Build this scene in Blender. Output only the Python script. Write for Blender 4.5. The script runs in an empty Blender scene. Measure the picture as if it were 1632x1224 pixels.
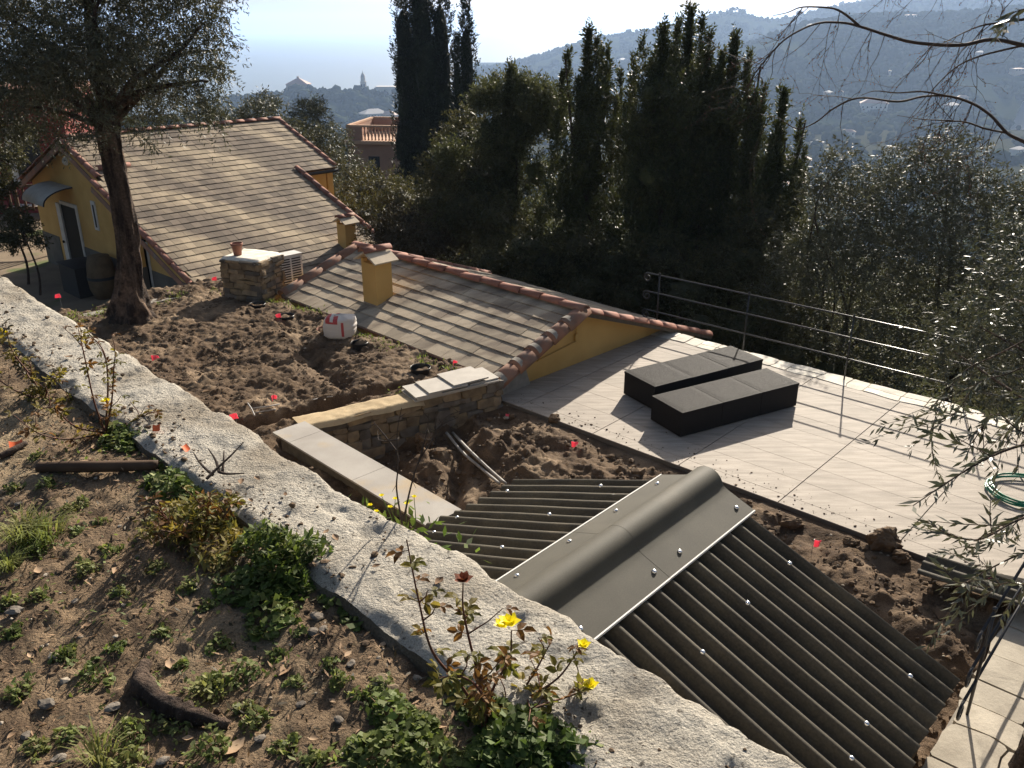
import bpy, math, random
import numpy as np
from mathutils import Vector, Matrix

# ------------------------------------------------------------------ camera, sky, sun, exposure
SC = bpy.context.scene
COL = SC.collection
R = math.radians
HAZE = 0.000135
CAM_Z = 4.6                      # eye height above the tiled terrace (z = 0)
PITCH = 22.706
FPX = 1367.0                     # focal length in pixels of the 1632 px wide photograph
cd = bpy.data.cameras.new('camera')
cam = bpy.data.objects.new('camera', cd)
COL.objects.link(cam)
cam.location = (0, 0, CAM_Z)
cam.rotation_euler = (R(90 - PITCH), 0, 0)
cd.sensor_fit = 'HORIZONTAL'
cd.sensor_width = 36.0
cd.lens = 36.0 * FPX / 1632.0
cd.clip_start = 0.05
cd.clip_end = 60000
SC.camera = cam
SUN_AZ, SUN_EL = 21.0, 26.5      # azimuth to the right of the view direction
SUN_DIR = Vector((math.sin(R(SUN_AZ)) * math.cos(R(SUN_EL)), math.cos(R(SUN_AZ)) * math.cos(R(SUN_EL)), math.sin(R(SUN_EL))))
w = bpy.data.worlds.new('World')
SC.world = w
w.use_nodes = True
wn = w.node_tree.nodes
wl = w.node_tree.links
sky = wn.new('ShaderNodeTexSky')
sky.sky_type = 'NISHITA'
sky.sun_disc = False
sky.sun_elevation = R(SUN_EL)
sky.sun_rotation = R(SUN_AZ)
sky.altitude = 120
sky.air_density = 1.0
sky.dust_density = 4.0
sky.ozone_density = 1.0
wl.new(sky.outputs[0], wn['Background'].inputs[0])
wn['Background'].inputs[1].default_value = 0.06
sd = bpy.data.lights.new('sun', 'SUN')
sd.energy = 5.0
sd.angle = R(0.53)
sd.color = (1.0, 0.91, 0.78)
sun = bpy.data.objects.new('sun', sd)
COL.objects.link(sun)
sun.rotation_euler = SUN_DIR.to_track_quat('Z', 'Y').to_euler()
sun.location = (20, 60, 40)
SC.view_settings.view_transform = 'Standard'
SC.view_settings.look = 'None'
SC.view_settings.exposure = 1.0
SC.view_settings.gamma = 1.0
SC.view_settings.use_curve_mapping = False
SC.render.engine = 'CYCLES'
SC.cycles.use_denoising = True
SC.cycles.max_bounces = 6
SC.cycles.diffuse_bounces = 3
SC.cycles.glossy_bounces = 2
SC.cycles.transmission_bounces = 3
SC.cycles.volume_bounces = 1
SC.cycles.caustics_reflective = False
SC.cycles.caustics_refractive = False

# ------------------------------------------------------------------ measuring helpers
_c, _s = math.cos(R(PITCH)), math.sin(R(PITCH))
def sight(px, py):
    u, v = (px - 816) / FPX, (612 - py) / FPX
    return Vector((u, _c + v * _s, -_s + v * _c))
def P(px, py, z):                # point of a level plane measured on the photograph
    r = sight(px, py)
    return Vector((0, 0, CAM_Z)) + r * ((z - CAM_Z) / r.z)
def AT(px, py, Y):               # point at a known distance
    r = sight(px, py)
    return Vector((0, 0, CAM_Z)) + r * (Y / r.y)
# the plots are laid out on two frames: the houses (a, b) and the terrace (s, t)
_ang = R(44.83)
AD = Vector((-math.sin(_ang), math.cos(_ang), 0))
BD = Vector((math.cos(_ang), math.sin(_ang), 0))
def W(a, b, z=0.0):
    return AD * a + BD * b + Vector((0, 0, z))
SD = (AD * -0.9988 + BD * 0.0498).normalized()
TD = (AD * 0.0498 + BD * 0.9988).normalized()
T0 = W(7.67, 7.26)
def T(s, t, z=0.0):
    return T0 + SD * s + TD * t + Vector((0, 0, z))
ZUP = Vector((0, 0, 1))
rng = np.random.default_rng(7)
rnd = random.Random(11)

# ------------------------------------------------------------------ noise
def _hash(ix, iy, seed):
    h = (ix.astype(np.int64) * 374761393 + iy.astype(np.int64) * 668265263 + seed * 974634777) & 0xFFFFFFFF
    h = ((h ^ (h >> 13)) * 1274126177) & 0xFFFFFFFF
    h = h ^ (h >> 16)
    return (h & 0xFFFFFF) / float(0xFFFFFF)
def vnoise(x, y, seed=0):
    x = np.asarray(x, float); y = np.asarray(y, float)
    ix, iy = np.floor(x), np.floor(y)
    fx, fy = x - ix, y - iy
    fx = fx * fx * (3 - 2 * fx); fy = fy * fy * (3 - 2 * fy)
    a = _hash(ix, iy, seed); b = _hash(ix + 1, iy, seed)
    c = _hash(ix, iy + 1, seed); d = _hash(ix + 1, iy + 1, seed)
    return (a * (1 - fx) + b * fx) * (1 - fy) + (c * (1 - fx) + d * fx) * fy
def fbm(x, y, seed=0, octv=4, gain=0.5):
    t = 0; amp = 1; s = 0
    for i in range(octv):
        t = t + amp * (vnoise(x * 2 ** i, y * 2 ** i, seed + i * 17) - 0.5); s += amp; amp *= gain
    return t / s * 2

# ------------------------------------------------------------------ objects
WLOC = {}
def wloc(o):
    return WLOC.get(o.name, Vector((0, 0, 0))) if o is not None else Vector((0, 0, 0))
def tag(o, label=None, cat=None, group=None, kind=None):
    if label: o['label'] = label
    if cat: o['category'] = cat
    if group: o['group'] = group
    if kind: o['kind'] = kind
    return o
def thing(name, loc, label, cat, group=None):
    o = bpy.data.objects.new(name, None)
    o.empty_display_size = 0.1
    COL.objects.link(o)
    o.location = loc
    WLOC[o.name] = Vector(loc)
    return tag(o, label, cat, group)
def mesh_np(name, v, f):
    """fast mesh: v (n,3) array, f list of index arrays (m,k)"""
    me = bpy.data.meshes.new(name)
    v = np.asarray(v, np.float32)
    me.vertices.add(len(v))
    me.vertices.foreach_set('co', v.ravel())
    fl = [np.asarray(x, np.int32) for x in f if len(x)]
    idx = np.concatenate([x.ravel() for x in fl])
    tot = np.concatenate([np.full(len(x), x.shape[1], np.int32) for x in fl])
    start = np.concatenate([[0], np.cumsum(tot)[:-1]]).astype(np.int32)
    me.loops.add(len(idx))
    me.loops.foreach_set('vertex_index', idx)
    me.polygons.add(len(tot))
    me.polygons.foreach_set('loop_start', start)
    me.update(calc_edges=True)
    me.polygons.foreach_set('use_smooth', np.zeros(len(tot), bool))
    return me
def smooth(me, on=True):
    me.polygons.foreach_set('use_smooth', np.full(len(me.polygons), on, bool))
def link(name, me, mat, parent=None, loc=None):
    o = bpy.data.objects.new(name, me)
    COL.objects.link(o)
    if mat is not None and not me.materials:
        for m in (mat if isinstance(mat, (list, tuple)) else [mat]):
            me.materials.append(m)
    if parent is not None:
        o.parent = parent
    WLOC[o.name] = wloc(parent) if loc is None else Vector(loc)
    return o
class MB:
    def __init__(self):
        self.v = []; self.q = []; self.t = []; self.n = 0
    def add(self, v, q=(), t=()):
        v = np.asarray(v, float).reshape(-1, 3)
        if len(q): self.q.append(np.asarray(q, int).reshape(-1, 4) + self.n)
        if len(t): self.t.append(np.asarray(t, int).reshape(-1, 3) + self.n)
        self.v.append(v); self.n += len(v)
        return self
    def box(self, o, ax, ay, az):
        o, ax, ay, az = map(lambda k: np.array(k, float), (o, ax, ay, az))
        v = [o, o + ax, o + ax + ay, o + ay, o + az, o + ax + az, o + ax + ay + az, o + ay + az]
        return self.add(v, [(0, 3, 2, 1), (4, 5, 6, 7), (0, 1, 5, 4), (1, 2, 6, 5), (2, 3, 7, 6), (3, 0, 4, 7)])
    def cbox(self, c, ux, uy, uz, sx, sy, sz):
        c, ux, uy, uz = Vector(c), Vector(ux), Vector(uy), Vector(uz)
        return self.box(c - ux * sx / 2 - uy * sy / 2 - uz * sz / 2, ux * sx, uy * sy, uz * sz)
    def tube(self, pts, rad, n=8, cap=True):
        pts = np.array([tuple(p) for p in pts], float)
        m = len(pts)
        rad = np.full(m, rad, float) if np.isscalar(rad) else np.asarray(rad, float)
        tan = np.gradient(pts, axis=0)
        tan /= np.linalg.norm(tan, axis=1)[:, None] + 1e-12
        up = np.array([0, 0, 1.0]) if abs(tan[0][2]) < 0.9 else np.array([1.0, 0, 0])
        u = np.cross(tan[0], up); u /= np.linalg.norm(u)
        vs = []
        an = np.arange(n) * 2 * math.pi / n
        for i in range(m):
            u = u - tan[i] * np.dot(u, tan[i]); u /= np.linalg.norm(u) + 1e-12
            w_ = np.cross(tan[i], u)
            vs.append(pts[i] + rad[i] * (np.cos(an)[:, None] * u + np.sin(an)[:, None] * w_))
        v = np.concatenate(vs)
        q = []
        for i in range(m - 1):
            for j in range(n):
                k = (j + 1) % n
                q.append((i * n + j, i * n + k, (i + 1) * n + k, (i + 1) * n + j))
        t = []
        if cap:
            v = np.concatenate([v, pts[:1], pts[-1:]])
            a, b = m * n, m * n + 1
            for j in range(n):
                k = (j + 1) % n
                t.append((a, k, j)); t.append((b, (m - 1) * n + j, (m - 1) * n + k))
        return self.add(v, q, t)
    def lathe(self, prof, n=20, o=(0, 0, 0)):
        an = np.arange(n) * 2 * math.pi / n
        v = np.array([[r * math.cos(x) + o[0], r * math.sin(x) + o[1], z + o[2]] for r, z in prof for x in an])
        q = [(i * n + j, i * n + (j + 1) % n, (i + 1) * n + (j + 1) % n, (i + 1) * n + j) for i in range(len(prof) - 1) for j in range(n)]
        return self.add(v, q)
    def grid(self, g):
        g = np.asarray(g, float); h, w_ = g.shape[:2]
        i = np.arange(h * w_).reshape(h, w_)
        q = np.stack([i[:-1, :-1], i[:-1, 1:], i[1:, 1:], i[1:, :-1]], -1).reshape(-1, 4)
        return self.add(g.reshape(-1, 3), q)
    def mesh(self, name, off=(0, 0, 0), sm=False):
        v = np.concatenate(self.v) - np.array(off, float)
        f = []
        if self.q: f.append(np.concatenate(self.q))
        if self.t: f.append(np.concatenate(self.t))
        me = mesh_np(name, v, f)
        if sm: smooth(me)
        return me
    def build(self, name, mat, parent=None, sm=False):
        return link(name, self.mesh(name, wloc(parent), sm), mat, parent)
def inst(name, me, parent, M):
    """object sharing mesh data, placed by a world matrix"""
    o = bpy.data.objects.new(name, me)
    COL.objects.link(o)
    if parent is not None: o.parent = parent
    o.matrix_local = Matrix.Translation(-wloc(parent)) @ M
    WLOC[o.name] = wloc(parent)
    return o
def frame(o, x, y, z, sx=1, sy=1, sz=1):
    x, y, z, o = Vector(x) * sx, Vector(y) * sy, Vector(z) * sz, Vector(o)
    return Matrix(((x.x, y.x, z.x, o.x), (x.y, y.y, z.y, o.y), (x.z, y.z, z.z, o.z), (0, 0, 0, 1)))
def curve3(pts, n=8):
    """Catmull-Rom through points"""
    p = [Vector(q) for q in pts]
    p = [p[0] * 2 - p[1]] + p + [p[-1] * 2 - p[-2]]
    out = []
    for i in range(1, len(p) - 2):
        for k in range(n):
            t = k / n
            a, b, c, d = p[i - 1], p[i], p[i + 1], p[i + 2]
            out.append(0.5 * (2 * b + (c - a) * t + (2 * a - 5 * b + 4 * c - d) * t * t + (3 * b - a - 3 * c + d) * t ** 3))
    out.append(p[-2])
    return out

# ------------------------------------------------------------------ materials
def nd(nt, typ, **k):
    n = nt.nodes.new(typ)
    for a, b in k.items(): setattr(n, a, b)
    return n
def mat(name, c1, c2=None, scale=4.0, lo=0.35, hi=0.65, detail=5, rough=0.85, spec=0.25, bump=0.0, bscale=40.0, bdist=0.01, fine=0.0, fscale=120.0,
        rndv=0.0, c3=None, s3=1.0, l3=0.5, h3=0.7, metal=0.0, stretch=None, trans=0.0, coords='pos', voro=False, rough2=None):
    m = bpy.data.materials.new(name)
    m.use_nodes = True
    nt = m.node_tree
    bs = nt.nodes['Principled BSDF']
    L = nt.links.new
    bs.inputs['Roughness'].default_value = rough
    bs.inputs['Specular IOR Level'].default_value = spec
    bs.inputs['Metallic'].default_value = metal
    if coords == 'pos':
        src = nd(nt, 'ShaderNodeNewGeometry').outputs['Position']
    else:
        src = nd(nt, 'ShaderNodeTexCoord').outputs['Object']
    def noise(sc, det=5, st=None, ro=0.55):
        mp = nd(nt, 'ShaderNodeMapping')
        L(src, mp.inputs[0])
        if st: mp.inputs['Rotation'].default_value = (0, 0, st[3]); mp.inputs['Scale'].default_value = st[:3]
        n = nd(nt, 'ShaderNodeTexNoise')
        n.inputs['Scale'].default_value = sc; n.inputs['Detail'].default_value = det; n.inputs['Roughness'].default_value = ro
        L(mp.outputs[0], n.inputs[0])
        return n.outputs[0]
    def rmap(x, a, b, c=0.0, d=1.0):
        n = nd(nt, 'ShaderNodeMapRange'); n.inputs[1].default_value = a; n.inputs[2].default_value = b
        n.inputs[3].default_value = c; n.inputs[4].default_value = d
        L(x, n.inputs[0]); return n.outputs[0]
    def mix(f, a, b, bt='MIX'):
        n = nd(nt, 'ShaderNodeMix', data_type='RGBA', blend_type=bt)
        if isinstance(f, (int, float)): n.inputs[0].default_value = f
        else: L(f, n.inputs[0])
        for i, q in ((6, a), (7, b)):
            if isinstance(q, tuple): n.inputs[i].default_value = (*q, 1)
            else: L(q, n.inputs[i])
        return n.outputs[2]
    col = c1
    f1 = None
    if c2 is not None:
        f1 = rmap(noise(scale, detail, stretch), lo, hi)
        col = mix(f1, c1, c2)
    if c3 is not None:
        col = mix(rmap(noise(s3, 4), l3, h3), col, c3)
    if fine:
        g = rmap(noise(fscale, 3), 0.3, 0.7, 1 - fine, 1 + fine)
        cc = nd(nt, 'ShaderNodeCombineColor'); [L(g, cc.inputs[i]) for i in range(3)]
        col = mix(1.0, col, cc.outputs[0], 'MULTIPLY')
    if rndv:
        oi = nd(nt, 'ShaderNodeObjectInfo')
        gi = nd(nt, 'ShaderNodeNewGeometry')
        sm_ = nd(nt, 'ShaderNodeMath', operation='ADD'); L(oi.outputs['Random'], sm_.inputs[0]); L(gi.outputs['Random Per Island'], sm_.inputs[1])
        fr = nd(nt, 'ShaderNodeMath', operation='FRACT'); L(sm_.outputs[0], fr.inputs[0])
        g = rmap(fr.outputs[0], 0, 1, 1 - rndv, 1 + rndv)
        cc = nd(nt, 'ShaderNodeCombineColor'); [L(g, cc.inputs[i]) for i in range(3)]
        col = mix(1.0, col, cc.outputs[0], 'MULTIPLY')
    if isinstance(col, tuple): bs.inputs['Base Color'].default_value = (*col, 1)
    else: L(col, bs.inputs['Base Color'])
    if rough2 is not None and f1 is not None:
        L(rmap(f1, 0, 1, rough, rough2), bs.inputs['Roughness'])
    if bump:
        b = nd(nt, 'ShaderNodeBump'); b.inputs['Strength'].default_value = bump; b.inputs['Distance'].default_value = bdist
        if voro:
            vn = nd(nt, 'ShaderNodeTexVoronoi'); vn.inputs['Scale'].default_value = bscale
            L(src, vn.inputs['Vector']); h = vn.outputs['Distance']
        else:
            h = noise(bscale, 6, None, 0.65)
        L(h, b.inputs['Height']); L(b.outputs[0], bs.inputs['Normal'])
    if trans:
        tr = nd(nt, 'ShaderNodeBsdfTranslucent')
        mx = nd(nt, 'ShaderNodeMixShader'); mx.inputs[0].default_value = trans
        if isinstance(col, tuple): tr.inputs[0].default_value = (*[min(1, k * 1.6) for k in col], 1)
        else:
            L(mix(1.0, col, (1.7, 1.7, 1.2), 'MULTIPLY'), tr.inputs[0])
        L(bs.outputs[0], mx.inputs[1]); L(tr.outputs[0], mx.inputs[2])
        L(mx.outputs[0], nt.nodes['Material Output'].inputs[0])
    return m
MT = {}
MT['concrete'] = mat('concrete', (.46, .425, .36), (.29, .25, .195), 2.4, .44, .66, rough=.95, bump=1.0, bscale=85, bdist=.02, fine=.3, fscale=230, c3=(.125, .11, .09), s3=60, l3=.59, h3=.68)
MT['concrete_shade_dirt'] = mat('concrete_shade_dirt', (.17, .14, .10), (.10, .08, .055), 6, rough=.95, bump=.9, bscale=60, bdist=.02, fine=.3)  # inner face: its shade put into a darker colour, along with dirt stain
MT['soil_top'] = mat('soil_top', (.265, .185, .112), (.12, .080, .048), 9, .38, .62, rough=.95, bump=1.0, bscale=95, bdist=.022, fine=.3, fscale=160, c3=(.33, .25, .155), s3=2.2, l3=.5, h3=.68)
MT['soil_bed'] = mat('soil_bed', (.145, .096, .057), (.078, .050, .030), 6, .35, .65, rough=.95, bump=.8, bscale=60, bdist=.02, fine=.4, fscale=130, c3=(.25, .18, .115), s3=1.6, l3=.52, h3=.68)
MT['soil_clod'] = mat('soil_clod', (.165, .112, .068), (.08, .053, .033), 9, .35, .65, rough=.95, bump=.5, bscale=120, bdist=.01)
MT['pebble'] = mat('pebble', (.40, .345, .27), (.17, .13, .09), 40, .35, .65, rough=.85)
MT['courtyard'] = mat('courtyard', (.23, .175, .115), (.16, .12, .08), 1.2, rough=.95, bump=.4, bscale=30, fine=.2, c3=(.10, .12, .04), s3=.5, l3=.58, h3=.66)
MT['hillside'] = mat('hillside', (.030, .036, .016), (.055, .048, .024), .6, rough=1.0, spec=0.0, bump=.6, bscale=8, bdist=.2)
MT['tile_floor'] = mat('tile_floor', (.385, .335, .28), (.265, .23, .19), 2.2, .36, .66, rough=.72, spec=.15, stretch=(1.0, 7.0, 1, R(46)), fine=.06, fscale=60, c3=(.27, .235, .195), s3=2.6, l3=.52, h3=.8, rndv=.08)
MT['grout'] = mat('grout', (.13, .115, .1))
MT['flagstone'] = mat('flagstone', (.70, .65, .56), (.50, .46, .38), 5, rough=.8, bump=.4, bscale=30, rndv=.18, fine=.1)
MT['flag_dark'] = mat('flag_dark', (.44, .39, .31), (.32, .28, .22), 4, rough=.85, bump=.4, bscale=30, rndv=.12, fine=.1)
MT['slab'] = mat('slab', (.36, .335, .30), (.29, .265, .235), 2.5, rough=.7, fine=.08, c3=(.40, .29, .15), s3=1.7, l3=.55, h3=.75, rndv=.05)
MT['slab_white'] = mat('slab_white', (.44, .405, .355), (.37, .34, .295), 5, rough=.7, fine=.06, rndv=.05)
MT['sand_mortar'] = mat('sand_mortar', (.46, .36, .22), (.36, .27, .16), 8, rough=.95, bump=.5, bscale=50)
MT['stone_a'] = mat('stone_a', (.27, .205, .13), (.17, .125, .08), 9, rough=.9, bump=.5, bscale=45, rndv=.28, c3=(.33, .24, .13), s3=4)
MT['stone_b'] = mat('stone_b', (.19, .165, .135), (.12, .10, .08), 9, rough=.9, bump=.5, bscale=45, rndv=.3)
MT['mortar'] = mat('mortar', (.115, .095, .07), (.08, .064, .046), 12, rough=.95, bump=.5, bscale=60)
MT['yellow'] = mat('yellow', (.60, .375, .13), (.52, .32, .105), 1.3, rough=.9, bump=.15, bscale=60, fine=.05, c3=(.45, .27, .08), s3=.7, l3=.55, h3=.75)
MT['plinth'] = mat('plinth', (.155, .14, .12), (.11, .10, .085), 2, rough=.9, bump=.3, bscale=50)
MT['roof_tile'] = mat('roof_tile', (.39, .32, .23), (.21, .165, .12), 1.3, .4, .6, rough=.85, bump=.35, bscale=50, bdist=.006, rndv=.22, fine=.12, fscale=70, stretch=(1, 3.2, 1, R(-45)))
MT['roof_tile_big'] = mat('roof_tile_big', (.36, .285, .19), (.145, .112, .083), .62, .37, .58, rough=.85, bump=.35, bscale=40, bdist=.006, rndv=.27, fine=.12, fscale=40, stretch=(.55, 1.9, 1, R(47)))
MT['terracotta'] = mat('terracotta', (.31, .145, .10), (.22, .10, .072), 5, rough=.8, rndv=.16, bump=.2, bscale=60, c3=(.26, .20, .15), s3=3, l3=.6, h3=.75)
MT['verge_old'] = mat('verge_old', (.30, .155, .10), (.19, .12, .09), 5, rough=.85, rndv=.15, bump=.3, bscale=50, c3=(.2, .17, .14), s3=4, l3=.55, h3=.7)
MT['mortar_light'] = mat('mortar_light', (.30, .27, .23), (.22, .2, .17), 12, rough=.95, bump=.5, bscale=60)
MT['slab_beige'] = mat('slab_beige', (.56, .47, .35), (.48, .40, .29), 4, rough=.85)
MT['corrugated'] = mat('corrugated', (.095, .083, .060), (.062, .054, .041), 2.6, rough=.75, spec=.18, fine=.2, fscale=60, bump=.2, bscale=160, bdist=.005, c3=(.13, .108, .075), s3=1.8, l3=.55, h3=.75, rndv=.12)
MT['ridge_cap'] = mat('ridge_cap', (.078, .072, .054), (.062, .057, .043), 3.5, rough=.7, spec=.25, rndv=.06, c3=(.11, .098, .073), s3=2.2, l3=.55, h3=.75, fine=.14, fscale=120, bump=.1, bscale=260, bdist=.003)
MT['white_edge'] = mat('white_edge', (.72, .70, .66))
MT['screw'] = mat('screw', (.75, .75, .76), metal=.9, rough=.25, spec=.5)
MT['iron'] = mat('iron', (.022, .022, .024), rough=.35, spec=.45)
MT['galv'] = mat('galv', (.32, .32, .32), metal=.7, rough=.35)
MT['plastic_black'] = mat('plastic_black', (.012, .012, .013), rough=.35, spec=.4)
MT['pipe_grey'] = mat('pipe_grey', (.40, .38, .35), (.25, .22, .19), 8, rough=.6)
MT['flag_red'] = mat('flag_red', (.88, .15, .20), rough=.5, trans=.45)
MT['tape_orange'] = mat('tape_orange', (.85, .16, .05), rough=.5)
MT['white_paint'] = mat('white_paint', (.62, .60, .56), (.52, .5, .46), 6, rough=.6)
MT['grey_dark'] = mat('grey_dark', (.03, .03, .03), rough=.6)
MT['black'] = mat('black', (.01, .01, .011), rough=.6)
MT['door_dark'] = mat('door_dark', (.006, .009, .008), rough=.6, spec=.1)  # near-black: carries the dark of an open doorway in its colour
MT['barrel_tan'] = mat('barrel_tan', (.13, .09, .05), (.09, .062, .035), 5, rough=.8)
MT['hose'] = mat('hose', (.01, .19, .10), rough=.3, spec=.5)
MT['wood_dark'] = mat('wood_dark', (.10, .06, .035), (.06, .035, .02), 10, rough=.8)
MT['brick_red'] = mat('brick_red', (.25, .05, .045), (.19, .04, .035), 3, rough=.85)
MT['salmon'] = mat('salmon', (.38, .23, .165), (.33, .20, .145), 1, rough=.9)
MT['salmon_light'] = mat('salmon_light', (.48, .31, .21), rough=.85)
MT['bark_olive'] = mat('bark_olive', (.115, .080, .058), (.035, .024, .019), 11, .40, .60, rough=.95, bump=1.0, bscale=26, bdist=.07, stretch=(1, 1, .16, 0), fine=.4, fscale=30, c3=(.20, .135, .095), s3=3.0, l3=.56, h3=.68)
MT['bark'] = mat('bark', (.07, .05, .038), (.035, .025, .02), 12, rough=.95, bump=.6, bscale=40)
MT['twig'] = mat('twig', (.055, .038, .03), (.035, .025, .02), 20, rough=.8)
MT['twig_red'] = mat('twig_red', (.15, .055, .035), (.08, .045, .025), 20, rough=.7)
def leafmat(name, c1, c2, trans=.2, rough=.42, spec=.5):
    return mat(name, c1, c2, 3.0, .35, .65, rough=rough, spec=spec, trans=trans, fine=.2, fscale=14, rndv=.42)
MT['leaf_olive'] = leafmat('leaf_olive', (.060, .063, .038), (.098, .098, .066), .12, .55, .26)
MT['leaf_olive_near'] = leafmat('leaf_olive_near', (.04, .046, .026), (.085, .088, .056), .12, .42, .45)
MT['leaf_bay'] = leafmat('leaf_bay', (.036, .044, .017), (.064, .068, .026), .2, .5, .25)
MT['leaf_bay_light'] = leafmat('leaf_bay_light', (.054, .060, .028), (.084, .088, .042), .22, .6, .18)
MT['leaf_cypress'] = leafmat('leaf_cypress', (.016, .021, .010), (.027, .032, .015), .08, .6, .2)
MT['leaf_bush'] = leafmat('leaf_bush', (.046, .048, .022), (.074, .067, .033), .2, .6, .16)
MT['leaf_dry'] = leafmat('leaf_dry', (.065, .048, .026), (.04, .034, .018), .1, .6, .2)
MT['leaf_clover'] = leafmat('leaf_clover', (.062, .098, .023), (.12, .15, .038), .35, .6, .2)
MT['leaf_weed'] = leafmat('leaf_weed', (.085, .12, .03), (.15, .17, .05), .35, .6, .2)
MT['leaf_grass'] = leafmat('leaf_grass', (.13, .16, .045), (.20, .19, .075), .32, .6, .2)
MT['leaf_rose'] = leafmat('leaf_rose', (.10, .105, .026), (.20, .145, .035), .35, .6, .2)
MT['leaf_rust'] = leafmat('leaf_rust', (.17, .085, .025), (.11, .055, .025), .3, .6, .2)
MT['petal_yellow'] = mat('petal_yellow', (.90, .72, .02), rough=.5, trans=.35)
MT['petal_dry'] = mat('petal_dry', (.22, .06, .03), (.12, .04, .02), 60, rough=.8, trans=.2)
MT['litter'] = mat('litter', (.30, .20, .12), (.17, .10, .055), 12, rough=.8, trans=.1)
MT['leaf_fallen'] = mat('leaf_fallen', (.42, .30, .19), (.30, .19, .11), 20, rough=.75, trans=.1, rndv=.25)
# ------------------------------------------------------------------ rocks, shared
def ico(sub=1, seed=0, jit=.22):
    import bmesh
    bm = bmesh.new()
    bmesh.ops.create_icosphere(bm, subdivisions=sub, radius=1)
    v = np.array([q.co[:] for q in bm.verts]); f = np.array([[k.index for k in q.verts] for q in bm.faces])
    bm.free()
    g = np.random.default_rng(seed)
    v *= (1 + g.uniform(-jit, jit, len(v)))[:, None]
    return v, f
ROCKS = [ico(1, k, .28) for k in range(6)]
ROCKS2 = [ico(2, 20 + k, .13) for k in range(5)]
def rot_rand(n, g):
    q = g.normal(size=(n, 4)); q /= np.linalg.norm(q, axis=1)[:, None]
    a, b, c, d = q.T
    return np.stack([np.stack([1 - 2 * (c * c + d * d), 2 * (b * c - a * d), 2 * (b * d + a * c)], -1),
                     np.stack([2 * (b * c + a * d), 1 - 2 * (b * b + d * d), 2 * (c * d - a * b)], -1),
                     np.stack([2 * (b * d - a * c), 2 * (c * d + a * b), 1 - 2 * (b * b + c * c)], -1)], 1)
def scatter_rocks(mb, pos, size, g, flat=.7, lib=ROCKS):
    pos = np.asarray(pos); n = len(pos)
    rm = rot_rand(n, g)
    for k, (v, f) in enumerate(lib):
        ii = np.arange(k, n, len(lib))
        if not len(ii): continue
        sc = np.stack([size[ii] * g.uniform(.7, 1.3, len(ii)), size[ii] * g.uniform(.7, 1.3, len(ii)), size[ii] * g.uniform(.7, 1.2, len(ii))], -1)
        vv = np.einsum('nij,vj->nvi', rm[ii], v) * sc[:, None, :]
        vv[:, :, 2] *= flat
        vv += pos[ii][:, None, :]
        ff = (f[None] + (np.arange(len(ii)) * len(v))[:, None, None]).reshape(-1, 3)
        mb.add(vv.reshape(-1, 3), (), ff)

# ------------------------------------------------------------------ the setting
def ab(p):
    return p.dot(AD), p.dot(BD)
def st(p):
    q = p - T0; return q.dot(SD), q.dot(TD)

# wide hillside, one sheet down to the valley
def hillz(x, y):
    a = -.705 * x + .709 * y; b = .709 * x + .705 * y
    t = np.maximum(b - 12.6, 0)
    z = -2.36 - .30 * np.minimum(t, 60) - .22 * np.clip(t - 60, 0, 330)
    left = np.clip((a - 12) / 10, 0, 1) * np.clip((26 - b) / 8, 0, 1)
    z = z * (1 - left) + left * np.where(b < 17, -2.36, -2.36 - (b - 17) * .2)
    z = z + np.clip(t / 20, 0, 1) * fbm(x / 9, y / 9, 3) * .8
    return np.maximum(z, -119)
yy = np.concatenate([np.arange(-30, 60, 1.5), np.geomspace(60, 900, 60)])
xx = np.concatenate([-np.geomspace(60, 700, 30)[::-1], np.arange(-58, 60, 1.5), np.geomspace(60, 700, 30)])
X, Y = np.meshgrid(xx, yy)
ok = (Y > 12) | (np.abs(X) > 12)
Z = hillz(X, Y)
Z[(Y < 10) & (X > -9) & (X < 14)] -= 1.5
hb = MB().grid(np.stack([X, Y, Z], -1))
tag(hb.build('hillside', MT['hillside'], None, True), kind='structure')

# courtyard in front of the yellow house
g = np.stack(np.meshgrid(np.linspace(14.0, 44, 120), np.linspace(-4, 17, 90), indexing='ij'), -1)
cz = -2.3 + fbm(g[..., 0] / 1.5, g[..., 1] / 1.5, 5) * .03
cv = g[..., :1] * np.array(AD) + g[..., 1:] * np.array(BD); cv[..., 2] = cz
tag(MB().grid(cv).build('courtyard', MT['courtyard'], None, True), kind='structure')

# upper ground the photographer stands on
GA = np.concatenate([np.linspace(-4.0, -1.6, 60), np.linspace(-1.58, 5.4, 470), np.linspace(5.45, 9.5, 60)]); GB = np.concatenate([np.linspace(-2.5, -1.1, 24), np.linspace(-1.08, 1.15, 170)])
ga, gb = np.meshgrid(GA, GB, indexing='ij')
def upz(a, b):
    z = 2.985 + fbm(a * 1.1, b * 1.1, 9, 3) * .035 + fbm(a * 5, b * 5, 21, 4) * .028 + np.abs(fbm(a * 14, b * 14, 33, 3)) * .022
    z += np.maximum(0, .55 - np.abs(b - .55)) * .04
    z += np.clip((b - .55) / .5, 0, 1) * .05 + np.abs(fbm(a * 34, b * 34, 37, 3, .7)) * .012
    return z
def upz1(p):
    a, b = ab(p); return float(upz(np.array(a), np.array(b)))
gv = ga[..., None] * np.array(AD) + gb[..., None] * np.array(BD); gv[..., 2] = upz(ga, gb)
ground = tag(MB().grid(gv).build('ground', MT['soil_top'], None, True), kind='structure')
def GP(px, py, dz=0.0):          # point of the upper ground measured on the photograph
    p = P(px, py, 2.98)
    for _ in range(3):
        p = P(px, py, upz1(p) + dz)
    return p

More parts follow.
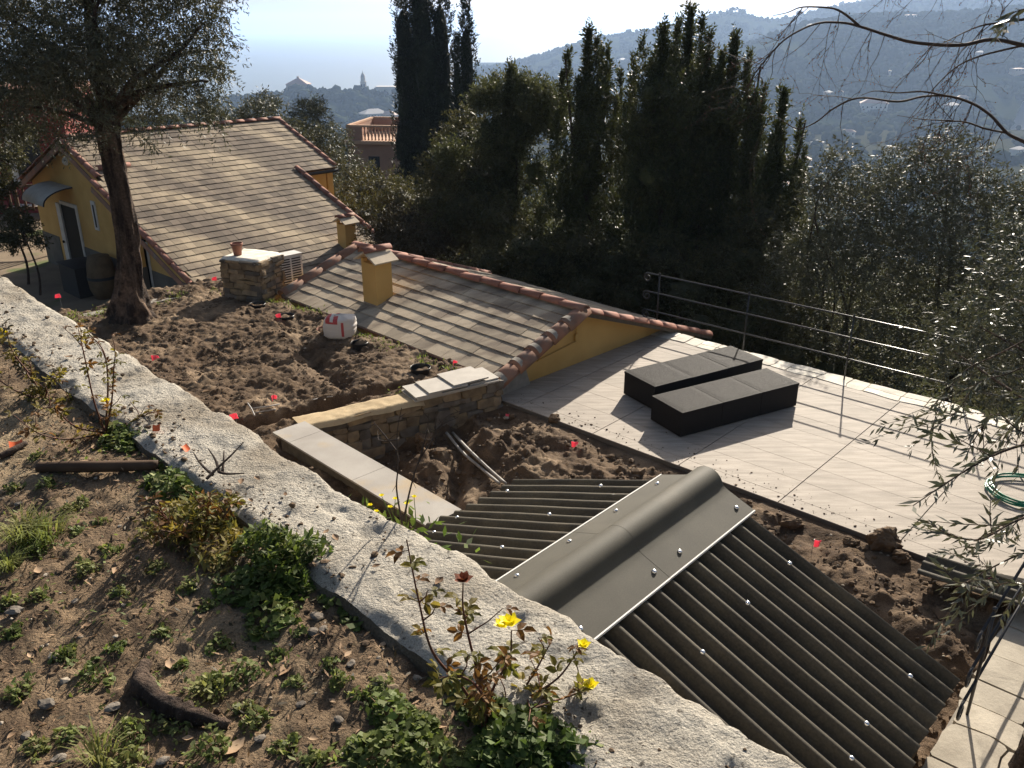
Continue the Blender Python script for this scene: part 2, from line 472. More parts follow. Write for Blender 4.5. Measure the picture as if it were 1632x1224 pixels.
# garden soil: bed, pit, strip by the shed
def soil(s, t):
    arm = -.66 + (t + 2.6) * .29
    bed = 1 / (1 + np.exp((s - arm) * 28))
    strip = 1 / (1 + np.exp((t + 2.82) * 28)) * (1 - bed)
    pit = np.clip(1 - bed - strip, 0, 1)
    rough = fbm(s * .9, t * .9, 41, 3) * .10 + fbm(s * 3, t * 3, 43, 5, .6) * .10 + np.abs(fbm(s * 9, t * 9, 47, 4, .65)) * .085
    zb = .26 + rough
    # trench beside the arm wall, and one that cuts across the bed
    dl = s - (arm - .54)
    zb -= .26 * np.exp(-(dl / .13) ** 4) * np.clip((t + 6) / .5, 0, 1) * np.clip((-.75 - t) / .2, 0, 1)
    dl2 = (t + 1.35 + .25 * (s + 1.6)) 
    zb -= .17 * np.exp(-(dl2 / .15) ** 2) * np.clip((-1.1 - s) / .3, 0, 1) * np.clip((s + 3.1) / .4, 0, 1)
    zb -= .06 * np.exp(-((s - arm + .16) / .25) ** 2)
    zp = -.30 + rough * .8 + np.clip((t + 1.6) / 1.5, 0, 1) * .20
    for ms, mt_, rs, rt, h in ((.95, -.95, .5, .35, .20), (.55, -1.65, .3, .4, .24), (1.85, -1.0, .7, .45, .17), (2.4, -.55, .5, .3, .08), (1.25, -.3, .6, .22, .10), (5.3, -.75, .6, .3, .12), (6.0, -.95, .5, .35, .08)):
        zp = zp + h * np.exp(-((s - ms) / rs) ** 2 - ((t - mt_) / rt) ** 2) * (1 + fbm(s * 5, t * 5, 51) * .8)
    # conduit trench through the pit
    k = s - (.55 + (t + 1.2) * -.9)
    zp = zp - .16 * np.exp(-(k / .16) ** 2) * np.clip((-.45 - t) / .3, 0, 1)
    edge = np.clip((t + .22) / .16, 0, 1)
    zp = zp * (1 - edge * .8) - .035 * edge
    zp = np.where(t > -.35, np.minimum(zp, .05 - np.clip((t + .35) / .35, 0, 1) * .1), zp)
    zs = .14 + rough * .7
    z = zb * bed + zs * strip + zp * pit
    return np.where(t > -.12, np.where(s > 0.25, np.minimum(z, -.03), z), z)
sa = np.concatenate([np.linspace(-7.25, 3.2, 380), np.linspace(3.23, 7.4, 120)]); tb = np.concatenate([np.linspace(-5.75, -5.1, 12), np.linspace(-5.07, .02, 180)])
sg, tg = np.meshgrid(sa, tb, indexing='ij')
sz = soil(sg, tg)
sv = np.array(T0) + sg[..., None] * np.array(SD) + tg[..., None] * np.array(TD); sv[..., 2] = sz
garden = tag(MB().grid(sv).build('garden_soil', MT['soil_bed'], None, True), kind='structure')
def soil1(p):
    s, t = st(p); return float(soil(np.array([s]), np.array([t]))[0])
def SP(px, py, z0=.3, dz=0.0):   # point of the garden soil measured on the photograph
    p = P(px, py, z0)
    for _ in range(8):
        p = P(px, py, (soil1(p) + dz + p.z) / 2)
    return P(px, py, soil1(p) + dz)
# clods, far too many to count
g = np.random.default_rng(5)
cs = np.concatenate([g.uniform(-7.1, -.8, 6500), g.uniform(-.3, 7.2, 3400)]); ct = np.concatenate([g.uniform(-5, -.02, 6500), g.uniform(-2.7, -.12, 3400)])
keep = vnoise(cs * 2.2, ct * 2.2, 77) > .30
cs, ct = cs[keep], ct[keep]
csz = soil(cs, ct)
pos = np.array(T0) + cs[:, None] * np.array(SD) + ct[:, None] * np.array(TD); pos[:, 2] = csz
size = np.clip(g.lognormal(-4.55, .55, len(cs)), .004, .055)
size[(cs > -.2)] *= 1.5
mb = MB(); scatter_rocks(mb, pos + [0, 0, .003], size, g)
tag(mb.build('soil_clods', MT['soil_clod'], garden), kind='stuff')
sel = g.uniform(size=len(cs)) < .22
mb = MB(); scatter_rocks(mb, pos[sel] + np.stack([g.normal(0, .1, sel.sum()), g.normal(0, .1, sel.sum()), np.full(sel.sum(), .012)], -1), size[sel] * .45, g)
tag(mb.build('pebbles', MT['pebble'], garden), kind='stuff')

# retaining slab under the left edge of the bed, low kerb with grass
mb = MB()
mb.box(W(14.30, 1.6, -2.4), AD * .22, BD * 5.3, ZUP * 2.62)
ew = thing('garden_edge_wall', W(14.4, 4, -2.4), 'low mossy edge wall between the dug bed and the yard below', 'wall')
mb.build('wall', MT['mortar_light'], ew)

# ------------------------------------------------------------------ terrace
ter = MB()
pts = [T(-.02, .0), T(8.9, .0), T(8.9, 3.7), T(0.02, 3.7)]
v = [(*p.xy, -.012) for p in pts] + [(*p.xy, -2.6) for p in pts]
ter.add(v, [(0, 1, 2, 3), (0, 4, 5, 1), (1, 5, 6, 2), (2, 6, 7, 3), (3, 7, 4, 0)])
terrace = tag(ter.build('terrace', MT['grout'], None), kind='structure')
def plate(mbx, s0, s1, t0, t1, z0, z1, bev=.0):
    mbx.box(T(s0, t0, z0), SD * (s1 - s0), TD * (t1 - t0), ZUP * (z1 - z0))
tile_me = MB().box((-.5, -.5, -.010), (1, 0, 0), (0, 1, 0), (0, 0, .010)).mesh('floor_tile'); tile_me.materials.append(MT['tile_floor'])
trow = [0, .19] + [.19 + .4 * k for k in range(1, 10)]
scol = [-.02] + [.47 + 1.2125 * k for k in range(0, 7)] + [8.9]
for i in range(len(scol) - 1):
    for j in range(len(trow) - 1):
        s0, s1, t0, t1 = scol[i], scol[i + 1], trow[j], trow[j + 1]
        tmax = 3.52
        if t0 > tmax - .1: continue
        t1 = min(t1, tmax)
        o = inst('floor_tile', tile_me, terrace, frame(T((s0 + s1) / 2, (t0 + t1) / 2, rnd.uniform(-.0006, .0006)), SD, TD, ZUP, s1 - s0 - .011, t1 - t0 - .005, 1))
# white flagstone edging along the drop
def poly_stone(mbx, cx, cy, rx, ry, z0, z1, g, n=7):
    an = np.sort(g.uniform(0, 2 * math.pi, n) * .35 + np.arange(n) * 2 * math.pi / n)
    pr = [(cx + rx * np.sign(math.cos(x)) * abs(math.cos(x)) ** .55 * g.uniform(.9, 1.05), cy + ry * np.sign(math.sin(x)) * abs(math.sin(x)) ** .55 * g.uniform(.9, 1.05)) for x in an]
    top = [T(s_, t_, z1 + g.uniform(-.003, .003)) for s_, t_ in pr]
    inn = [T(cx + (s_ - cx) * 1.03, cy + (t_ - cy) * 1.03, z0) for s_, t_ in pr]
    m = len(pr)
    v = [tuple(p) for p in top + inn] + [tuple(T(cx, cy, z1 + .004))]
    mbx.add(v, [(k, m + k, m + (k + 1) % m, (k + 1) % m) for k in range(m)], [(2 * m, k, (k + 1) % m) for k in range(m)])
def quad_stone(mbx, s0, s1, t0, t1, z0, z1, seed, gap=.007):
    # corners shared through noise so that neighbours fit; wavy broken edges
    def cn(s_, t_): return (s_ + float(fbm(np.array(s_ * 3.1), np.array(t_ * 3.7), seed, 2)) * .05, t_ + float(fbm(np.array(s_ * 2.7 + 9), np.array(t_ * 3.3), seed + 1, 2)) * .05)
    pts = []
    cs4 = [(s0, t0), (s1, t0), (s1, t1), (s0, t1)]
    for k in range(4):
        a_, b_ = cs4[k], cs4[(k + 1) % 4]
        for f_ in (.06, .35, .65, .94): pts.append(cn(a_[0] + (b_[0] - a_[0]) * f_, a_[1] + (b_[1] - a_[1]) * f_))
    cx, cy = sum(p[0] for p in pts) / 16, sum(p[1] for p in pts) / 16
    w_, h_ = (s1 - s0) / 2, (t1 - t0) / 2
    inn = [(cx + (p[0] - cx) * (1 - gap / w_), cy + (p[1] - cy) * (1 - gap / h_)) for p in pts]
    v = [tuple(T(p[0], p[1], z1 + .006 * float(fbm(np.array(p[0] * 4), np.array(p[1] * 4), seed + 3, 2)))) for p in inn] + [tuple(T(p[0], p[1], z0)) for p in inn] + [tuple(T(cx, cy, z1 + .003))]
    mbx.add(v, [(k, 16 + k, 16 + (k + 1) % 16, (k + 1) % 16) for k in range(16)], [(32, k, (k + 1) % 16) for k in range(16)])
g = np.random.default_rng(12)
s = -.05
while s < 8.6:
    wd = g.uniform(.22, .5)
    tt = 3.52
    if g.uniform() < .45:
        mb = MB(); quad_stone(mb, s, s + wd, tt + .005, tt + .175, -.05, .004 + g.uniform(0, .009), 96); mb.build('flagstone', MT['flagstone'], terrace)
        mb = MB(); quad_stone(mb, s, s + wd, tt + .175, tt + .35, -.05, .004 + g.uniform(0, .009), 96); mb.build('flagstone', MT['flagstone'], terrace)
    else:
        mb = MB(); quad_stone(mb, s, s + wd, tt + .005, tt + .35, -.05, .004 + g.uniform(0, .009), 96); mb.build('flagstone', MT['flagstone'], terrace)
    s += wd
# rubble bed under the edging
mb = MB()
for i in range(18):
    s0 = -.05 + i * .5; tt = 3.52
    mb.box(T(s0, tt + .004, -.9), SD * .5, TD * .345, ZUP * .896)
mb.build('edging_bed', MT['flag_dark'], terrace)

# flagged landing beside the shed
landing = MB()
landing.box(T(6.42, -5.7, -.5), SD * 4.5, TD * 5.69, ZUP * .46)
landing = tag(landing.build('paving', MT['mortar_light'], None), kind='structure')
g = np.random.default_rng(14)
t = -5.5
while t < -.05:
    hh = min(g.uniform(.3, .5), -.02 - t)
    if hh < .12: break
    s = 6.42
    while s < 9.6:
        wd = g.uniform(.35, .7)
        mb = MB(); quad_stone(mb, s, s + wd, t, t + hh, -.045, -.012 + g.uniform(0, .010), 95); mb.build('flagstone', MT['flag_dark'], landing)
        s += wd
    t += hh

# ------------------------------------------------------------------ concrete retaining wall
wall = thing('retaining_wall', W(2, 1.3, 0), 'thick rough concrete retaining wall running diagonally below the weedy ground', 'wall')
A1 = np.concatenate([np.linspace(-3.5, -1, 60), np.linspace(-.99, 6.4, 620), np.linspace(6.42, 9.3, 90)])
prof_n = 36
bb = np.linspace(0, 1, prof_n)
aa, tt = np.meshgrid(A1, bb, indexing='ij')
inner = 1.09 + fbm(aa * 1.3, aa * 0 + 3, 61, 4) * .025
outer = 1.47 + fbm(aa * 2.6, aa * 0 + 8, 62, 6, .65) * .045
bpos = inner + (outer - inner) * tt
zz = 3.1 + fbm(aa * 2.2, bpos * 2.2, 63, 4) * .014 + fbm(aa * 14, bpos * 14, 64, 5, .65) * .014 - np.clip(fbm(aa * 9, bpos * 9, 65, 3) - .25, 0, 1) * .035
edge = np.minimum(tt, 1 - tt)
zz -= np.clip(.09 - edge, 0, 1) ** 1 * (.12 + .2 * vnoise(aa * 9, tt * 0, 66) + np.where(tt > .5, .5 * vnoise(aa * 11, tt * 0, 67), 0))
tv = aa[..., None] * np.array(AD) + bpos[..., None] * np.array(BD); tv[..., 2] = zz
# side faces
def side(j, depth, out, seed):
    rows = []
    for k, d in enumerate(depth):
        b_ = bpos[:, j] + out * (0 if k == 0 else .012 * math.sin(k) + fbm(A1 * 7, A1 * 0 + k * 1.7, seed, 3) * .02)
        z_ = zz[:, j] - d
        q = A1[:, None] * np.array(AD) + b_[:, None] * np.array(BD); q[:, 2] = z_
        rows.append(q)
    return np.stack(rows, 0)
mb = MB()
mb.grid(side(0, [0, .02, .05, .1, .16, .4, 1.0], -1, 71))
mb.build('inner_face', MT['concrete_shade_dirt'], wall, True)
mb = MB().grid(tv)
mb.grid(side(prof_n - 1, [0, .02, .05, .1, .3, .8, 1.6, 3.6], 1, 73)[:, ::-1])
mb.build('wall', MT['concrete'], wall, True)
# ------------------------------------------------------------------ roofs
def barrel_mesh(name, length=.46, r0=.094, r1=.080, th=.014, arc=165, m=8):
    an = np.radians(np.linspace(-arc / 2, arc / 2, m + 1))
    mb = MB()
    rings = []
    for x, ro in ((0, r0), (length, r1)):
        rings.append(np.stack([np.full(m + 1, x), np.sin(an) * ro, np.cos(an) * ro - r1 * .45], -1))
        rings.append(np.stack([np.full(m + 1, x), np.sin(an) * (ro - th), np.cos(an) * (ro - th) - r1 * .45], -1))
    o0, i0, o1, i1 = rings
    k = m + 1
    v = np.concatenate([o0, i0, o1, i1])
    q = []
    for j in range(m):
        q += [(j, j + 1, 2 * k + j + 1, 2 * k + j), (k + j + 1, k + j, 3 * k + j, 3 * k + j + 1), (j + 1, j, k + j, k + j + 1), (2 * k + j, 2 * k + j + 1, 3 * k + j + 1, 3 * k + j)]
    q += [(0, 2 * k, 3 * k, k), (m, k + m, 3 * k + m, 2 * k + m)]
    mb.add(v, q)
    me = mb.mesh(name); smooth(me, False)
    me.polygons.foreach_set('use_smooth', np.array([i % 4 < 2 and i < 4 * m for i in range(len(me.polygons))]))
    return me
BAR_R = barrel_mesh('ridge_tile'); BAR_R.materials.append(MT['terracotta'])
BAR_C = barrel_mesh('chimney_tile', .31, .095, .08); BAR_C.materials.append(MT['terracotta'])
BAR_OLD = barrel_mesh('verge_tile_old', .48, .14, .118, .016, 185); BAR_OLD.materials.append(MT['verge_old'])
def barrels(name, me, parent, p0, p1, up, expo=.38, lift=0.0):
    """row of barrel tiles from p0 to p1, wide end at p0"""
    d = (p1 - p0); L = d.length; d = d.normalized()
    n = max(1, round(L / expo)); e = L / n
    side = up.cross(d).normalized(); u = d.cross(side).normalized()
    for k in range(n):
        j = rnd.uniform(-.012, .012)
        tilt = (d + u * rnd.uniform(-.01, .02) + side * rnd.uniform(-.02, .02)).normalized()
        sd_ = u.cross(tilt).normalized()
        inst(name, me, parent, frame(p0 + d * (k * e) + u * (lift + .012 - .0) + side * j, tilt, sd_, tilt.cross(sd_)))
def tile_box(name, matx, ov=.07, th=.014):
    # unit width, unit exposure along +y (down the slope); step at the lower edge
    v = [(0, -ov, -.012), (1, -ov, -.012), (1, 1, -.002), (0, 1, -.002), (0, -ov, .001), (1, -ov, .001), (1, 1, th), (0, 1, th)]
    mb = MB().add(v, [(0, 3, 2, 1), (4, 5, 6, 7), (0, 1, 5, 4), (1, 2, 6, 5), (2, 3, 7, 6), (3, 0, 4, 7)])
    me = mb.mesh(name)
    me.materials.append(matx)
    return me
def tiled(parent, me, O, rdir, ddir, nrm, rows, wt, limit, holes=(), jz=.003):
    cells = []
    for k, (p0, p1, r0, r1) in enumerate(rows):
        r = r0 - (wt * rnd.uniform(.1, .9)); 
        while r < r1:
            a, b = max(r, r0), min(r + wt, r1); r += wt
            if b - a < .06: continue
            cells.append((O + rdir * a + ddir * p0, b - a - .005, p1 - p0))
    cells.sort(key=lambda c: (c[0] - cam.location).length)
    extra = MB()
    base = np.array([q.co[:] for q in me.vertices]); fq = np.array([list(q.vertices) for q in me.polygons])
    for i, (o, w_, e) in enumerate(cells):
        zz_ = rnd.uniform(-jz, jz)
        tilt = rnd.uniform(-.012, .012); tl2 = rnd.uniform(-.006, .008)
        d = (ddir + nrm * tl2 + rdir * tilt * .6).normalized()
        rr = (rdir - d * rdir.dot(d) + nrm * rnd.uniform(-.008, .008)).normalized()
        n_ = rr.cross(d); n_ = n_ if n_.dot(nrm) > 0 else -n_
        M_ = frame(o + nrm * zz_, rr, d, n_, w_, e, 1)
        if i < limit:
            inst('roof_tile', me, parent, M_)
        else:
            Mn = np.array(M_)
            extra.add(base @ Mn[:3, :3].T + Mn[:3, 3], fq)
    if extra.n:
        tag(extra.build('roof_tiles', me.materials[0], parent), kind='stuff')

# ---- small house whose roof reaches down to the bed
PH = R(19.4)
cs_, sn_ = math.cos(PH), math.sin(PH)
SO = Vector((1.047, 11.532, .876))
sa0, sb0 = ab(SO)
near_d = (-BD * cs_ - ZUP * sn_); far_d = (BD * cs_ - ZUP * sn_)
near_n = (ZUP * cs_ - BD * sn_); far_n = (ZUP * cs_ + BD * sn_)
LS, PN, PF = 5.535, 1.736, 3.584
cottage = thing('cottage', W(10.2, 9.5, -2.3), 'small yellow cottage with its tiled roof reaching down to the dug bed', 'house')
mb = MB()
for a_ in (sa0 + .24, sa0 + LS - .12):
    bn = 1.12 if a_ < 9 else 1.6
    p = [W(a_, sb0 - bn, -2.4), W(a_, sb0 + 3.2, -2.4), W(a_, sb0 + 3.2, .876 - 3.2 * math.tan(PH) - .05), W(a_, sb0, .876 - .05), W(a_, sb0 - bn, .876 - bn * math.tan(PH) - .05)]
    v = [tuple(q) for q in p] + [tuple(q + AD * .12) for q in p]
    mb.add(v, [(5 + 0, 5 + 1, 5 + 2, 5 + 3)], [(0, 4, 3), (0, 3, 2), (0, 2, 1), (5, 8, 9)])
mb.box(W(sa0 + .30, sb0 + 3.15, -2.4), AD * (LS - .4), BD * .1, ZUP * (2.4 + .876 - 3.2 * math.tan(PH) - .06))
mb.box(W(sa0 + .30, sb0 - 1.6, -2.4), AD * (LS - .4), BD * .1, ZUP * (2.4 + .876 - 1.6 * math.tan(PH) - .06))
mb.build('wall', MT['yellow'], cottage)
mb = MB()
for dd, nn, ln in ((near_d, near_n, PN), (far_d, far_n, PF)):
    mb.box(SO - nn * .07, AD * LS, dd * ln, nn * .055)
croof = mb.build('roof', MT['mortar'], cottage)
tme = tile_box('roof_tile', MT['roof_tile'], .25, .016)
ex = .212
rows = [(k * ex, (k + 1) * ex if k < 7 else PN + .02, .12, LS - .1) for k in range(8)]
tiled(croof, tme, SO, AD, near_d, near_n, rows, .33, 300)
tme_f = tile_box('roof_tile_far', MT['roof_tile'], .25, .017)
rows = [(k * .256, (k + 1) * .256, .12, LS - .1) for k in range(14)]
tiled(croof, tme_f, SO, AD, far_d, far_n, rows, .33, 0)
barrels('ridge_tile', BAR_R, croof, SO + ZUP * .03, SO + AD * LS + ZUP * .03, ZUP, .42)
barrels('verge_tile', BAR_OLD, croof, SO + near_d * (PN + .06) + AD * .10 - near_n * .03, SO + AD * .10 + near_d * .05 - near_n * .02, near_n, .37)
mb = MB(); mb.box(SO + near_d * .3 - near_n * .2 + AD * .16, AD * .1, near_d * (PN - .3), near_n * .14); mb.box(SO + near_d * (PN - .55) - near_n * .62 + AD * .17, AD * .16, near_d * .56, near_n * .41); mb.build('verge_bed', MT['mortar_light'], croof)
barrels('verge_tile', BAR_R, croof, SO + far_d * PF + AD * .08, SO + AD * .08, far_n, .38)
barrels('verge_tile', BAR_OLD, croof, SO + near_d * PN + AD * (LS - .06), SO + AD * (LS - .06), near_n, .42)
barrels('verge_tile', BAR_R, croof, SO + far_d * (PF * .97) + AD * (LS - .06), SO + AD * (LS - .06), far_n, .40)
# mortar beds at the verge joints and a brick edge along the eave
mb = MB()
for k in range(5):
    q = SO + AD * .10 + near_d * (PN - .02 - k * .355)
    an = np.linspace(-1.35, 1.35, 9)
    ring = [np.array(q + near_d * dx + AD * (math.sin(x) * rr) + near_n * (math.cos(x) * rr - .045)) for dx, rr in ((.035, .128), (-.045, .118)) for x in an]
    mb.add(ring, [(j, j + 1, 9 + j + 1, 9 + j) for j in range(8)])
mb.build('joint_mortar', MT['mortar_light'], croof, True)
mb = MB(); mb.box(SO + near_d * (PN + .01) - near_n * .03 + AD * .1, AD * (LS - .2), near_d * .03, near_n * .035)
mb.build('eave_edging', MT['verge_old'], croof)
mb = MB(); mb.box(SO + near_d * (PN - .22) + near_n * .018 + AD * .5, AD * 2.6, near_d * .05, near_n * .012)
# electrical conduit on the gable
mb = MB()
gw = W(sa0 + .235, sb0 - .72, 0); 
mb.tube([W(sa0 + .22, sb0 - .75, .28), W(sa0 + .22, sb0 + .05, .36), W(sa0 + .22, sb0 + .05, .66)], .011, 6)
mb.cbox(W(sa0 + .215, sb0 + .05, .43), AD, BD, ZUP, .03, .06, .1)
mb.build('cable_conduit', MT['yellow'], cottage)

def chimney(parent, base, h, wx, wy, U, V):
    """yellow stack, two vent slots, pitched slab cap and two barrel tiles on top"""
    mb = MB()
    mb.box(base - U * wx / 2 - V * wy / 2 - ZUP * .35, U * wx, V * wy, ZUP * (h + .35))
    c = mb.build('chimney', MT['yellow'], parent)
    top = base + ZUP * h
    for sg in (-1, 1):
        for k in (-1, 1):
            mb = MB(); mb.cbox(top + U * (sg * (wx / 2 - .03)) + V * (k * (wy / 2 - .04)) + ZUP * .03, U, V, ZUP, .06, .08, .06)
            mb.build('chimney_post', MT['yellow'], parent)
    ang = R(28)
    for sg, m_ in ((1, 'slab_beige'), (-1, 'slab_beige')):
        u2 = (U * math.cos(ang) * sg - ZUP * math.sin(ang)); n2 = (ZUP * math.cos(ang) + U * math.sin(ang) * sg)
        mb = MB(); mb.box(top + ZUP * .17 - V * (wy / 2 + .07) + u2 * .004, u2 * (wx / 2 + .13), V * (wy + .14), n2 * .028)
        mb.build('chimney_cap', MT[m_], parent)
    barrels('chimney_tile', BAR_C, parent, top + ZUP * .195 - V * (wy / 2 + .11), top + ZUP * .195 + V * (wy / 2 + .05), ZUP, .25)
cb = SO + AD * 3.52 + near_d * 1.08
chimney(croof, cb, .62, .36, .32, AD, BD)

# ---- larger yellow house
BA = R(42.83); BPH = R(22.1)
RB = Vector((math.sin(BA), math.cos(BA), 0)); PHB = Vector((math.cos(BA), -math.sin(BA), 0))
PB = PHB * math.cos(BPH) - ZUP * math.sin(BPH); QB = -PHB * math.cos(BPH) - ZUP * math.sin(BPH)
NB = ZUP * math.cos(BPH) + PHB * math.sin(BPH); NQ = ZUP * math.cos(BPH) - PHB * math.sin(BPH)
BO = Vector((-12.153, 23.826, 1.8))
BL, BU, BM, BW_, BQ = 6.82, 3.14, 5.49, 7.85, 4.09
house = thing('house', BO + RB * 3 + PHB * 2 - ZUP * 4.1, 'large yellow house behind the olive trunk, with a wide stained tile roof', 'house')
def HB(r, p, z): return Vector((*(BO + RB * r + PHB * p).xy, z))
ZG = -2.35
tb_ = math.tan(BPH)
mb = MB()
def gable(r, pa, pb, thick, rise=0):
    pr = [HB(r, pa, ZG), HB(r, pb, ZG), HB(r, pb, 1.8 - abs(pb) * tb_ - .06)] + ([HB(r, 0, 1.74)] if pa < 0 < pb else []) + [HB(r, pa, 1.8 - abs(pa) * tb_ - .06)]
    v = [tuple(q) for q in pr] + [tuple(q + RB * thick) for q in pr]
    m = len(pr)
    t = [(0, k, k + 1) for k in range(1, m - 1)] + [(m, m + k + 1, m + k) for k in range(1, m - 1)]
    q = [(k, m + k, m + (k + 1) % m, (k + 1) % m) for k in range(m)]
    mb.add(v, q, t)
gable(.28, -3.62, 2.75, .2); gable(.55, 2.7, 6.6, .15); gable(BL - .25, -3.6, 2.75, .2); gable(BM - .3, 2.7, 6.9, .15)
mb.box(HB(.3, -3.62, ZG), RB * (BL - .5), PHB * .15, ZUP * (1.8 - 3.6 * tb_ - ZG - .08))
mb.box(HB(BM - .3, 2.62, ZG), RB * (BL - BM), PHB * .12, ZUP * (1.8 - 2.8 * tb_ - ZG - .08))
mb.box(HB(.5, 6.75, ZG), RB * (BM - .8), PHB * .12, ZUP * (1.8 - 6.9 * tb_ - ZG - .08))
mb.box(HB(.05, 2.62, ZG), RB * .4, PHB * .34, ZUP * (1.8 - 2.95 * tb_ - ZG - .12))
mb.build('wall', MT['yellow'], house)
mb = MB()
mb.box(HB(.265, -3.64, ZG), RB * .02, PHB * 1.32, ZUP * 1.05)
mb.box(HB(.265, -1.32, ZG), RB * .02, PHB * 3.9, ZUP * 1.05)
mb.box(HB(.04, 2.61, ZG), RB * .42, PHB * .36, ZUP * 1.05)
mb.box(HB(.535, 2.98, ZG), RB * .02, PHB * 3.6, ZUP * .95)
mb.build('plinth', MT['plinth'], house)
mb = MB()
mb.box(BO - NB * .09, RB * BL, PB * BU, NB * .07)
mb.box(BO - NB * .0895 + PB * (BU + .001) + RB * .0, RB * BM, PB * (BW_ - BU), NB * .07)
mb.box(BO - NQ * .09, RB * BL, QB * BQ, NQ * .07)
broof = mb.build('roof', MT['wood_dark'], house)
tmb = tile_box('roof_tile_large', MT['roof_tile_big'], .2, .020)
ex = .268
rows = []
k = 0
while k * ex < BW_ - .05:
    up_ = k * ex < BU - .1
    rows.append((k * ex, min((k + 1) * ex, BW_), (.03 if k * ex < 2.2 else -.12), (BL if up_ else BM) - .05)); k += 1
tiled(broof, tmb, BO, RB, PB, NB, rows, .225, 300, jz=.002)
barrels('ridge_tile', BAR_R, broof, BO + ZUP * .03, BO + RB * BL + ZUP * .03, ZUP, .42)
barrels('verge_tile', BAR_R, broof, BO + PB * 2.2, BO, NB, .38)
barrels('verge_tile', BAR_R, broof, BO - RB * .15 - ZUP * .06 + PB * BW_, BO - RB * .15 - ZUP * .06 + PB * 2.25, NB, .40)
barrels('verge_tile', BAR_R, broof, BO + RB * (BL - .02) + PB * BU, BO + RB * (BL - .02), NB, .38)
barrels('verge_tile', BAR_R, broof, BO + RB * BM + PB * BW_ + NB * .03, BO + RB * BM + PB * (BU - .12) + NB * .03, NB, .40)
barrels('verge_tile', BAR_R, broof, BO + QB * BQ, BO, NQ, .38)
barrels('verge_tile', BAR_R, broof, BO + PB * 1.85 + RB * .12 + NB * .08, BO + PB * 1.85 + RB * .95 + NB * .08, NB, .4)
mb = MB(); mb.box(BO + QB * .02 - RB * .10 - ZUP * .13, RB * .03, QB * (BQ - .02), -NQ * .16); mb.box(BO + PB * .02 - RB * .10 - ZUP * .13, RB * .03, PB * 2.2, -NB * .14)
mb.box(BO - RB * .27 - ZUP * .15 + PB * 2.3, RB * .03, PB * (BW_ - 2.4), -NB * .14)
mb.build('bargeboard', MT['verge_old'], house)
mb = MB(); mb.tube([HB(BM - .3, 3.0, 1.8 - 3.0 * tb_ - .08), HB(BL - .02, 3.0, 1.8 - 3.0 * tb_ - .08)], .05, 8)
mb.build('gutter', MT['grey_dark'], house)
chimney(broof, HB(4.35, 6.55, 1.8 - 6.55 * tb_), .62, .36, .34, PHB, RB)
# openings of the gable
def on_gable(px, py, r=.27):
    rr = sight(px, py); d0 = (BO + RB * r).dot(RB)
    k = d0 / rr.dot(RB); q = Vector((0, 0, CAM_Z)) + rr * k
    return (q - BO).dot(PHB), q.z
p0, _ = on_gable(104, 360); p1, _ = on_gable(126, 360)
mb = MB(); mb.box(HB(.262, p0, ZG + .02), RB * .012, PHB * (p1 - p0), ZUP * 2.1)
dr = mb.build('door', MT['door_dark'], house)  # flat black sheet, the open doorway's shade put into the colour
mb = MB()
mb.box(HB(.22, p0 - .30, ZG + .02), RB * .06, PHB * .28, ZUP * 2.12)
mb.box(HB(.24, p1, ZG + .02), RB * .05, PHB * .1, ZUP * 2.12)
mb.box(HB(.24, p0 - .02, ZG + 2.14), RB * .05, PHB * (p1 - p0 + .12), ZUP * .1)
mb.build('door_frame', MT['white_paint'], house)
mb = MB(); mb.lathe([(0, .03), (.035, .03), (.045, .01), (.035, -.01), (0, -.01)], 10)
k = mb.mesh('door_handle'); k.materials.append(MT['black'])
inst('handle', k, dr, frame(HB(.2, p0 - .16, ZG + 1.0), PHB, ZUP, -RB))
pw, zw = on_gable(152, 345)
mb = MB(); mb.box(HB(.25, pw - .13, zw - .38), RB * .03, PHB * .26, ZUP * .8)
wd_ = mb.build('window', MT['white_paint'], house)
mb = MB(); mb.box(HB(.244, pw - .04, zw - .30), RB * .01, PHB * .1, ZUP * .62); mb.build('pane', MT['grey_dark'], wd_)
pl, zl = on_gable(105, 257)
mb = MB(); mb.lathe([(0, .10), (.05, .095), (.10, .06), (.12, 0)], 14)
k = mb.mesh('wall_lamp'); k.materials.append(MT['white_paint']); smooth(k)
inst('wall_lamp', k, house, frame(HB(.275, pl, zl), PHB, ZUP, -RB))
# curved canopy above the door
pc = (p0 + p1) / 2 - .15
mb = MB(); rowsg = []
for i in range(9):
    x = i / 8
    out = .85 * math.sin(x * math.pi / 2); drop = .42 * (1 - math.cos(x * math.pi / 2))
    rowsg.append([tuple(HB(.26 - out, pc - .85, ZG + 2.75 - drop)), tuple(HB(.26 - out, pc + .75, ZG + 2.75 - drop))])
mb.grid(np.array(rowsg)); g2 = np.array(rowsg) - [0, 0, .02]; mb.grid(g2[::-1])
cn = mb.build('door_canopy', MT['slab_white'], house, True)
mb = MB()
for q in (pc - .84, pc + .74):
    mb.tube([HB(.26 - .85 * math.sin(i / 8 * math.pi / 2), q, ZG + 2.73 - .42 * (1 - math.cos(i / 8 * math.pi / 2))) for i in range(9)], .02, 6)
mb.build('canopy_bracket', MT['grey_dark'], house)
# side door under the lower roof
ps, _ = on_gable(222, 395, .5)
mb = MB(); mb.box(HB(.525, ps - .35, ZG), RB * .02, PHB * .7, ZUP * 1.75); mb.build('door', MT['door_dark'], house)
mb = MB(); mb.box(HB(.515, ps + .35, ZG), RB * .03, PHB * .09, ZUP * 1.7); mb.build('door_frame', MT['white_paint'], house)

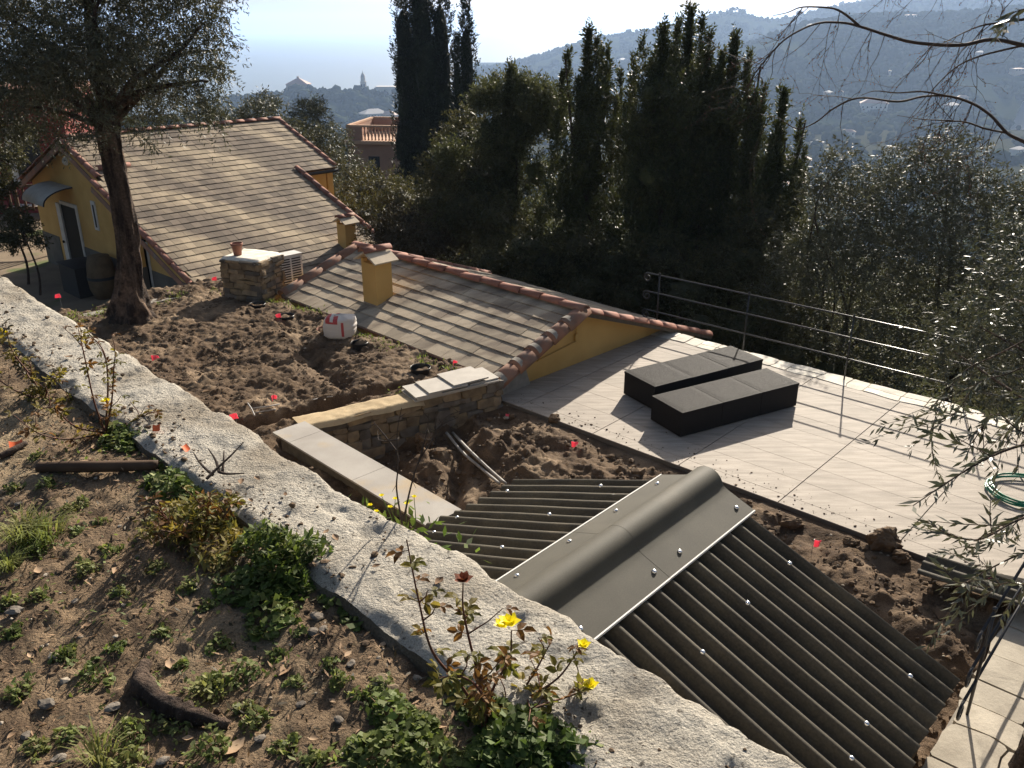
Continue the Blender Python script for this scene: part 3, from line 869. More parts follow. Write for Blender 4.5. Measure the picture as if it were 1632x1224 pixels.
# bins by the door
def bin_at(px, py, r, h, label, m_, cat='bin', name='bin'):
    p = P(px, py, ZG + .05)
    t = thing(name, p, label, cat)
    mb = MB(); mb.lathe([(0, 0), (r * .85, 0), (r, h * .55), (r * 1.02, h * .96), (r * .98, h)], 18, p); mb.build('body', MT[m_], t, True)
    mb = MB(); mb.lathe([(r * 1.06, h * .95), (r * 1.07, h), (r * .9, h * 1.08), (0, h * 1.12)], 18, p); mb.build('lid', MT[m_], t, True)
    return t
p_ = HB(-.35, .55, ZG + .02)
t = thing('covered_crate', p_, 'dark covered crate standing against the yellow gable below the narrow window', 'crate')
mb = MB(); mb.cbox(p_ + ZUP * .42, PHB, RB, ZUP, 1.1, .7, .84); mb.build('body', MT['grey_dark'], t)
mb = MB(); mb.grid([[tuple(p_ + PHB * (x * 1.2 - .6) + RB * (y * .8 - .4) + ZUP * (.86 + .1 * math.sin(x * 3.1) * math.sin(y * 3.1))) for x in np.linspace(0, 1, 7)] for y in np.linspace(0, 1, 5)])
mb.build('cover', MT['black'], t, True)
q_ = HB(-.15, 1.45, ZG + .02)
t = thing('barrel', q_, 'rounded tan barrel beside the dark covered crate', 'barrel')
mb = MB(); mb.lathe([(0, 0), (.26, 0), (.36, .3), (.38, .6), (.34, .95), (.27, 1.18), (.0, 1.2)], 20, q_); mb.build('body', MT['barrel_tan'], t, True)
mb = MB(); mb.lathe([(.385, .56), (.39, .6), (.385, .64)], 20, q_); mb.build('hoop', MT['grey_dark'], t)

# ------------------------------------------------------------------ stonework
def stone_meshes():
    import bmesh
    out = []
    for sd_ in range(7):
        g = np.random.default_rng(300 + sd_)
        bm = bmesh.new(); bmesh.ops.create_cube(bm, size=1)
        bmesh.ops.subdivide_edges(bm, edges=bm.edges[:], cuts=1, use_grid_fill=True)
        for v in bm.verts:
            c = Vector(v.co)
            n_ = sum(1 for k in c if abs(k) > .4)
            c *= {3: .90, 2: .97, 1: 1.02, 0: 1}[n_]
            v.co = c + Vector(g.normal(0, .035, 3))
        me = bpy.data.meshes.new('stone'); bm.to_mesh(me); bm.free(); out.append(me)
    return out
SM = {}
for k in ('stone_a', 'stone_b'):
    SM[k] = stone_meshes()
    for m_ in SM[k]: m_.materials.append(MT[k])
def stonework(parent, o, U, V, N, width, height, g, hr=(.05, .12), wr=(.1, .32), depth=.12, mats=('stone_a', 'stone_a', 'stone_b'), name='stone'):
    z = 0
    while z < height - .02:
        h = min(g.uniform(*hr), height - z)
        if height - z - h < hr[0] * .6: h = height - z
        x = -g.uniform(0, wr[0])
        while x < width:
            w_ = g.uniform(*wr)
            x0, x1 = max(x, -.02), min(x + w_, width + .02); x += w_
            if x1 - x0 < .05: continue
            c = o + U * ((x0 + x1) / 2) + V * (z + h / 2 + g.uniform(-.008, .008)) + N * g.uniform(-.03, .02)
            a_ = g.uniform(-.10, .10)
            u2 = U * math.cos(a_) + V * math.sin(a_); v2 = V * math.cos(a_) - U * math.sin(a_)
            fl = -1 if g.uniform() < .5 else 1
            me = SM[mats[g.integers(len(mats))]][g.integers(7)]
            inst(name, me, parent, frame(c, u2 * fl, v2, N * fl, (x1 - x0) * 1.02, h * g.uniform(.9, 1.05), depth))
        z += h
# square stone pillar at the corner of the bed
pc0 = P(362, 468, .30); U1 = (P(432, 476, .30) - pc0); U1.z = 0
Ux = U1.normalized(); Uy = Vector((-Ux.y, Ux.x, 0))
pil = thing('stone_pillar', pc0 + Ux * .4 + Uy * .4, 'squat dry-stone pillar with a pale capping at the corner of the bed', 'pillar')
PWd, PDp, PHt = .72, .62, .62
mb = MB(); mb.box(pc0 + Ux * .04 + Uy * .04 - ZUP * .5, Ux * (PWd - .08), Uy * (PDp - .08), ZUP * (PHt + .46)); mb.build('core', MT['mortar'], pil)
g = np.random.default_rng(31)
stonework(pil, pc0 - ZUP * .1, Ux, ZUP, -Uy, PWd, PHt + .1, g)
stonework(pil, pc0 + Ux * PWd - ZUP * .1, Uy, ZUP, Ux, PDp, PHt + .1, g)
stonework(pil, pc0 + Uy * PDp - ZUP * .1, -Uy, ZUP, -Ux, PDp, PHt + .1, g)
stonework(pil, pc0 + Ux * PWd + Uy * PDp - ZUP * .1, -Ux, ZUP, Uy, PWd, PHt + .1, g, wr=(.3, .4), hr=(.2, .3))
mb = MB()
gx = np.linspace(-.05, PWd + .05, 14); gy = np.linspace(-.05, PDp + .05, 12)
GX, GY = np.meshgrid(gx, gy, indexing='ij')
gz = PHt + .035 + fbm(GX * 6, GY * 6, 81) * .018
ed = np.minimum(np.minimum(GX + .05, PWd + .05 - GX), np.minimum(GY + .05, PDp + .05 - GY)); gz -= np.clip(.03 - ed, 0, 1) * 2.2
jx = fbm(GX * 7, GY * 7, 82) * .02
gg = np.array(pc0) + (GX + jx)[..., None] * np.array(Ux) + (GY + jx)[..., None] * np.array(Uy) + gz[..., None] * np.array([0, 0, 1.])
mb.grid(gg.transpose(1, 0, 2)[::-1][::-1]); mb.build('capping', MT['flagstone'], pil, True)
# terracotta pot on it
pp = pc0 + Ux * .17 + Uy * .2 + ZUP * (PHt + .03)
pot = thing('flower_pot', pp, 'empty terracotta flower pot standing on the stone pillar', 'pot')
mb = MB(); mb.lathe([(0, 0), (.065, 0), (.085, .16), (.10, .165), (.104, .21), (.096, .212), (.08, .16), (.06, .03), (0, .03)], 22, pp); mb.build('body', MT['terracotta'], pot, True)
# air conditioner beside the pillar
ap = pc0 + Ux * (PWd - .02) + Uy * .45 - ZUP * .06
acd = (Ux * .55 - Uy * .83).normalized(); acs = Vector((-acd.y, acd.x, 0))
acu = thing('air_conditioner', ap + acs * .2, 'white air conditioner unit with grilles, beside the stone pillar', 'air conditioner')
o0 = ap + acd * .02
AW, AH, ADp = .46, .58, .24
o0 = P(452, 470, .1); acd = (Uy * .9 + Ux * .42).normalized() ; acs = Vector((acd.y, -acd.x, 0))
o0 = pc0 + Ux * (PWd - .20) + Uy * .66 - ZUP * .02
mb = MB(); mb.box(o0, acs * ADp, acd * AW, ZUP * AH); cas = mb.build('casing', MT['white_paint'], acu)
mb = MB(); mb.box(o0 + ZUP * (AH + .001) - acd * .01 - acs * .01, acs * (ADp + .02), acd * (AW + .02), ZUP * .015); mb.build('lid', MT['white_paint'], acu)
for fo, fu, fw in ((o0 - acd * .004, acs, ADp), (o0 + acs * (ADp + .004), acd, AW)):
    for half in range(2):
        for k in range(11):
            mb = MB(); nn_ = fu.cross(ZUP)
            mb.cbox(fo + fu * (fw * (.27 + .46 * half)) + ZUP * (.08 + k * .044), fu, nn_, ZUP, fw * .38, .006, .022)
            mb.build('grille_slat', MT['grey_dark'], acu)

# low stone wall round the pit: arm with mortar bed and the slab-topped arm
pw_ = thing('garden_wall', T(0, -2.7, 0), 'low dry-stone wall with slab coping round the dug pit', 'wall')
C0, C1 = T(-.50, -2.66), T(.22, -.12)
Ua = (C1 - C0).normalized(); Na = Ua.cross(ZUP); Na = Na if Na.dot(SD) > 0 else -Na
La = (C1 - C0).length
mb = MB(); mb.box(C0 - Na * .30 - ZUP * .75, Ua * La, Na * .27, ZUP * 1.06); mb.build('core', MT['mortar'], pw_)
g = np.random.default_rng(33)
stonework(pw_, C0 - ZUP * .5 - Na * .05, Ua, ZUP, Na, La, .82, g, (.06, .15), (.12, .38))
stonework(pw_, C1 - ZUP * .5, -Na, ZUP, Ua, .3, .82, g, (.06, .15), (.15, .3))
# mortar bed on the first half of the arm
gx = np.linspace(-.02, 1.55, 60); gy = np.linspace(-.34, .05, 18)
GX, GY = np.meshgrid(gx, gy, indexing='ij')
gz = .335 + fbm(GX * 5, GY * 5, 85, 4) * .022 - np.clip(.05 - np.minimum(GY + .34, .05 - GY), 0, 1) * 1.2 - np.clip(GX - 1.45, 0, 1) * .3
yj = fbm(GX * 6, GX * 0 + 1, 86) * .025
gg = np.array(C0) + GX[..., None] * np.array(Ua) + (GY + yj * (GY > -.1))[..., None] * np.array(Na) + gz[..., None] * np.array([0, 0, 1.])
mb = MB().grid(gg); mb.build('mortar_bed', MT['sand_mortar'], pw_, True)
gg2 = np.array(W(0, 0, 0))
# slab-topped arm
D0, D1 = T(-.56, -2.60), T(2.22, -2.76)
Ud = (D1 - D0).normalized(); Nd = Ud.cross(ZUP); Nd = Nd if Nd.dot(TD) < 0 else -Nd
mb = MB(); mb.box(D0 + Nd * .03 - ZUP * .75 + Ud * .05, Ud * (2.75), Nd * .30, ZUP * 1.06); mb.build('core', MT['mortar'], pw_)
stonework(pw_, D0 - ZUP * .5 + Nd * .05 + Ud * .1, Ud, ZUP, -Nd, 2.7, .8, g, (.06, .15), (.12, .38))
x = 0
for k, ln in enumerate((.36, 1.2, 1.2)):
    mb = MB(); mb.box(D0 + Ud * (x + .003) + Nd * -.02 + ZUP * (.335), Ud * (ln - .005), Nd * .42, ZUP * .022); mb.build('coping_slab', MT['slab'], pw_)
    x += ln
# loose white slabs stacked on the far end of the arm
LBL = ['short white slab at the pit end of the slab stack', 'white slab in the middle of the stack on the stone wall', 'white slab lying topmost on the stack beside the cottage roof', 'white slab at the cottage end of the slab stack', 'long lower slab under the white slabs on the stone wall', 'long bottom slab of the stack on the stone wall']
def slab(x0, x1, y0, y1, z, th, rot, label):
    o = C0 + Ua * x0 + Na * y0 + ZUP * z
    u = (Ua * math.cos(rot) + Na * math.sin(rot)); n_ = (Na * math.cos(rot) - Ua * math.sin(rot))
    t = MB(); t.box(o, u * (x1 - x0), n_ * (y1 - y0), ZUP * th)
    ob = t.build('stone_slab', MT['slab_white'], None)
    tag(ob, label, 'slab', 'loose slabs stacked on the garden wall')
slab(1.42, 2.45, -.36, .04, .318, .022, .0, LBL[5])
slab(1.46, 2.62, -.35, .05, .342, .022, .01, LBL[4])
slab(1.44, 1.80, -.37, .05, .366, .02, .03, LBL[0])
slab(1.62, 2.16, -.36, .06, .388, .02, .02, LBL[1])
slab(1.95, 2.46, -.40, .05, .410, .02, -.03, LBL[2])
slab(2.20, 2.63, -.40, .03, .366, .02, -.01, LBL[3])
# ------------------------------------------------------------------ shed with corrugated roof
SHR, SHE, SHW = 4.32, .42, 2.12          # ridge position along s, eave height, half span
SHZ = 1.20
sl = math.atan2(SHZ - SHE, SHW)
shed = thing('shed', T(SHR, -3.8, -.3), 'low shed with a dark corrugated gable roof below the concrete wall', 'shed')
mb = MB()
mb.box(T(SHR - SHW + .14, -5.6, -.6), SD * .1, TD * 3.45, ZUP * .98)
mb.box(T(SHR + SHW - .24, -5.6, -.6), SD * .1, TD * 3.45, ZUP * .98)
v = [T(SHR - SHW + .14, -2.2, -.6), T(SHR + SHW - .14, -2.2, -.6), T(SHR + SHW - .14, -2.2, .42), T(SHR, -2.2, SHZ - .06), T(SHR - SHW + .14, -2.2, .42)]
v = [tuple(q) for q in v] + [tuple(q - TD * .1) for q in v]
mb.add(v, [], [(0, 2, 1), (0, 3, 2), (0, 4, 3), (5, 6, 7), (5, 7, 8), (5, 8, 9)])
mb.build('wall', MT['mortar'], shed)
PITCHC = .162
def sheet(side, t0, t1, x0, x1, z_off):
    """corrugated sheet on one slope: x = distance down the slope from the ridge"""
    d = (SD * side * math.cos(sl) - ZUP * math.sin(sl)); n_ = (ZUP * math.cos(sl) + SD * side * math.sin(sl))
    m = int(round((t0 - t1) / PITCHC * 14))
    tt = np.linspace(t0, t1, m + 1)
    base = T(SHR, 0, SHZ - .055)
    xs = np.linspace(x0, x1, 12)
    rows_ = []
    wob = fbm(xs * 1.4, xs * 0 + t0, 91 + side) * .010
    for up in (0, 1):
        h = .041 * (1 - 2 * np.abs(np.sin((tt + 2.06) / PITCHC * math.pi)) ** 2.5) + z_off + (.0 if up else -.007)
        g_ = np.array(base)[None, None] + xs[:, None, None] * np.array(d) + tt[None, :, None] * np.array(TD) + (h[None, :] + wob[:, None])[..., None] * np.array(n_)
        rows_.append(g_)
    mbx = MB()
    flip = side > 0
    mbx.grid(rows_[1] if flip else rows_[1][::-1]); mbx.grid(rows_[0][::-1] if flip else rows_[0])
    e1 = np.stack([rows_[0][-1], rows_[1][-1]], 0); mbx.grid(e1)
    e2 = np.stack([rows_[0][:, 0], rows_[1][:, 0]], 0); mbx.grid(e2)
    e3 = np.stack([rows_[0][:, -1], rows_[1][:, -1]], 0); mbx.grid(e3)
    o = mbx.build('corrugated_sheet', MT['corrugated'], shed, True)
    md = o.modifiers.new('edge', 'EDGE_SPLIT'); md.split_angle = R(50)
    return o
scr = MB(); scr.lathe([(.0, .014), (.009, .0135), (.016, .009), (.019, .002), (.019, -.004)], 10); screw_me = scr.mesh('screw'); smooth(screw_me); screw_me.materials.append(MT['screw'])
bsc = MB(); bsc.lathe([(.0, .016), (.01, .015), (.017, .008), (.02, 0), (.02, -.006)], 10); bolt_me = bsc.mesh('bolt_cap'); smooth(bolt_me); bolt_me.materials.append(MT['screw'])
SLN = SHW / math.cos(sl)
for side in (-1, 1):
    for k in range(4):
        t0 = -2.06 - k * PITCHC * 5.5
        sheet(side, t0, t0 - PITCHC * 5.9, .18, SLN - (.05 if side < 0 else .0) + rnd.uniform(-.02, .035), .007 * (k % 2) + rnd.uniform(0, .002))
    d = (SD * side * math.cos(sl) - ZUP * math.sin(sl)); n_ = (ZUP * math.cos(sl) + SD * side * math.sin(sl))
    for xq in (.95, 1.95):
        for k in ((1, 5, 9, 12, 17) if xq < 1 else (2, 6, 8, 13, 18)):
            q = T(SHR, -2.06 - k * PITCHC, SHZ - .055) + d * (xq + rnd.uniform(-.04, .04)) + n_ * .044
            inst('bolt', bolt_me, shed, frame(q, d, TD, n_, 1, 1, 1))
# ridge cap in overlapping lengths
def cap_piece(t0, t1, lift):
    prof = []
    for side in (-1, 1):
        pr = []
        for x in np.linspace(.46, .165, 5):
            pr.append((side * x * math.cos(sl), -x * math.sin(sl) + .012))
        prof.append(pr)
    roll = [(.142 * math.sin(a_), .012 + .13 * math.cos(a_) - .055) for a_ in np.radians(np.linspace(-88, 88, 15))]
    full = prof[0] + roll + prof[1][::-1]
    full = np.array(full)
    # round the valley between wing and roll
    for _ in range(2):
        full[1:-1] = full[1:-1] * .5 + (full[:-2] + full[2:]) * .25
    tt = np.linspace(t0, t1, 8)
    def surf(off):
        return np.array([[tuple(T(SHR + x, t_, SHZ + z + off + lift - .014)) for x, z in full] for t_ in tt])
    up, dn = surf(.009), surf(.005)
    mbx = MB(); mbx.grid(up[::-1]); mbx.grid(dn)
    for e in ((up[0], dn[0]), (dn[-1], up[-1]), (up[:, 0], dn[:, 0]), (dn[:, -1], up[:, -1])):
        mbx.grid(np.stack(e, 0))
    o = mbx.build('ridge_cap', MT['ridge_cap'], shed, True)
    md = o.modifiers.new('edge', 'EDGE_SPLIT'); md.split_angle = R(60)
    # pale cut edge strips
    for s_ in (0, -1):
        mbe = MB()
        sg = -1 if s_ == 0 else 1
        a0 = Vector(up[0, s_]); a1 = Vector(up[-1, s_])
        mbe.box(a0 - ZUP * .014 + SD * (sg * .001), a1 - a0, SD * (sg * .011), ZUP * .017)
        mbe.build('cap_edge', MT['white_edge'], shed)
    return up
for t0, t1, lf in ((-1.98, -3.20, .0012), (-3.14, -4.3, .000), (-4.24, -5.66, .0012)):
    cap_piece(t0, t1, lf)
    for side in (-1, 1):
        d = (SD * side * math.cos(sl) - ZUP * math.sin(sl)); n_ = (ZUP * math.cos(sl) + SD * side * math.sin(sl))
        for t_ in ((t0 - .12, t0 - .95) if side > 0 else (t0 - .22, t0 - .8)):
            inst('screw', screw_me, shed, frame(T(SHR, t_, SHZ - .014 + .024 + lf) + d * .36, d, TD, n_))
mb = MB(); q = T(SHR, -3.0, SHZ - .055); d = (-SD * math.cos(sl) - ZUP * math.sin(sl)); n_ = (ZUP * math.cos(sl) - SD * math.sin(sl))
mb.cbox(T(SHR, -2.06 - 7 * PITCHC, SHZ - .055) + d * 1.93 + n_ * .032, d, TD, n_, .07, .04, .004); mb.build('sticker', MT['white_edge'], shed)

# ------------------------------------------------------------------ wicker boxes on the terrace
mw = bpy.data.materials.new('wicker'); mw.use_nodes = True
nt = mw.node_tree; bs = nt.nodes['Principled BSDF']
bs.inputs['Base Color'].default_value = (.022, .020, .019, 1); bs.inputs['Roughness'].default_value = .34; bs.inputs['Specular IOR Level'].default_value = .09
tc = nd(nt, 'ShaderNodeTexCoord')
br = nd(nt, 'ShaderNodeTexBrick'); br.inputs['Scale'].default_value = 28; br.inputs['Mortar Size'].default_value = .03; br.inputs['Mortar Smooth'].default_value = 1.0
br.inputs['Brick Width'].default_value = .55; br.inputs['Row Height'].default_value = .22
nt.links.new(tc.outputs['Object'], br.inputs['Vector'])
bp = nd(nt, 'ShaderNodeBump'); bp.inputs['Strength'].default_value = .8; bp.inputs['Distance'].default_value = .006
nt.links.new(br.outputs['Fac'], bp.inputs['Height']); bp.invert = True
nz = nd(nt, 'ShaderNodeTexNoise'); nz.inputs['Scale'].default_value = 60
nt.links.new(tc.outputs['Object'], nz.inputs['Vector'])
mr = nd(nt, 'ShaderNodeMapRange'); mr.inputs[3].default_value = .55; mr.inputs[4].default_value = .85
nt.links.new(nz.outputs[0], mr.inputs[0]); nt.links.new(mr.outputs[0], bs.inputs['Roughness'])
nt.links.new(bp.outputs[0], bs.inputs['Normal'])
def wicker(c, heading, L_, W__, H_, label):
    u = Vector((math.cos(heading), math.sin(heading), 0)); v_ = Vector((-u.y, u.x, 0))
    t = thing('wicker_bench', (c.x, c.y, .002), label, 'bench', 'dark wicker benches on the terrace')
    t.rotation_euler = (0, 0, heading)
    def part(name, mbx):
        me = mbx.mesh(name); me.materials.append(mw)
        o = bpy.data.objects.new(name, me); COL.objects.link(o); o.parent = t
        return o
    m3 = L_ / 3
    for k in range(3):
        x0 = -L_ / 2 + k * m3
        mbx = MB(); mbx.box((x0 + .004, -W__ / 2, .012), (m3 - .008, 0, 0), (0, W__, 0), (0, 0, H_ - .04)); part('module', mbx)
        mbx = MB()
        xs = np.linspace(x0 + .002, x0 + m3 - .002, 10); ys = np.linspace(-W__ / 2 - .006, W__ / 2 + .006, 10)
        XX, YY = np.meshgrid(xs, ys)
        ex_ = np.minimum(np.minimum(XX - xs[0], xs[-1] - XX), np.minimum(YY - ys[0], ys[-1] - YY))
        ZZ = H_ - np.clip(.012 - ex_, 0, 1) * .5 + rnd.uniform(-.003, .003)
        mbx.grid(np.stack([XX, YY, ZZ], -1))
        lip = [(xs[0], ys[0]), (xs[-1], ys[0]), (xs[-1], ys[-1]), (xs[0], ys[-1])]
        zt = float(ZZ[0, 0])
        mbx.add([(a_, b_, zt) for a_, b_ in lip] + [(a_, b_, H_ - .035) for a_, b_ in lip], [(k_, 4 + k_, 4 + (k_ + 1) % 4, (k_ + 1) % 4) for k_ in range(4)])
        part('top_panel', mbx)
    for sx in (-1, 1):
        for sy in (-1, 1):
            mbx = MB(); mbx.box((sx * (L_ / 2 - .05) - .02, sy * (W__ / 2 - .05) - .02, 0), (.04, 0, 0), (0, .04, 0), (0, 0, .014)); part('foot', mbx)
cA = Vector((2.49, 10.86, 0)); cB = Vector((2.73, 10.02, 0))
wicker(cA, math.atan2(.97, 1.62), 1.93, .62, .34, 'black wicker bench lying nearer the railing, crossed by its shadow')
wicker(cB, math.atan2(.92, 1.66), 1.93, .58, .34, 'black wicker bench lying farther from the railing, in front of the other')

# ------------------------------------------------------------------ railings
def scroll(c, d, rad, turns=1.35, n=26, r0=.085):
    """spiral that starts at c going along d and curls downwards"""
    pts = []
    cc = c - ZUP * r0
    for k in range(n):
        a_ = math.pi / 2 + turns * 2 * math.pi * k / (n - 1)
        rr = r0 * (1 - .78 * k / (n - 1))
        pts.append(cc - d * (-math.cos(a_) * -1) * rr * -1 + ZUP * math.sin(a_) * rr)
    return pts
def railing(name, label, base, d, posts, z0, heights, s_end, s_start, rad=.0120, m_='iron'):
    t = thing(name, base + ZUP * z0, label, 'railing')
    for x in posts:
        mb = MB(); mb.tube([base + d * x + ZUP * (z0 - .05), base + d * x + ZUP * (z0 + heights[-1] + .004)], .0115, 8); mb.build('post', MT[m_], t, True)
        mb = MB(); mb.lathe([(0, .022), (.012, .018), (.018, 0), (.012, -.018), (0, -.022)], 10, base + d * x + ZUP * (z0 + heights[-1] + .02)); mb.build('finial', MT[m_], t, True)
    for h in heights:
        p0_ = base + d * s_start + ZUP * (z0 + h)
        mb = MB(); mb.tube([p0_, base + d * s_end + ZUP * (z0 + h)], rad, 8); rl = mb.build('rail', MT[m_], t, True)
        cc = p0_ - ZUP * .075
        pts = [p0_ + d * .02]
        for k in range(30):
            a_ = math.pi / 2 + 1.4 * 2 * math.pi * k / 29
            rr = .075 * (1 - .75 * k / 29)
            pts.append(cc + d * (math.cos(a_) * rr) + ZUP * (math.sin(a_) * rr))
        mb = MB(); mb.tube(pts, np.linspace(rad, rad * .7, len(pts)), 7); mb.build('scroll', MT[m_], rl, True)
    return t
r0_ = T(.12, 3.74); r1_ = T(5.45, 3.74)
dR = (r1_ - r0_).normalized()
railing('railing', 'black iron railing with scrolled ends along the open back edge of the terrace', r0_, dR, (0, 1.56, 3.13, 4.7, 6.27, 7.84), .0, (.32, .63, .93), 8.6, -.22)
q0 = T(6.5, -2.18); dR2 = TD
railing('railing', 'short iron railing beside the flagged landing and the corrugated shed', q0, dR2, (.32, 1.9, 3.4), -.02, (.33, .62, .92), 3.9, .02, .0105, 'iron')

# ------------------------------------------------------------------ green hose
hp = P(1634, 786, .01)
pts = []
for k in range(150):
    a_ = k / 149 * 2 * math.pi * 3.3 + 2.2
    rr = .36 + .028 * math.sin(k * .21) + .012 * math.sin(k * .57)
    pts.append(hp + Vector((math.cos(a_) * rr, math.sin(a_) * rr * .92, .014 + .012 * (k / 50) + .006 * math.sin(k * .4))))
pts += [pts[-1] + Vector((.1 * k, -.02 * k * k * .3, -.008 * k)) for k in range(1, 8)]
mb = MB(); mb.tube(pts, .011, 8)
tag(mb.build('garden_hose', MT['hose'], None, True), 'green garden hose lying coiled on the terrace tiles', 'hose')

# ------------------------------------------------------------------ dark offcuts at the end of the terrace
OC = ['topmost dark corrugated offcut lying across the terrace edge near the olive branch', 'middle dark corrugated offcut in the pile on the terrace edge', 'lowest dark corrugated offcut in the pile on the terrace edge']
for k in range(3):
    c = P(1478 + k * 4, 884 + k * 6, .03 + .05 * (2 - k))
    uu = (P(1580, 912, .06) - P(1470, 876, .06)).normalized(); uu.z = 0; uu.normalize(); ww = Vector((-uu.y, uu.x, 0))
    if k: uu = (uu + ww * .12 * k).normalized(); ww = Vector((-uu.y, uu.x, 0))
    xs = np.linspace(0, .95 - .1 * k, 3); ys = np.linspace(0, .36 - .03 * k, 33)
    gr = np.array([[tuple(c + uu * x + ww * (-y) + ZUP * (.022 * math.cos(y / PITCHC * 2 * math.pi) + .02 * x)) for y in ys] for x in xs])
    mb = MB().grid(gr).grid(gr[::-1] - [0, 0, .008])
    for e in ((gr[0], gr[0] - [0, 0, .008]), (gr[-1] - [0, 0, .008], gr[-1]), (gr[:, 0] - [0, 0, .008], gr[:, 0]), (gr[:, -1], gr[:, -1] - [0, 0, .008])): mb.grid(np.stack(e, 0))
    tag(mb.build('roof_offcut', MT['corrugated'], None, True), OC[k], 'sheet', 'dark corrugated offcuts in a pile')

# ------------------------------------------------------------------ paper sack, pots, flags, pipes
sp = SP(541, 536)
sack = thing('cement_sack', sp, 'crumpled white paper sack with red print standing on the soil', 'sack')
nu, nv = 40, 26
vs = np.zeros((nv, nu, 3))
for i in range(nv):
    h = i / (nv - 1)
    for j in range(nu):
        a_ = 2 * math.pi * j / nu
        ex_ = .62
        cx = np.sign(math.cos(a_)) * abs(math.cos(a_)) ** ex_; cy = np.sign(math.sin(a_)) * abs(math.sin(a_)) ** ex_
        wv = 1 + .1 * math.sin(h * 3.1) - .10 * max(0, h - .75) * 4
        if h < .12: wv *= .8 + h * 1.6
        if h > .9: wv *= max(.02, (1 - h) / .1)
        vs[i, j] = (cx * .22 * wv, cy * .15 * wv, h * .36)
nz_ = fbm(np.arange(nu)[None, :] * .35 + np.zeros((nv, 1)), np.arange(nv)[:, None] * .35 + np.zeros((1, nu)), 95, 4) * .022
nz_[:, -3:] = nz_[:, :3]
vs *= (1 + nz_ * 3)[..., None] * np.array([1, 1, 0]) + np.array([0, 0, 1])
vs[:, :, 2] += nz_ * .9
vs[:, :, 0] += vs[:, :, 2] * .12
ca_, sa_ = math.cos(-.15), math.sin(-.15)
vr = vs.copy(); vr[..., 0] = vs[..., 0] * ca_ - vs[..., 1] * sa_; vr[..., 1] = vs[..., 0] * sa_ + vs[..., 1] * ca_
idx = np.arange(nv * nu).reshape(nv, nu); nxt = np.roll(idx, -1, axis=1)
q = np.stack([idx[:-1], nxt[:-1], nxt[1:], idx[1:]], -1).reshape(-1, 4)
msk = bpy.data.materials.new('sack_paper'); msk.use_nodes = True
nt = msk.node_tree; bs = nt.nodes['Principled BSDF']; bs.inputs['Roughness'].default_value = .75
tc = nd(nt, 'ShaderNodeTexCoord'); sx = nd(nt, 'ShaderNodeSeparateXYZ'); nt.links.new(tc.outputs['Object'], sx.inputs[0])
def band(o, a_, b_):
    g1 = nd(nt, 'ShaderNodeMath', operation='GREATER_THAN'); g1.inputs[1].default_value = a_; nt.links.new(o, g1.inputs[0])
    g2 = nd(nt, 'ShaderNodeMath', operation='LESS_THAN'); g2.inputs[1].default_value = b_; nt.links.new(o, g2.inputs[0])
    m_ = nd(nt, 'ShaderNodeMath', operation='MULTIPLY'); nt.links.new(g1.outputs[0], m_.inputs[0]); nt.links.new(g2.outputs[0], m_.inputs[1]); return m_.outputs[0]
def mul(a_, b_, op='MULTIPLY'):
    m_ = nd(nt, 'ShaderNodeMath', operation=op); nt.links.new(a_, m_.inputs[0]); nt.links.new(b_, m_.inputs[1]); return m_.outputs[0]
u1 = mul(band(sx.outputs[0], -.17, .02), band(sx.outputs[2], .25, .345))
u2 = mul(band(sx.outputs[0], -.10, -.05), band(sx.outputs[2], .28, .36))
inv = nd(nt, 'ShaderNodeMath', operation='SUBTRACT'); inv.inputs[0].default_value = 1; nt.links.new(u2, inv.inputs[1])
red = mul(mul(u1, inv.outputs[0]), mul(u1, u1), 'MAXIMUM')
u3 = mul(band(sx.outputs[0], .07, .11), band(sx.outputs[2], .06, .28))
red = mul(mul(mul(u1, inv.outputs[0]), u3, 'MAXIMUM'), mul(u1, inv.outputs[0]), 'MAXIMUM')
mx = nd(nt, 'ShaderNodeMix', data_type='RGBA'); mx.inputs[6].default_value = (.58, .53, .48, 1); mx.inputs[7].default_value = (.42, .06, .06, 1)
nt.links.new(red, mx.inputs[0]); nt.links.new(mx.outputs[2], bs.inputs['Base Color'])
mb = MB().add(vr.reshape(-1, 3), q); me = mb.mesh('body'); smooth(me); me.materials.append(msk)
o = bpy.data.objects.new('body', me); COL.objects.link(o); o.parent = sack; o.location = (0, 0, -.01)
mb = MB(); mb.tube([sp + Vector((.06 + .03 * math.sin(k), -.155 + .004 * k, .20 - .05 * k)) for k in range(4)], .006, 5); mb.build('fold', MT['white_paint'], sack)

def buried_pot(px, py, r, label, m_='plastic_black', name='plant_pot'):
    p = SP(px, py)
    t = thing(name, p, label, 'pot')
    mb = MB(); mb.lathe([(r * .8, -.2), (r * .96, .02), (r * 1.0, .035), (r * 1.03, .04), (r * 1.03, .028), (r * .99, .0), (r * .93, -.2)][::-1], 24, p); mb.build('rim', MT[m_], t, True)
    mb = MB(); mb.lathe([(r * .97, .012), (r * .9, -.07), (.0, -.08)], 24, p); mb.build('inside', MT['plastic_black' if m_ != 'terracotta' else 'terracotta'], t, True)
buried_pot(411, 487, .125, 'black plastic pot sunk in the soil in front of the stone pillar')
buried_pot(456, 506, .125, 'black plastic pot sunk in the soil beside a red flag')
buried_pot(573, 549, .12, 'black plastic pot sunk in the soil just below the paper sack')
buried_pot(670, 589, .135, 'black plastic pot sunk in the soil near the stack of slabs')
buried_pot(519, 527, .13, 'terracotta pot tipped in the soil left of the paper sack', 'terracotta')

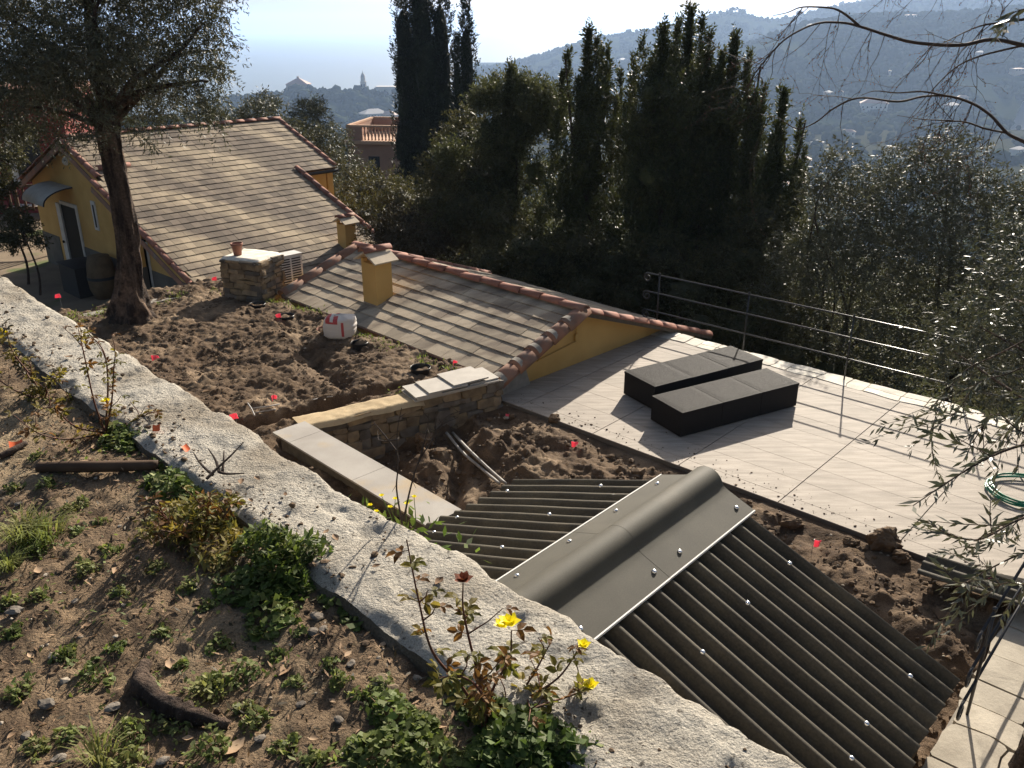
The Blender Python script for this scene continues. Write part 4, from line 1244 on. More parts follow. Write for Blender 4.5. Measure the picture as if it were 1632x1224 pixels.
def flag(p, h, yaw, tilt, label, sz=.085, lie=False):
    t = thing('marker_flag', p, label, 'flag', 'red marker flags stuck in the ground')
    ux = Vector((math.cos(yaw), math.sin(yaw), 0)); top = p + ZUP * h + ux * tilt * h
    mb = MB(); mb.tube([p - ZUP * .06, top], .0022, 5); mb.build('stake', MT['galv'], t)
    ax = (top - p).normalized()
    n_ = 6
    sd_ = ux.cross(ZUP)
    g_ = []
    for i in range(n_):
        for_ = i / (n_ - 1)
        w_ = sd_ * (.022 * math.sin(for_ * 4 + yaw * 3))
        dn = (ux * 1.0 - ZUP * .35 * for_)
        g_.append([tuple(top + dn * (sz * 1.15 * for_) + w_), tuple(top - ax * sz * (1 - for_ * (.35 + .3 * math.sin(yaw * 9))) + dn * (sz * 1.15 * for_) * (.9 + .15 * math.sin(yaw * 5)) + w_ * 1.8 + ux * .004)])
    gg_ = np.array(g_); off = np.array(sd_) * .0012
    mb = MB().grid(gg_ + off).grid(gg_[::-1] - off); mb.build('pennant', MT['flag_red'], t, True)
FL = [((98, 484), 'b', .17, 2.8, .1, 'red flag at the far end of the bed near the yard'),
      ((246, 585), 'b', .18, .3, -.1, 'red flag in the dug bed straight below the olive trunk'),
      ((347, 462), 'b', .24, 2.9, .0, 'red flag left of the stone pillar'),
      ((449, 511), 'b', .12, 3.0, .1, 'red flag beside the sunken black pot near the pillar'),
      ((722, 594), 'b', .17, .9, .0, 'red flag by the cottage eave above the slab stack'),
      ((433, 647), 'b', .14, .7, .0, 'red flag above the trench and grey pipes'),
      ((378, 676), 'b', .13, 2.6, .1, 'red flag right beside the concrete wall near the trench'),
      ((803, 668), 'b', .08, .2, .3, 'red flag at the corner of pit and terrace'),
      ((910, 722), 'b', .16, .1, .0, 'red flag on the soil heap in front of the terrace'),
      ((1293, 878), 'b', .13, .1, .1, 'pale red flag on the soil between shed ridge and terrace'),
      ((1588, 946), 't', .15, 2.4, .1, 'red flag at the terrace end among the olive leaves')]
for (px, py), k, h, yaw, tl, lb in FL:
    p = SP(px, py) if k == 'b' else P(px, py, .0)
    flag(p, h, yaw, tl, lb, .075)
# grey conduits
def pipe(px, z, label, r=.012, m_='pipe_grey', name='conduit', hgt=0.02):
    pts = []
    for (x, y) in px:
        q = SP(x, y, z); pts.append(q + ZUP * hgt)
    mb = MB(); mb.tube(curve3(pts, 6), r, 8)
    tag(mb.build(name, MT[m_], None, True), label, 'pipe')
pipe([(712, 700), (738, 732), (768, 758), (796, 782)], -.2, 'grey conduit nearer the slab wall, crossing the pit', .017, hgt=.09)
pipe([(722, 700), (748, 728), (778, 757), (806, 782)], -.2, 'grey conduit farther from the slab wall, crossing the pit', .017, hgt=.09)
pipe([(402, 657), (425, 654), (446, 650)], .1, 'upper of two short grey pipes in the bed trench', .009, hgt=.05)
pipe([(404, 664), (424, 661), (440, 658)], .1, 'lower of two short grey pipes in the bed trench', .009, hgt=.05)
pipe([(396, 651), (402, 660), (407, 671)], .1, 'short grey stake standing across the pipes in the trench', .009, hgt=.07)
pipe([(498, 641), (515, 638), (530, 636)], .2, 'thin pale stick on the grassy edge of the arm wall', .006, hgt=.035)
# big clods
def clod(px, py, z, s_, label, sq=(1, 1, .8)):
    p = SP(px, py, z)
    v, f = ico(4, len(label), .012)
    ds = 1 + fbm(v[:, 0] * 1.6 + px, v[:, 1] * 1.6 + v[:, 2] * 1.9, 97, 3) * .45 + np.abs(fbm(v[:, 0] * 5 + px, v[:, 1] * 5 + v[:, 2] * 4, 98, 4, .65)) * .3
    vv = v * np.array(sq) * s_ * ds[:, None]
    mb = MB().add(vv + np.array(p) + [0, 0, s_ * .5], (), f)
    tag(mb.build('soil_clod', MT['soil_clod'], None), label, 'clod')
clod(1408, 872, -.1, .13, 'large dark clod of earth at the terrace edge', (1.15, .85, .95))
clod(1436, 893, -.1, .075, 'small dark clod right of the large one at the terrace edge')
clod(884, 672, -.05, .07, 'round clod of earth on the rim of the heap by the terrace')
clod(1352, 868, -.1, .06, 'dark clod left of the large one at the terrace edge')
clod(678, 712, -.2, .12, 'reddish clod on the soil heap inside the pit', (1, .9, 1))
clod(1262, 838, -.1, .08, 'dark clod between the ridge cap and the terrace edge', (1.3, .8, .7))
# ------------------------------------------------------------------ vegetation
def unit(v):
    return v / (np.linalg.norm(v, axis=-1, keepdims=True) + 1e-9)
def leaf_geo(mb, pos, d, side, L_, W_, fold=0.0):
    n = len(pos)
    L_ = np.broadcast_to(np.asarray(L_, float), (n,))[:, None]; W_ = np.broadcast_to(np.asarray(W_, float), (n,))[:, None]
    mid = pos + d * L_ * .45
    v = np.stack([pos, mid + side * W_ * .5, pos + d * L_, mid - side * W_ * .5], 1)
    mb.add(v.reshape(-1, 3), np.arange(4 * n).reshape(n, 4))
def sprays(mb, org, dirs, length, k, L_, W_, g, spread=.75, droop=.15, facing=0.0):
    S = len(org)
    t = np.linspace(.08, 1, k)[None, :] + g.uniform(-.04, .04, (S, k))
    ln = np.broadcast_to(np.asarray(length, float), (S,))[:, None]
    pos = org[:, None] + dirs[:, None] * (t * ln)[..., None]
    pos[..., 2] -= droop * ln * t ** 2
    rv = g.normal(size=(S, k, 3))
    perp = unit(rv - dirs[:, None] * (rv * dirs[:, None]).sum(-1, keepdims=True))
    ld = unit(dirs[:, None] * (1 - spread * .5) + perp * spread + np.array([0, 0, -droop * .6]))
    rv2 = g.normal(size=(S, k, 3))
    if facing: rv2 = np.cross(np.broadcast_to(np.array([0, 0, 1.]), rv2.shape), ld) * facing + rv2 * (1 - facing)
    side = unit(rv2 - ld * (rv2 * ld).sum(-1, keepdims=True))
    sc = g.uniform(.65, 1.2, S * k)
    leaf_geo(mb, pos.reshape(-1, 3), ld.reshape(-1, 3), side.reshape(-1, 3), L_ * sc, W_ * sc)
def blob_crown(mb, blobs, n, k, ln, L_, W_, g, droop=.3, up=0.0, shell=.45, spread=.75):
    vol = np.array([b[1] ** 2.2 for b in blobs]); cnt = np.maximum(3, (n * vol / vol.sum() / k)).astype(int)
    for (c, r), m in zip(blobs, cnt):
        u = unit(g.normal(size=(m, 3)))
        rr = (shell + (1 - shell) * g.uniform(size=m) ** .6)
        o = np.array(c) + u * (rr * r)[:, None] * np.array([1, 1, .82])
        d = unit(u * .7 + g.normal(size=(m, 3)) * .55 + np.array([0, 0, up]))
        sprays(mb, o - d * ln * .5, d, ln * g.uniform(.6, 1.3, m), k, L_, W_, g, spread, droop)
def core(mb, c, r, g, seed=0):
    v, f = ROCKS2[seed % 5]
    vv = v * np.array(r) * (1 + fbm(v[:, 0] * 2.2 + seed, v[:, 1] * 2.2 + v[:, 2] * 1.7, 5 + seed)[:, None] * .35)
    mb.add(vv + np.array(c), (), f)
def branches(mb, root, tips, r0, g, sag=.1, n=7):
    for tp in tips:
        a_, b_ = Vector(root[0]), Vector(tp)
        m1 = a_.lerp(b_, .35) + Vector(g.normal(0, .06, 3)) * (b_ - a_).length + ZUP * sag
        m2 = a_.lerp(b_, .7) + Vector(g.normal(0, .06, 3)) * (b_ - a_).length + ZUP * sag * .6
        c = curve3([a_, m1, m2, b_], 5)
        mb.tube(c, np.linspace(r0, r0 * .2, len(c)), 6, False)

# ---- olive tree in the bed
def gnarled(mb, axis, rads, n=26, seed=3, flute=.16):
    pts = curve3(axis, 14); m = len(pts)
    rr = np.interp(np.linspace(0, 1, m), np.linspace(0, 1, len(rads)), rads)
    v = np.zeros((m, n, 3))
    an = np.arange(n) * 2 * math.pi / n
    for i, p in enumerate(pts):
        tw = i * .05
        fl = 1 + flute * np.sin(an * 3 + tw * 2 + seed) * .6 + flute * np.sin(an * 7 - tw * 3) * .45 + fbm(np.cos(an) * 2.2 + 9, np.sin(an) * 2.2 + i * .16, seed, 4) * .22 + np.abs(fbm(an * 5 + .15 * np.sin(i * .3), an * 0 + i * .09, seed + 5, 3)) * .13
        v[i, :, 0] = p.x + np.cos(an) * rr[i] * fl; v[i, :, 1] = p.y + np.sin(an) * rr[i] * fl
        v[i, :, 2] = p.z
    idx = np.arange(m * n).reshape(m, n); nx = np.roll(idx, -1, 1)
    mb.add(v.reshape(-1, 3), np.stack([idx[:-1], nx[:-1], nx[1:], idx[1:]], -1).reshape(-1, 4))
    return pts
g = np.random.default_rng(101)
ob_ = SP(212, 508)
tree = thing('olive_tree', ob_, 'tall olive tree with a gnarled trunk standing at the end of the bed', 'tree')
Yo = ob_.y
def TA(px, py, dy=0.0): return AT(px, py, Yo + dy)
mb = MB()
gnarled(mb, [ob_ - ZUP * .15, ob_ + ZUP * .12, TA(207, 455), TA(203, 390), TA(192, 310), TA(178, 240), TA(172, 195), TA(165, 140), TA(150, 70), TA(140, -20)],
        [.42, .29, .195, .158, .145, .142, .155, .115, .085, .05], 72)
root = TA(172, 205)
tips = [(60, 80, -.6), (0, 20, .3), (250, 70, .5), (320, 40, -.5), (330, 130, -.9), (260, 150, -.4), (-60, 110, 0), (200, -60, -.6), (90, -30, .7), (30, 170, -.5), (120, 150, .8), (350, 80, .4)]
branches(mb, [root], [TA(*q) for q in tips], .06, g, .15)
mb.build('trunk', MT['bark_olive'], tree, True)
bl = [(300, 20, -.2, .62), (325, 70, .2, .5), (318, 120, -.5, .45), (335, 185, -.9, .26), (325, 160, -.8, .3), (250, 110, .4, .62), (260, 165, -.2, .42), (230, 20, .6, .8), (160, 40, 0, .8), (90, 60, .5, .85),
      (10, 40, 0, .9), (60, 150, .3, .6), (-30, 140, 0, .8), (120, 150, .8, .6), (200, 150, .5, .55), (215, 205, -.5, .2), (90, 205, -.3, .36), (140, 215, -.2, .25), (20, 200, .3, .42), (-40, 215, 0, .5),
      (345, 30, .2, .3), (355, 105, .3, .28), (60, -70, 0, 1.0), (200, -80, 0, 1.0), (310, -60, 0, .8), (-60, -20, .6, 1.0), (240, 225, -.9, .14), (160, 190, -.9, .3), (40, 110, -.8, .7), (120, 90, -.9, .7), (210, 85, -.8, .65)]
blobs = [(TA(a_, b_, c_), r_) for a_, b_, c_, r_ in bl]
mb = MB(); blob_crown(mb, blobs, 115000, 14, .34, .068, .0175, g, .35, 0, .25)
mb.build('crown', MT['leaf_olive'], tree)

# ---- other trees
def spire(mb, base, top, rad, n, k, ln, L_, W_, g, power=.75, up=.9, lean=None, cm=None, cf=.42):
    b_, t_ = np.array(base, float), np.array(top, float)
    m = int(n / k)
    h = g.uniform(0, 1, m) ** .85
    prof = lambda q: np.clip(1 - q, 0, 1) ** power * (.75 + .25 * np.sin(q * 9 + b_[0]) ** 2) * np.clip(.55 + q * 3, 0, 1)
    an = g.uniform(0, 2 * math.pi, m)
    lob = 1 + .22 * np.sin(an * 3 + h * 8 + b_[1]) + .15 * np.sin(an * 5 - h * 13)
    rr = rad * prof(h) * lob * (.35 + .65 * g.uniform(size=m) ** .5)
    out = np.stack([np.cos(an), np.sin(an), np.zeros(m)], -1)
    o = b_ + (t_ - b_) * h[:, None] + out * rr[:, None]
    d = unit(out * g.uniform(.3, .9, m)[:, None] + np.array([0, 0, up]) + g.normal(size=(m, 3)) * .25)
    sprays(mb, o - d * ln * .4, d, ln * g.uniform(.6, 1.4, m), k, L_, W_, g, .7, .02)
    if cm is not None:
        for q in np.linspace(.08, .8, 7):
            c = b_ + (t_ - b_) * q; r_ = rad * prof(np.array([q]))[0] * cf
            core(cm, c, (r_, r_, np.linalg.norm(t_ - b_) * .11), g, int(q * 50))
def hz(p): return float(hillz(np.array(p.x), np.array(p.y)))
# (top px, top py, distance, radius, label, extra tops)
BAY = [((815, 96), 23, 1.5, 'leaf_bay_light', 'broad light-green evergreen tree right of the cypresses', [(775, 110, .8), (860, 105, 1.0), (720, 200, .8), (840, 140, 1.2), (800, 170, 1.2), (885, 128, .8), (790, 96, .7), (835, 92, .7)], 44000),
       ((938, 34), 21, 1.0, 'leaf_bay', 'narrow pointed evergreen with a lone leader, left of the tall group', [(905, 84, .5), (968, 110, .5), (985, 165, .5), (920, 190, 1.0), (952, 60, .35)], 36000),
       ((1058, 30), 20, 1.15, 'leaf_bay', 'tall dark evergreen of the group, the one standing leftmost', [(1025, 62, .6), (1008, 130, .8), (1040, 100, .8), (1010, 220, 1.0), (1078, 42, .5), (1070, 110, 1.0)], 38000),
       ((1101, 2), 20.6, 1.1, 'leaf_bay', 'tallest dark evergreen, its thin top leader reaching the sky', [(1082, 30, .4), (1120, 30, .45), (1128, 100, .9), (1095, 130, 1.0)], 38000),
       ((1172, 44), 20.2, 1.05, 'leaf_bay', 'dark evergreen with a blunt spire, right of the tallest one', [(1150, 85, .7), (1192, 100, .7), (1205, 150, .8), (1140, 110, .9), (1170, 190, 1.1)], 36000),
       ((1250, 132), 19.2, .75, 'leaf_bay', 'shorter dark evergreen at the right end of the group', [(1218, 140, .4), (1228, 220, .8), (1245, 260, .8)], 24000)]
for i, ((px, py), Yt, rad, lm, lb, extra, n) in enumerate(BAY):
    top = AT(px, py, Yt)
    gz_ = hz(top)
    t = thing('evergreen_tree', (top.x, top.y, gz_), lb, 'tree', 'evergreen trees below the terrace')
    g = np.random.default_rng(200 + i)
    mb = MB()
    for k in range(4):
        q = Vector((top.x + g.normal(0, .25), top.y + g.normal(0, .2), gz_ - .3))
        e = AT(px + g.normal(0, 18), py + 60 + 30 * k, Yt + g.normal(0, .2))
        c = curve3([q, q.lerp(e, .4) + Vector((g.normal(0, .15), g.normal(0, .1), 0)), q.lerp(e, .75), e], 5)
        mb.tube(c, np.linspace(.075, .02, len(c)), 6, False)
    mb.build('trunk', MT['bark'], t, True)
    mb = MB(); cm = MB()
    bz = max(gz_ + .8, -4.5)
    spire(mb, (top.x, top.y, bz), AT(px, py + 16, Yt), rad * .95, n * .35, 12, .30, .105, .036, g, 1.2, 1.3, cm=cm)
    extra = extra + [(px + sg * g.uniform(.2, .9) * rad * 62, py + g.uniform(35, 150), g.uniform(.28, .45)) for sg in (-1, 1, -1, 1, -1, 1, -1, 1)]
    if lm == 'leaf_bay_light':
        blob_crown(mb, [(AT(x_, y_ + 30 + er * 22, Yt + g.normal(0, .4)), er * .62) for x_, y_, er in extra], n * .8, 11, .36, .1, .034, g, .04, .8, .2)
        extra = []
    for (ex_, ey, er) in extra:
        tq = AT(ex_, ey, Yt + g.normal(0, .5)); hgt = tq.z - bz
        spire(mb, (tq.x, tq.y, max(bz, tq.z - 2.2 - er * 2.2)), tq, min(er, .62), n * .85 / len(extra) * (.5 + er * .5), 12, .26, .1, .034, g, .95, 1.5)
    body = []
    for j in range(9):
        q = j / 8
        for sg in (-1, 1):
            yb = py + 125 + q * 440 + g.uniform(-15, 15)
            body.append((AT(px + sg * g.uniform(.15, .85) * rad * 58 * (.55 + .6 * q), yb, Yt + g.normal(0, .5)), rad * (.40 + .32 * q) * g.uniform(.8, 1.15)))
    blob_crown(mb, body, n * .7, 11, .36, .105, .036, g, .03, .9, .3)
    for j, (c_, r_) in enumerate(body): core(cm, c_, (r_ * .36, r_ * .36, r_ * .42), g, j)
    # bare leader with small leaves
    for ldr in range(3):
        tq = top + Vector((g.normal(0, .2) * (ldr > 0), 0, -.25 * ldr))
        S = 12
        o = np.array([tuple(tq - ZUP * (1.1 * q)) for q in np.linspace(0, 1, S)])
        sprays(mb, o, unit(g.normal(size=(S, 3)) * .4 + [0, 0, 1]), .1, 6, .07, .026, g, .8)
    crown = mb.build('crown', MT[lm], t)
    tag(cm.build('inner_foliage', MT[lm], t), kind='stuff')
# cypresses
CY = [((668, -60), 46, 1.45, 'broad dark cypress column beside the villa', [(640, -30, 1.0), (700, -40, 1.05)], 26000), ((742, 2), 45, .75, 'slimmer cypress with a pointed top, right of the broad cypress', [(728, 60, .5)], 11000)]
for i, ((px, py), Yt, rad, lb, extra, n) in enumerate(CY):
    top = AT(px, py, Yt); gz_ = hz(top)
    t = thing('cypress_tree', (top.x, top.y, gz_), lb, 'tree')
    g = np.random.default_rng(300 + i)
    mb = MB(); mb.tube([(top.x, top.y, gz_ - .3), (top.x, top.y, top.z - 2)], [.25, .05], 8); mb.build('trunk', MT['bark'], t, True)
    mb = MB(); cm = MB()
    for (ex_, ey, er) in [(px, py, rad)] + extra:
        tq = AT(ex_, ey, Yt + g.normal(0, .3))
        spire(mb, (tq.x, tq.y, gz_ + .6), tq, er, n * er / rad * (.55 if (ex_, ey) != (px, py) else .6), 10, .5, .20, .06, g, .32, 2.2, cm=cm, cf=.68)
    mb.build('crown', MT['leaf_cypress'], t)
    tag(cm.build('inner_foliage', MT['leaf_cypress'], t), kind='stuff')
# olives and bushes: (label, name, material, leaf, blobs [(px,py,Y,r)], n, category)
def bushy(name, label, lm, L_, W_, bl, n, k=12, ln=.35, droop=.2, seed=0, cat='tree', trunk=1.0, up=.15, inner=.5):
    g = np.random.default_rng(400 + seed)
    blobs = [(AT(a_, b_, c_), r_) for a_, b_, c_, r_ in bl]
    cen = sum((b[0] for b in blobs), Vector()) / len(blobs)
    gz_ = hz(cen) if cat != 'near' else 0
    t = thing(name, (cen.x, cen.y, gz_), label, cat)
    mb = MB()
    foot = Vector((cen.x, cen.y, gz_ - .2))
    fork = Vector((cen.x, cen.y, max(gz_ + .6, min(b[0].z - b[1] for b in blobs) + .3)))
    mb.tube(curve3([foot, foot.lerp(fork, .5) + Vector((.1, .05, 0)), fork], 5), np.linspace(.12, .07, 11) * trunk, 8, False)
    branches(mb, [fork], [b[0] for b in blobs], .035 * trunk, g, .1)
    mb.build('trunk', MT['bark'], t, True)
    mb = MB(); blob_crown(mb, blobs, n, k, ln, L_, W_, g, droop, up, .25)
    mb.build('crown', MT[lm], t)
    if inner:
        cm = MB()
        for j, (c, r_) in enumerate(blobs): core(cm, c, (r_ * inner, r_ * inner, r_ * inner * .85), g, j + seed)
        tag(cm.build('inner_foliage', MT[lm], t), kind='stuff')
    return t
bushy('olive_tree', 'silvery olive tree behind the terrace railing, below the bare branches', 'leaf_olive', .085, .024,
      [(1340, 330, 16, .8), (1400, 300, 16.5, .7), (1330, 420, 15.5, .9), (1410, 400, 16, 1.0), (1290, 400, 16, .8), (1260, 480, 16, .8), (1350, 520, 15.5, 1.0), (1440, 490, 16, 1.0), (1280, 560, 16, .7), (1400, 600, 15, .8), (1345, 255, 16, .4), (1310, 290, 16, .4)], 52000, seed=1, inner=0)
bushy('olive_tree', 'silvery olive tree at the right edge behind the terrace railing', 'leaf_olive', .085, .024,
      [(1460, 270, 17, .8), (1510, 250, 17, .8), (1540, 330, 16.5, .9), (1480, 360, 16, .9), (1590, 320, 16.5, .8), (1560, 420, 16, 1.0), (1620, 420, 16, .9), (1500, 450, 16, .9), (1580, 520, 15.5, 1.0), (1490, 560, 15.5, .9), (1640, 560, 15.5, .9), (1590, 620, 14.8, .7), (1660, 340, 16.5, .9)], 52000, seed=2, inner=0)
bushy('olive_tree', 'olive tree directly behind the ridge of the big yellow house', 'leaf_olive', .13, .04, [(410, 190, 33, 1.0), (450, 215, 32, .9), (385, 215, 34, .9), (425, 165, 34, .6), (360, 200, 34, .9)], 15000, 10, .5, .2, 3, inner=0)
bushy('olive_tree', 'olive tree between the big yellow house and the villa', 'leaf_olive', .13, .04, [(490, 190, 36, 1.0), (520, 230, 34, 1.1), (545, 280, 32, 1.2), (500, 170, 37, .6), (560, 330, 30, 1.1), (480, 215, 35, .8)], 20000, 10, .5, .2, 4, inner=0)
bushy('bush', 'grey-green bush below the villa terrace', 'leaf_bush', .12, .045, [(600, 310, 30, 1.2), (640, 330, 28, 1.2), (580, 350, 27, 1.0), (660, 360, 26, 1.0)], 15000, 10, .45, .1, 5, 'bush')
bushy('bush', 'tangled brown bush behind the cottage roof', 'leaf_dry', .10, .035, [(620, 380, 22, .9), (670, 400, 21, .9), (700, 380, 22, .9), (650, 355, 23, .7)], 13000, 10, .4, .1, 6, 'bush', inner=.35)
bushy('evergreen_tree', 'olive-green bushy tree in front of the cypresses', 'leaf_bush', .11, .04, [(745, 230, 25, 1.0), (720, 280, 24, 1.0), (770, 290, 23, 1.1), (735, 340, 22, 1.0), (700, 330, 24, .9), (790, 350, 21, .9), (745, 190, 26, .6)], 24000, 11, .4, .1, 7)
bushy('bush', 'dark bush behind the cottage ridge, below the light-green tree', 'leaf_bush', .09, .034, [(790, 420, 19.5, .8), (840, 400, 19.5, .9), (880, 430, 19, .9), (760, 440, 20, .7), (850, 470, 18.5, .7)], 14000, 10, .35, .1, 8, 'bush', inner=.5)
bushy('bush', 'dark bush behind the cottage gable, left of the railing', 'leaf_bush', .09, .034, [(930, 400, 19, .9), (980, 430, 18.5, .9), (940, 460, 18, .8), (1000, 480, 17.5, .7)], 14000, 10, .35, .1, 9, 'bush', inner=.5)
bushy('bush', 'dark bush below the first stretch of the terrace railing', 'leaf_bush', .085, .032, [(1060, 420, 18, .9), (1100, 470, 17, .8), (1150, 440, 17.5, .9), (1120, 530, 16, .8), (1080, 560, 16, .6)], 14000, 10, .35, .1, 10, 'bush', inner=.5)
bushy('bush', 'dark bush below the middle of the terrace railing', 'leaf_bush', .085, .032, [(1190, 420, 17.5, .9), (1230, 500, 16, .9), (1180, 530, 16, .8), (1250, 570, 15.5, .7), (1320, 600, 15, .6), (1210, 360, 18, .8)], 15000, 10, .35, .1, 11, 'bush', inner=.5)
bushy('tree', 'leafy tree at the far left edge beside the red building', 'leaf_bush', .10, .04, [(15, 250, 24, .5), (0, 300, 24, .5), (20, 340, 23.5, .45), (5, 380, 23, .4), (-30, 280, 24, .8), (30, 210, 25, .5)], 9000, 10, .35, .15, 12, inner=.4, trunk=.35)
bushy('olive_tree', 'olive tree far left, behind the house gable', 'leaf_olive', .12, .036, [(60, 140, 40, 1.6), (130, 120, 42, 1.6), (0, 130, 40, 1.6), (200, 150, 42, 1.5), (270, 160, 42, 1.4), (320, 180, 42, 1.0)], 16000, 10, .5, .2, 13, inner=0)
bushy('bush', 'low yellow-green bush on the yard near the left tree', 'leaf_bush', .07, .03, [(42, 365, 23.2, .4), (20, 385, 22.8, .35), (62, 385, 22.6, .25)], 3500, 8, .2, .1, 14, 'bush', inner=.4, trunk=.3)
# undergrowth on the slope
g = np.random.default_rng(500)
n = 4500
ux_, uy_ = g.uniform(-14, 22, n), g.uniform(12, 52, n)
bq = .709 * ux_ + .705 * uy_; aq = -.705 * ux_ + .709 * uy_
kp = (bq > 12.9) & ~((aq > 17.5) & (aq < 27) & (bq < 15.8)); ux_, uy_ = ux_[kp], uy_[kp]
o = np.stack([ux_, uy_, hillz(ux_, uy_) + g.uniform(0, 1.6, len(ux_))], -1)
mb = MB(); sprays(mb, o, unit(g.normal(size=(len(o), 3)) * .6 + [0, 0, .8]), .6, 14, .13, .05, g, .8, .2)
tag(mb.build('undergrowth', MT['leaf_bush'], None), kind='stuff')

# ---- bare tree reaching in from the right
g = np.random.default_rng(600)
tb0 = Vector((4.6, 5.3, 0))
bare = thing('bare_tree', tb0, 'leafless tree reaching drooping twigs into the upper right corner', 'tree')
Yb = 4.7
def TB(px, py, dy=0): return AT(px, py, Yb + dy)
mb = MB()
fork = TB(1830, 190, .4)
mb.tube(curve3([tb0 - ZUP * .1, tb0 + Vector((.05, 0, 1.5)), fork.lerp(tb0, .3) + Vector((.1, 0, .2)), fork, TB(1860, -40, .5), TB(1850, -300, .5)], 6), np.linspace(.11, .03, 31), 10, False)
mains = [([(1830, 190), (1760, 110), (1690, 86), (1632, 72), (1580, 63), (1530, 72), (1460, 68), (1420, 58), (1370, 42), (1340, 36), (1300, 38), (1255, 60), (1225, 90), (1200, 122), (1190, 150)], .013, .002),
         ([(1370, 42), (1350, 25), (1330, 14), (1300, 11), (1275, 12), (1255, 20), (1232, 25)], .007, .0015),
         ([(1830, 190), (1740, 265), (1680, 250), (1632, 226), (1605, 212), (1580, 185), (1550, 165), (1510, 153), (1470, 154), (1430, 162), (1370, 156), (1330, 172), (1300, 195), (1270, 205), (1240, 188), (1212, 182)], .011, .0016),
         ([(1605, 212), (1570, 205), (1540, 195), (1505, 192), (1470, 190), (1430, 184)], .006, .0015),
         ([(1510, 153), (1470, 146), (1430, 148), (1395, 145), (1372, 152)], .005, .0015),
         ([(1860, -40), (1740, -50), (1660, 20), (1610, 34), (1560, 42), (1500, 70)], .012, .002),
         ([(1860, -40), (1700, -120), (1560, -90), (1450, -50), (1380, -30)], .014, .003),
         ([(1632, 72), (1560, 90), (1520, 110), (1480, 150), (1440, 200)], .006, .0012)]
mp = []
for k, (pl, ra, rb) in enumerate(mains):
    c = curve3([TB(x, y, .12 * math.sin(i * .9 + k)) for i, (x, y) in enumerate(pl)], 5)
    mb.tube(c, np.linspace(ra, rb, len(c)), 7, False)
    mp.append(c)
tw = []
def twig(p, d, ln, r, depth):
    pts = [p]
    q = Vector(p); d = Vector(d)
    st_ = ln / 6
    for i in range(6):
        d = (d + Vector(g.normal(0, .17, 3)) + Vector((-.03, 0, -.05))).normalized()
        q = q + d * st_; pts.append(q.copy())
        if depth and g.uniform() < .42:
            twig(q, (d + Vector(g.normal(0, .5, 3))).normalized(), ln * g.uniform(.3, .6), r * .6, depth - 1)
    mb.tube(pts, np.linspace(r * .85, r * .3, 7), 5, False)
    for q in pts[1::2]:
        if g.uniform() < .5: tw.append(q)
for k, m_ in ((0, 19), (2, 16), (5, 8), (6, 11), (1, 4), (7, 4), (3, 4)):
    c = mp[k]
    for _ in range(m_):
        i = int(g.uniform(.25, .98) * (len(c) - 1))
        sgn = -1 if g.uniform() < .82 else .6
        twig(c[i], (-g.uniform(.05, .5), g.normal(0, .2), sgn * g.uniform(.5, 1.0)), g.uniform(.2, .5), .0026, 2)
mb.build('branches', MT['twig'], bare, True)
bd = MB(); scatter_rocks(bd, np.array([tuple(q) for q in tw]), np.full(len(tw), .0028), g, 1.4)
tag(bd.build('buds', MT['twig_red'], bare), kind='stuff')

# ---- near olive branch at the right edge
g = np.random.default_rng(700)
no0 = P(1640, 1228, 0.0)
nol = thing('olive_tree', no0, 'near olive tree leaning in from the right edge over the terrace', 'tree')
mb = MB()
nf = Vector((no0.x + .55, no0.y - .35, 2.0))
mb.tube(curve3([no0 - ZUP * .1, no0 + Vector((.12, -.02, .5)), no0 + Vector((.35, -.15, 1.2)), nf, nf + Vector((.1, .3, 1.2))], 7), np.linspace(.14, .06, 29), 12, False)
lb_ = MB()
def obranch(pl, ra, nt_, L_, W_, seed):
    c = curve3([AT(x, y, d_) for x, y, d_ in pl], 8)
    mb.tube(c, np.linspace(ra, .0014, len(c)), 6, False)
    gg = np.random.default_rng(seed)
    arr = np.array([tuple(q) for q in c]); dd = unit(np.gradient(arr, axis=0))
    half = int(len(arr) * .4)
    # opposite pairs of leaves along the twig
    ii = np.linspace(half, len(arr) - 1, nt_).astype(int)
    for sgn in (-1, 1):
        pr = unit(np.cross(dd[ii], np.array([0, .3, 1.])) + gg.normal(size=(len(ii), 3)) * .3) * sgn
        ld = unit(dd[ii] * .8 + pr * .8)
        sd_ = unit(np.cross(ld, gg.normal(size=(len(ii), 3))))
        sc = gg.uniform(.7, 1.2, len(ii))
        leaf_geo(lb_, arr[ii], ld, sd_, L_ * sc, W_ * sc)
    return c
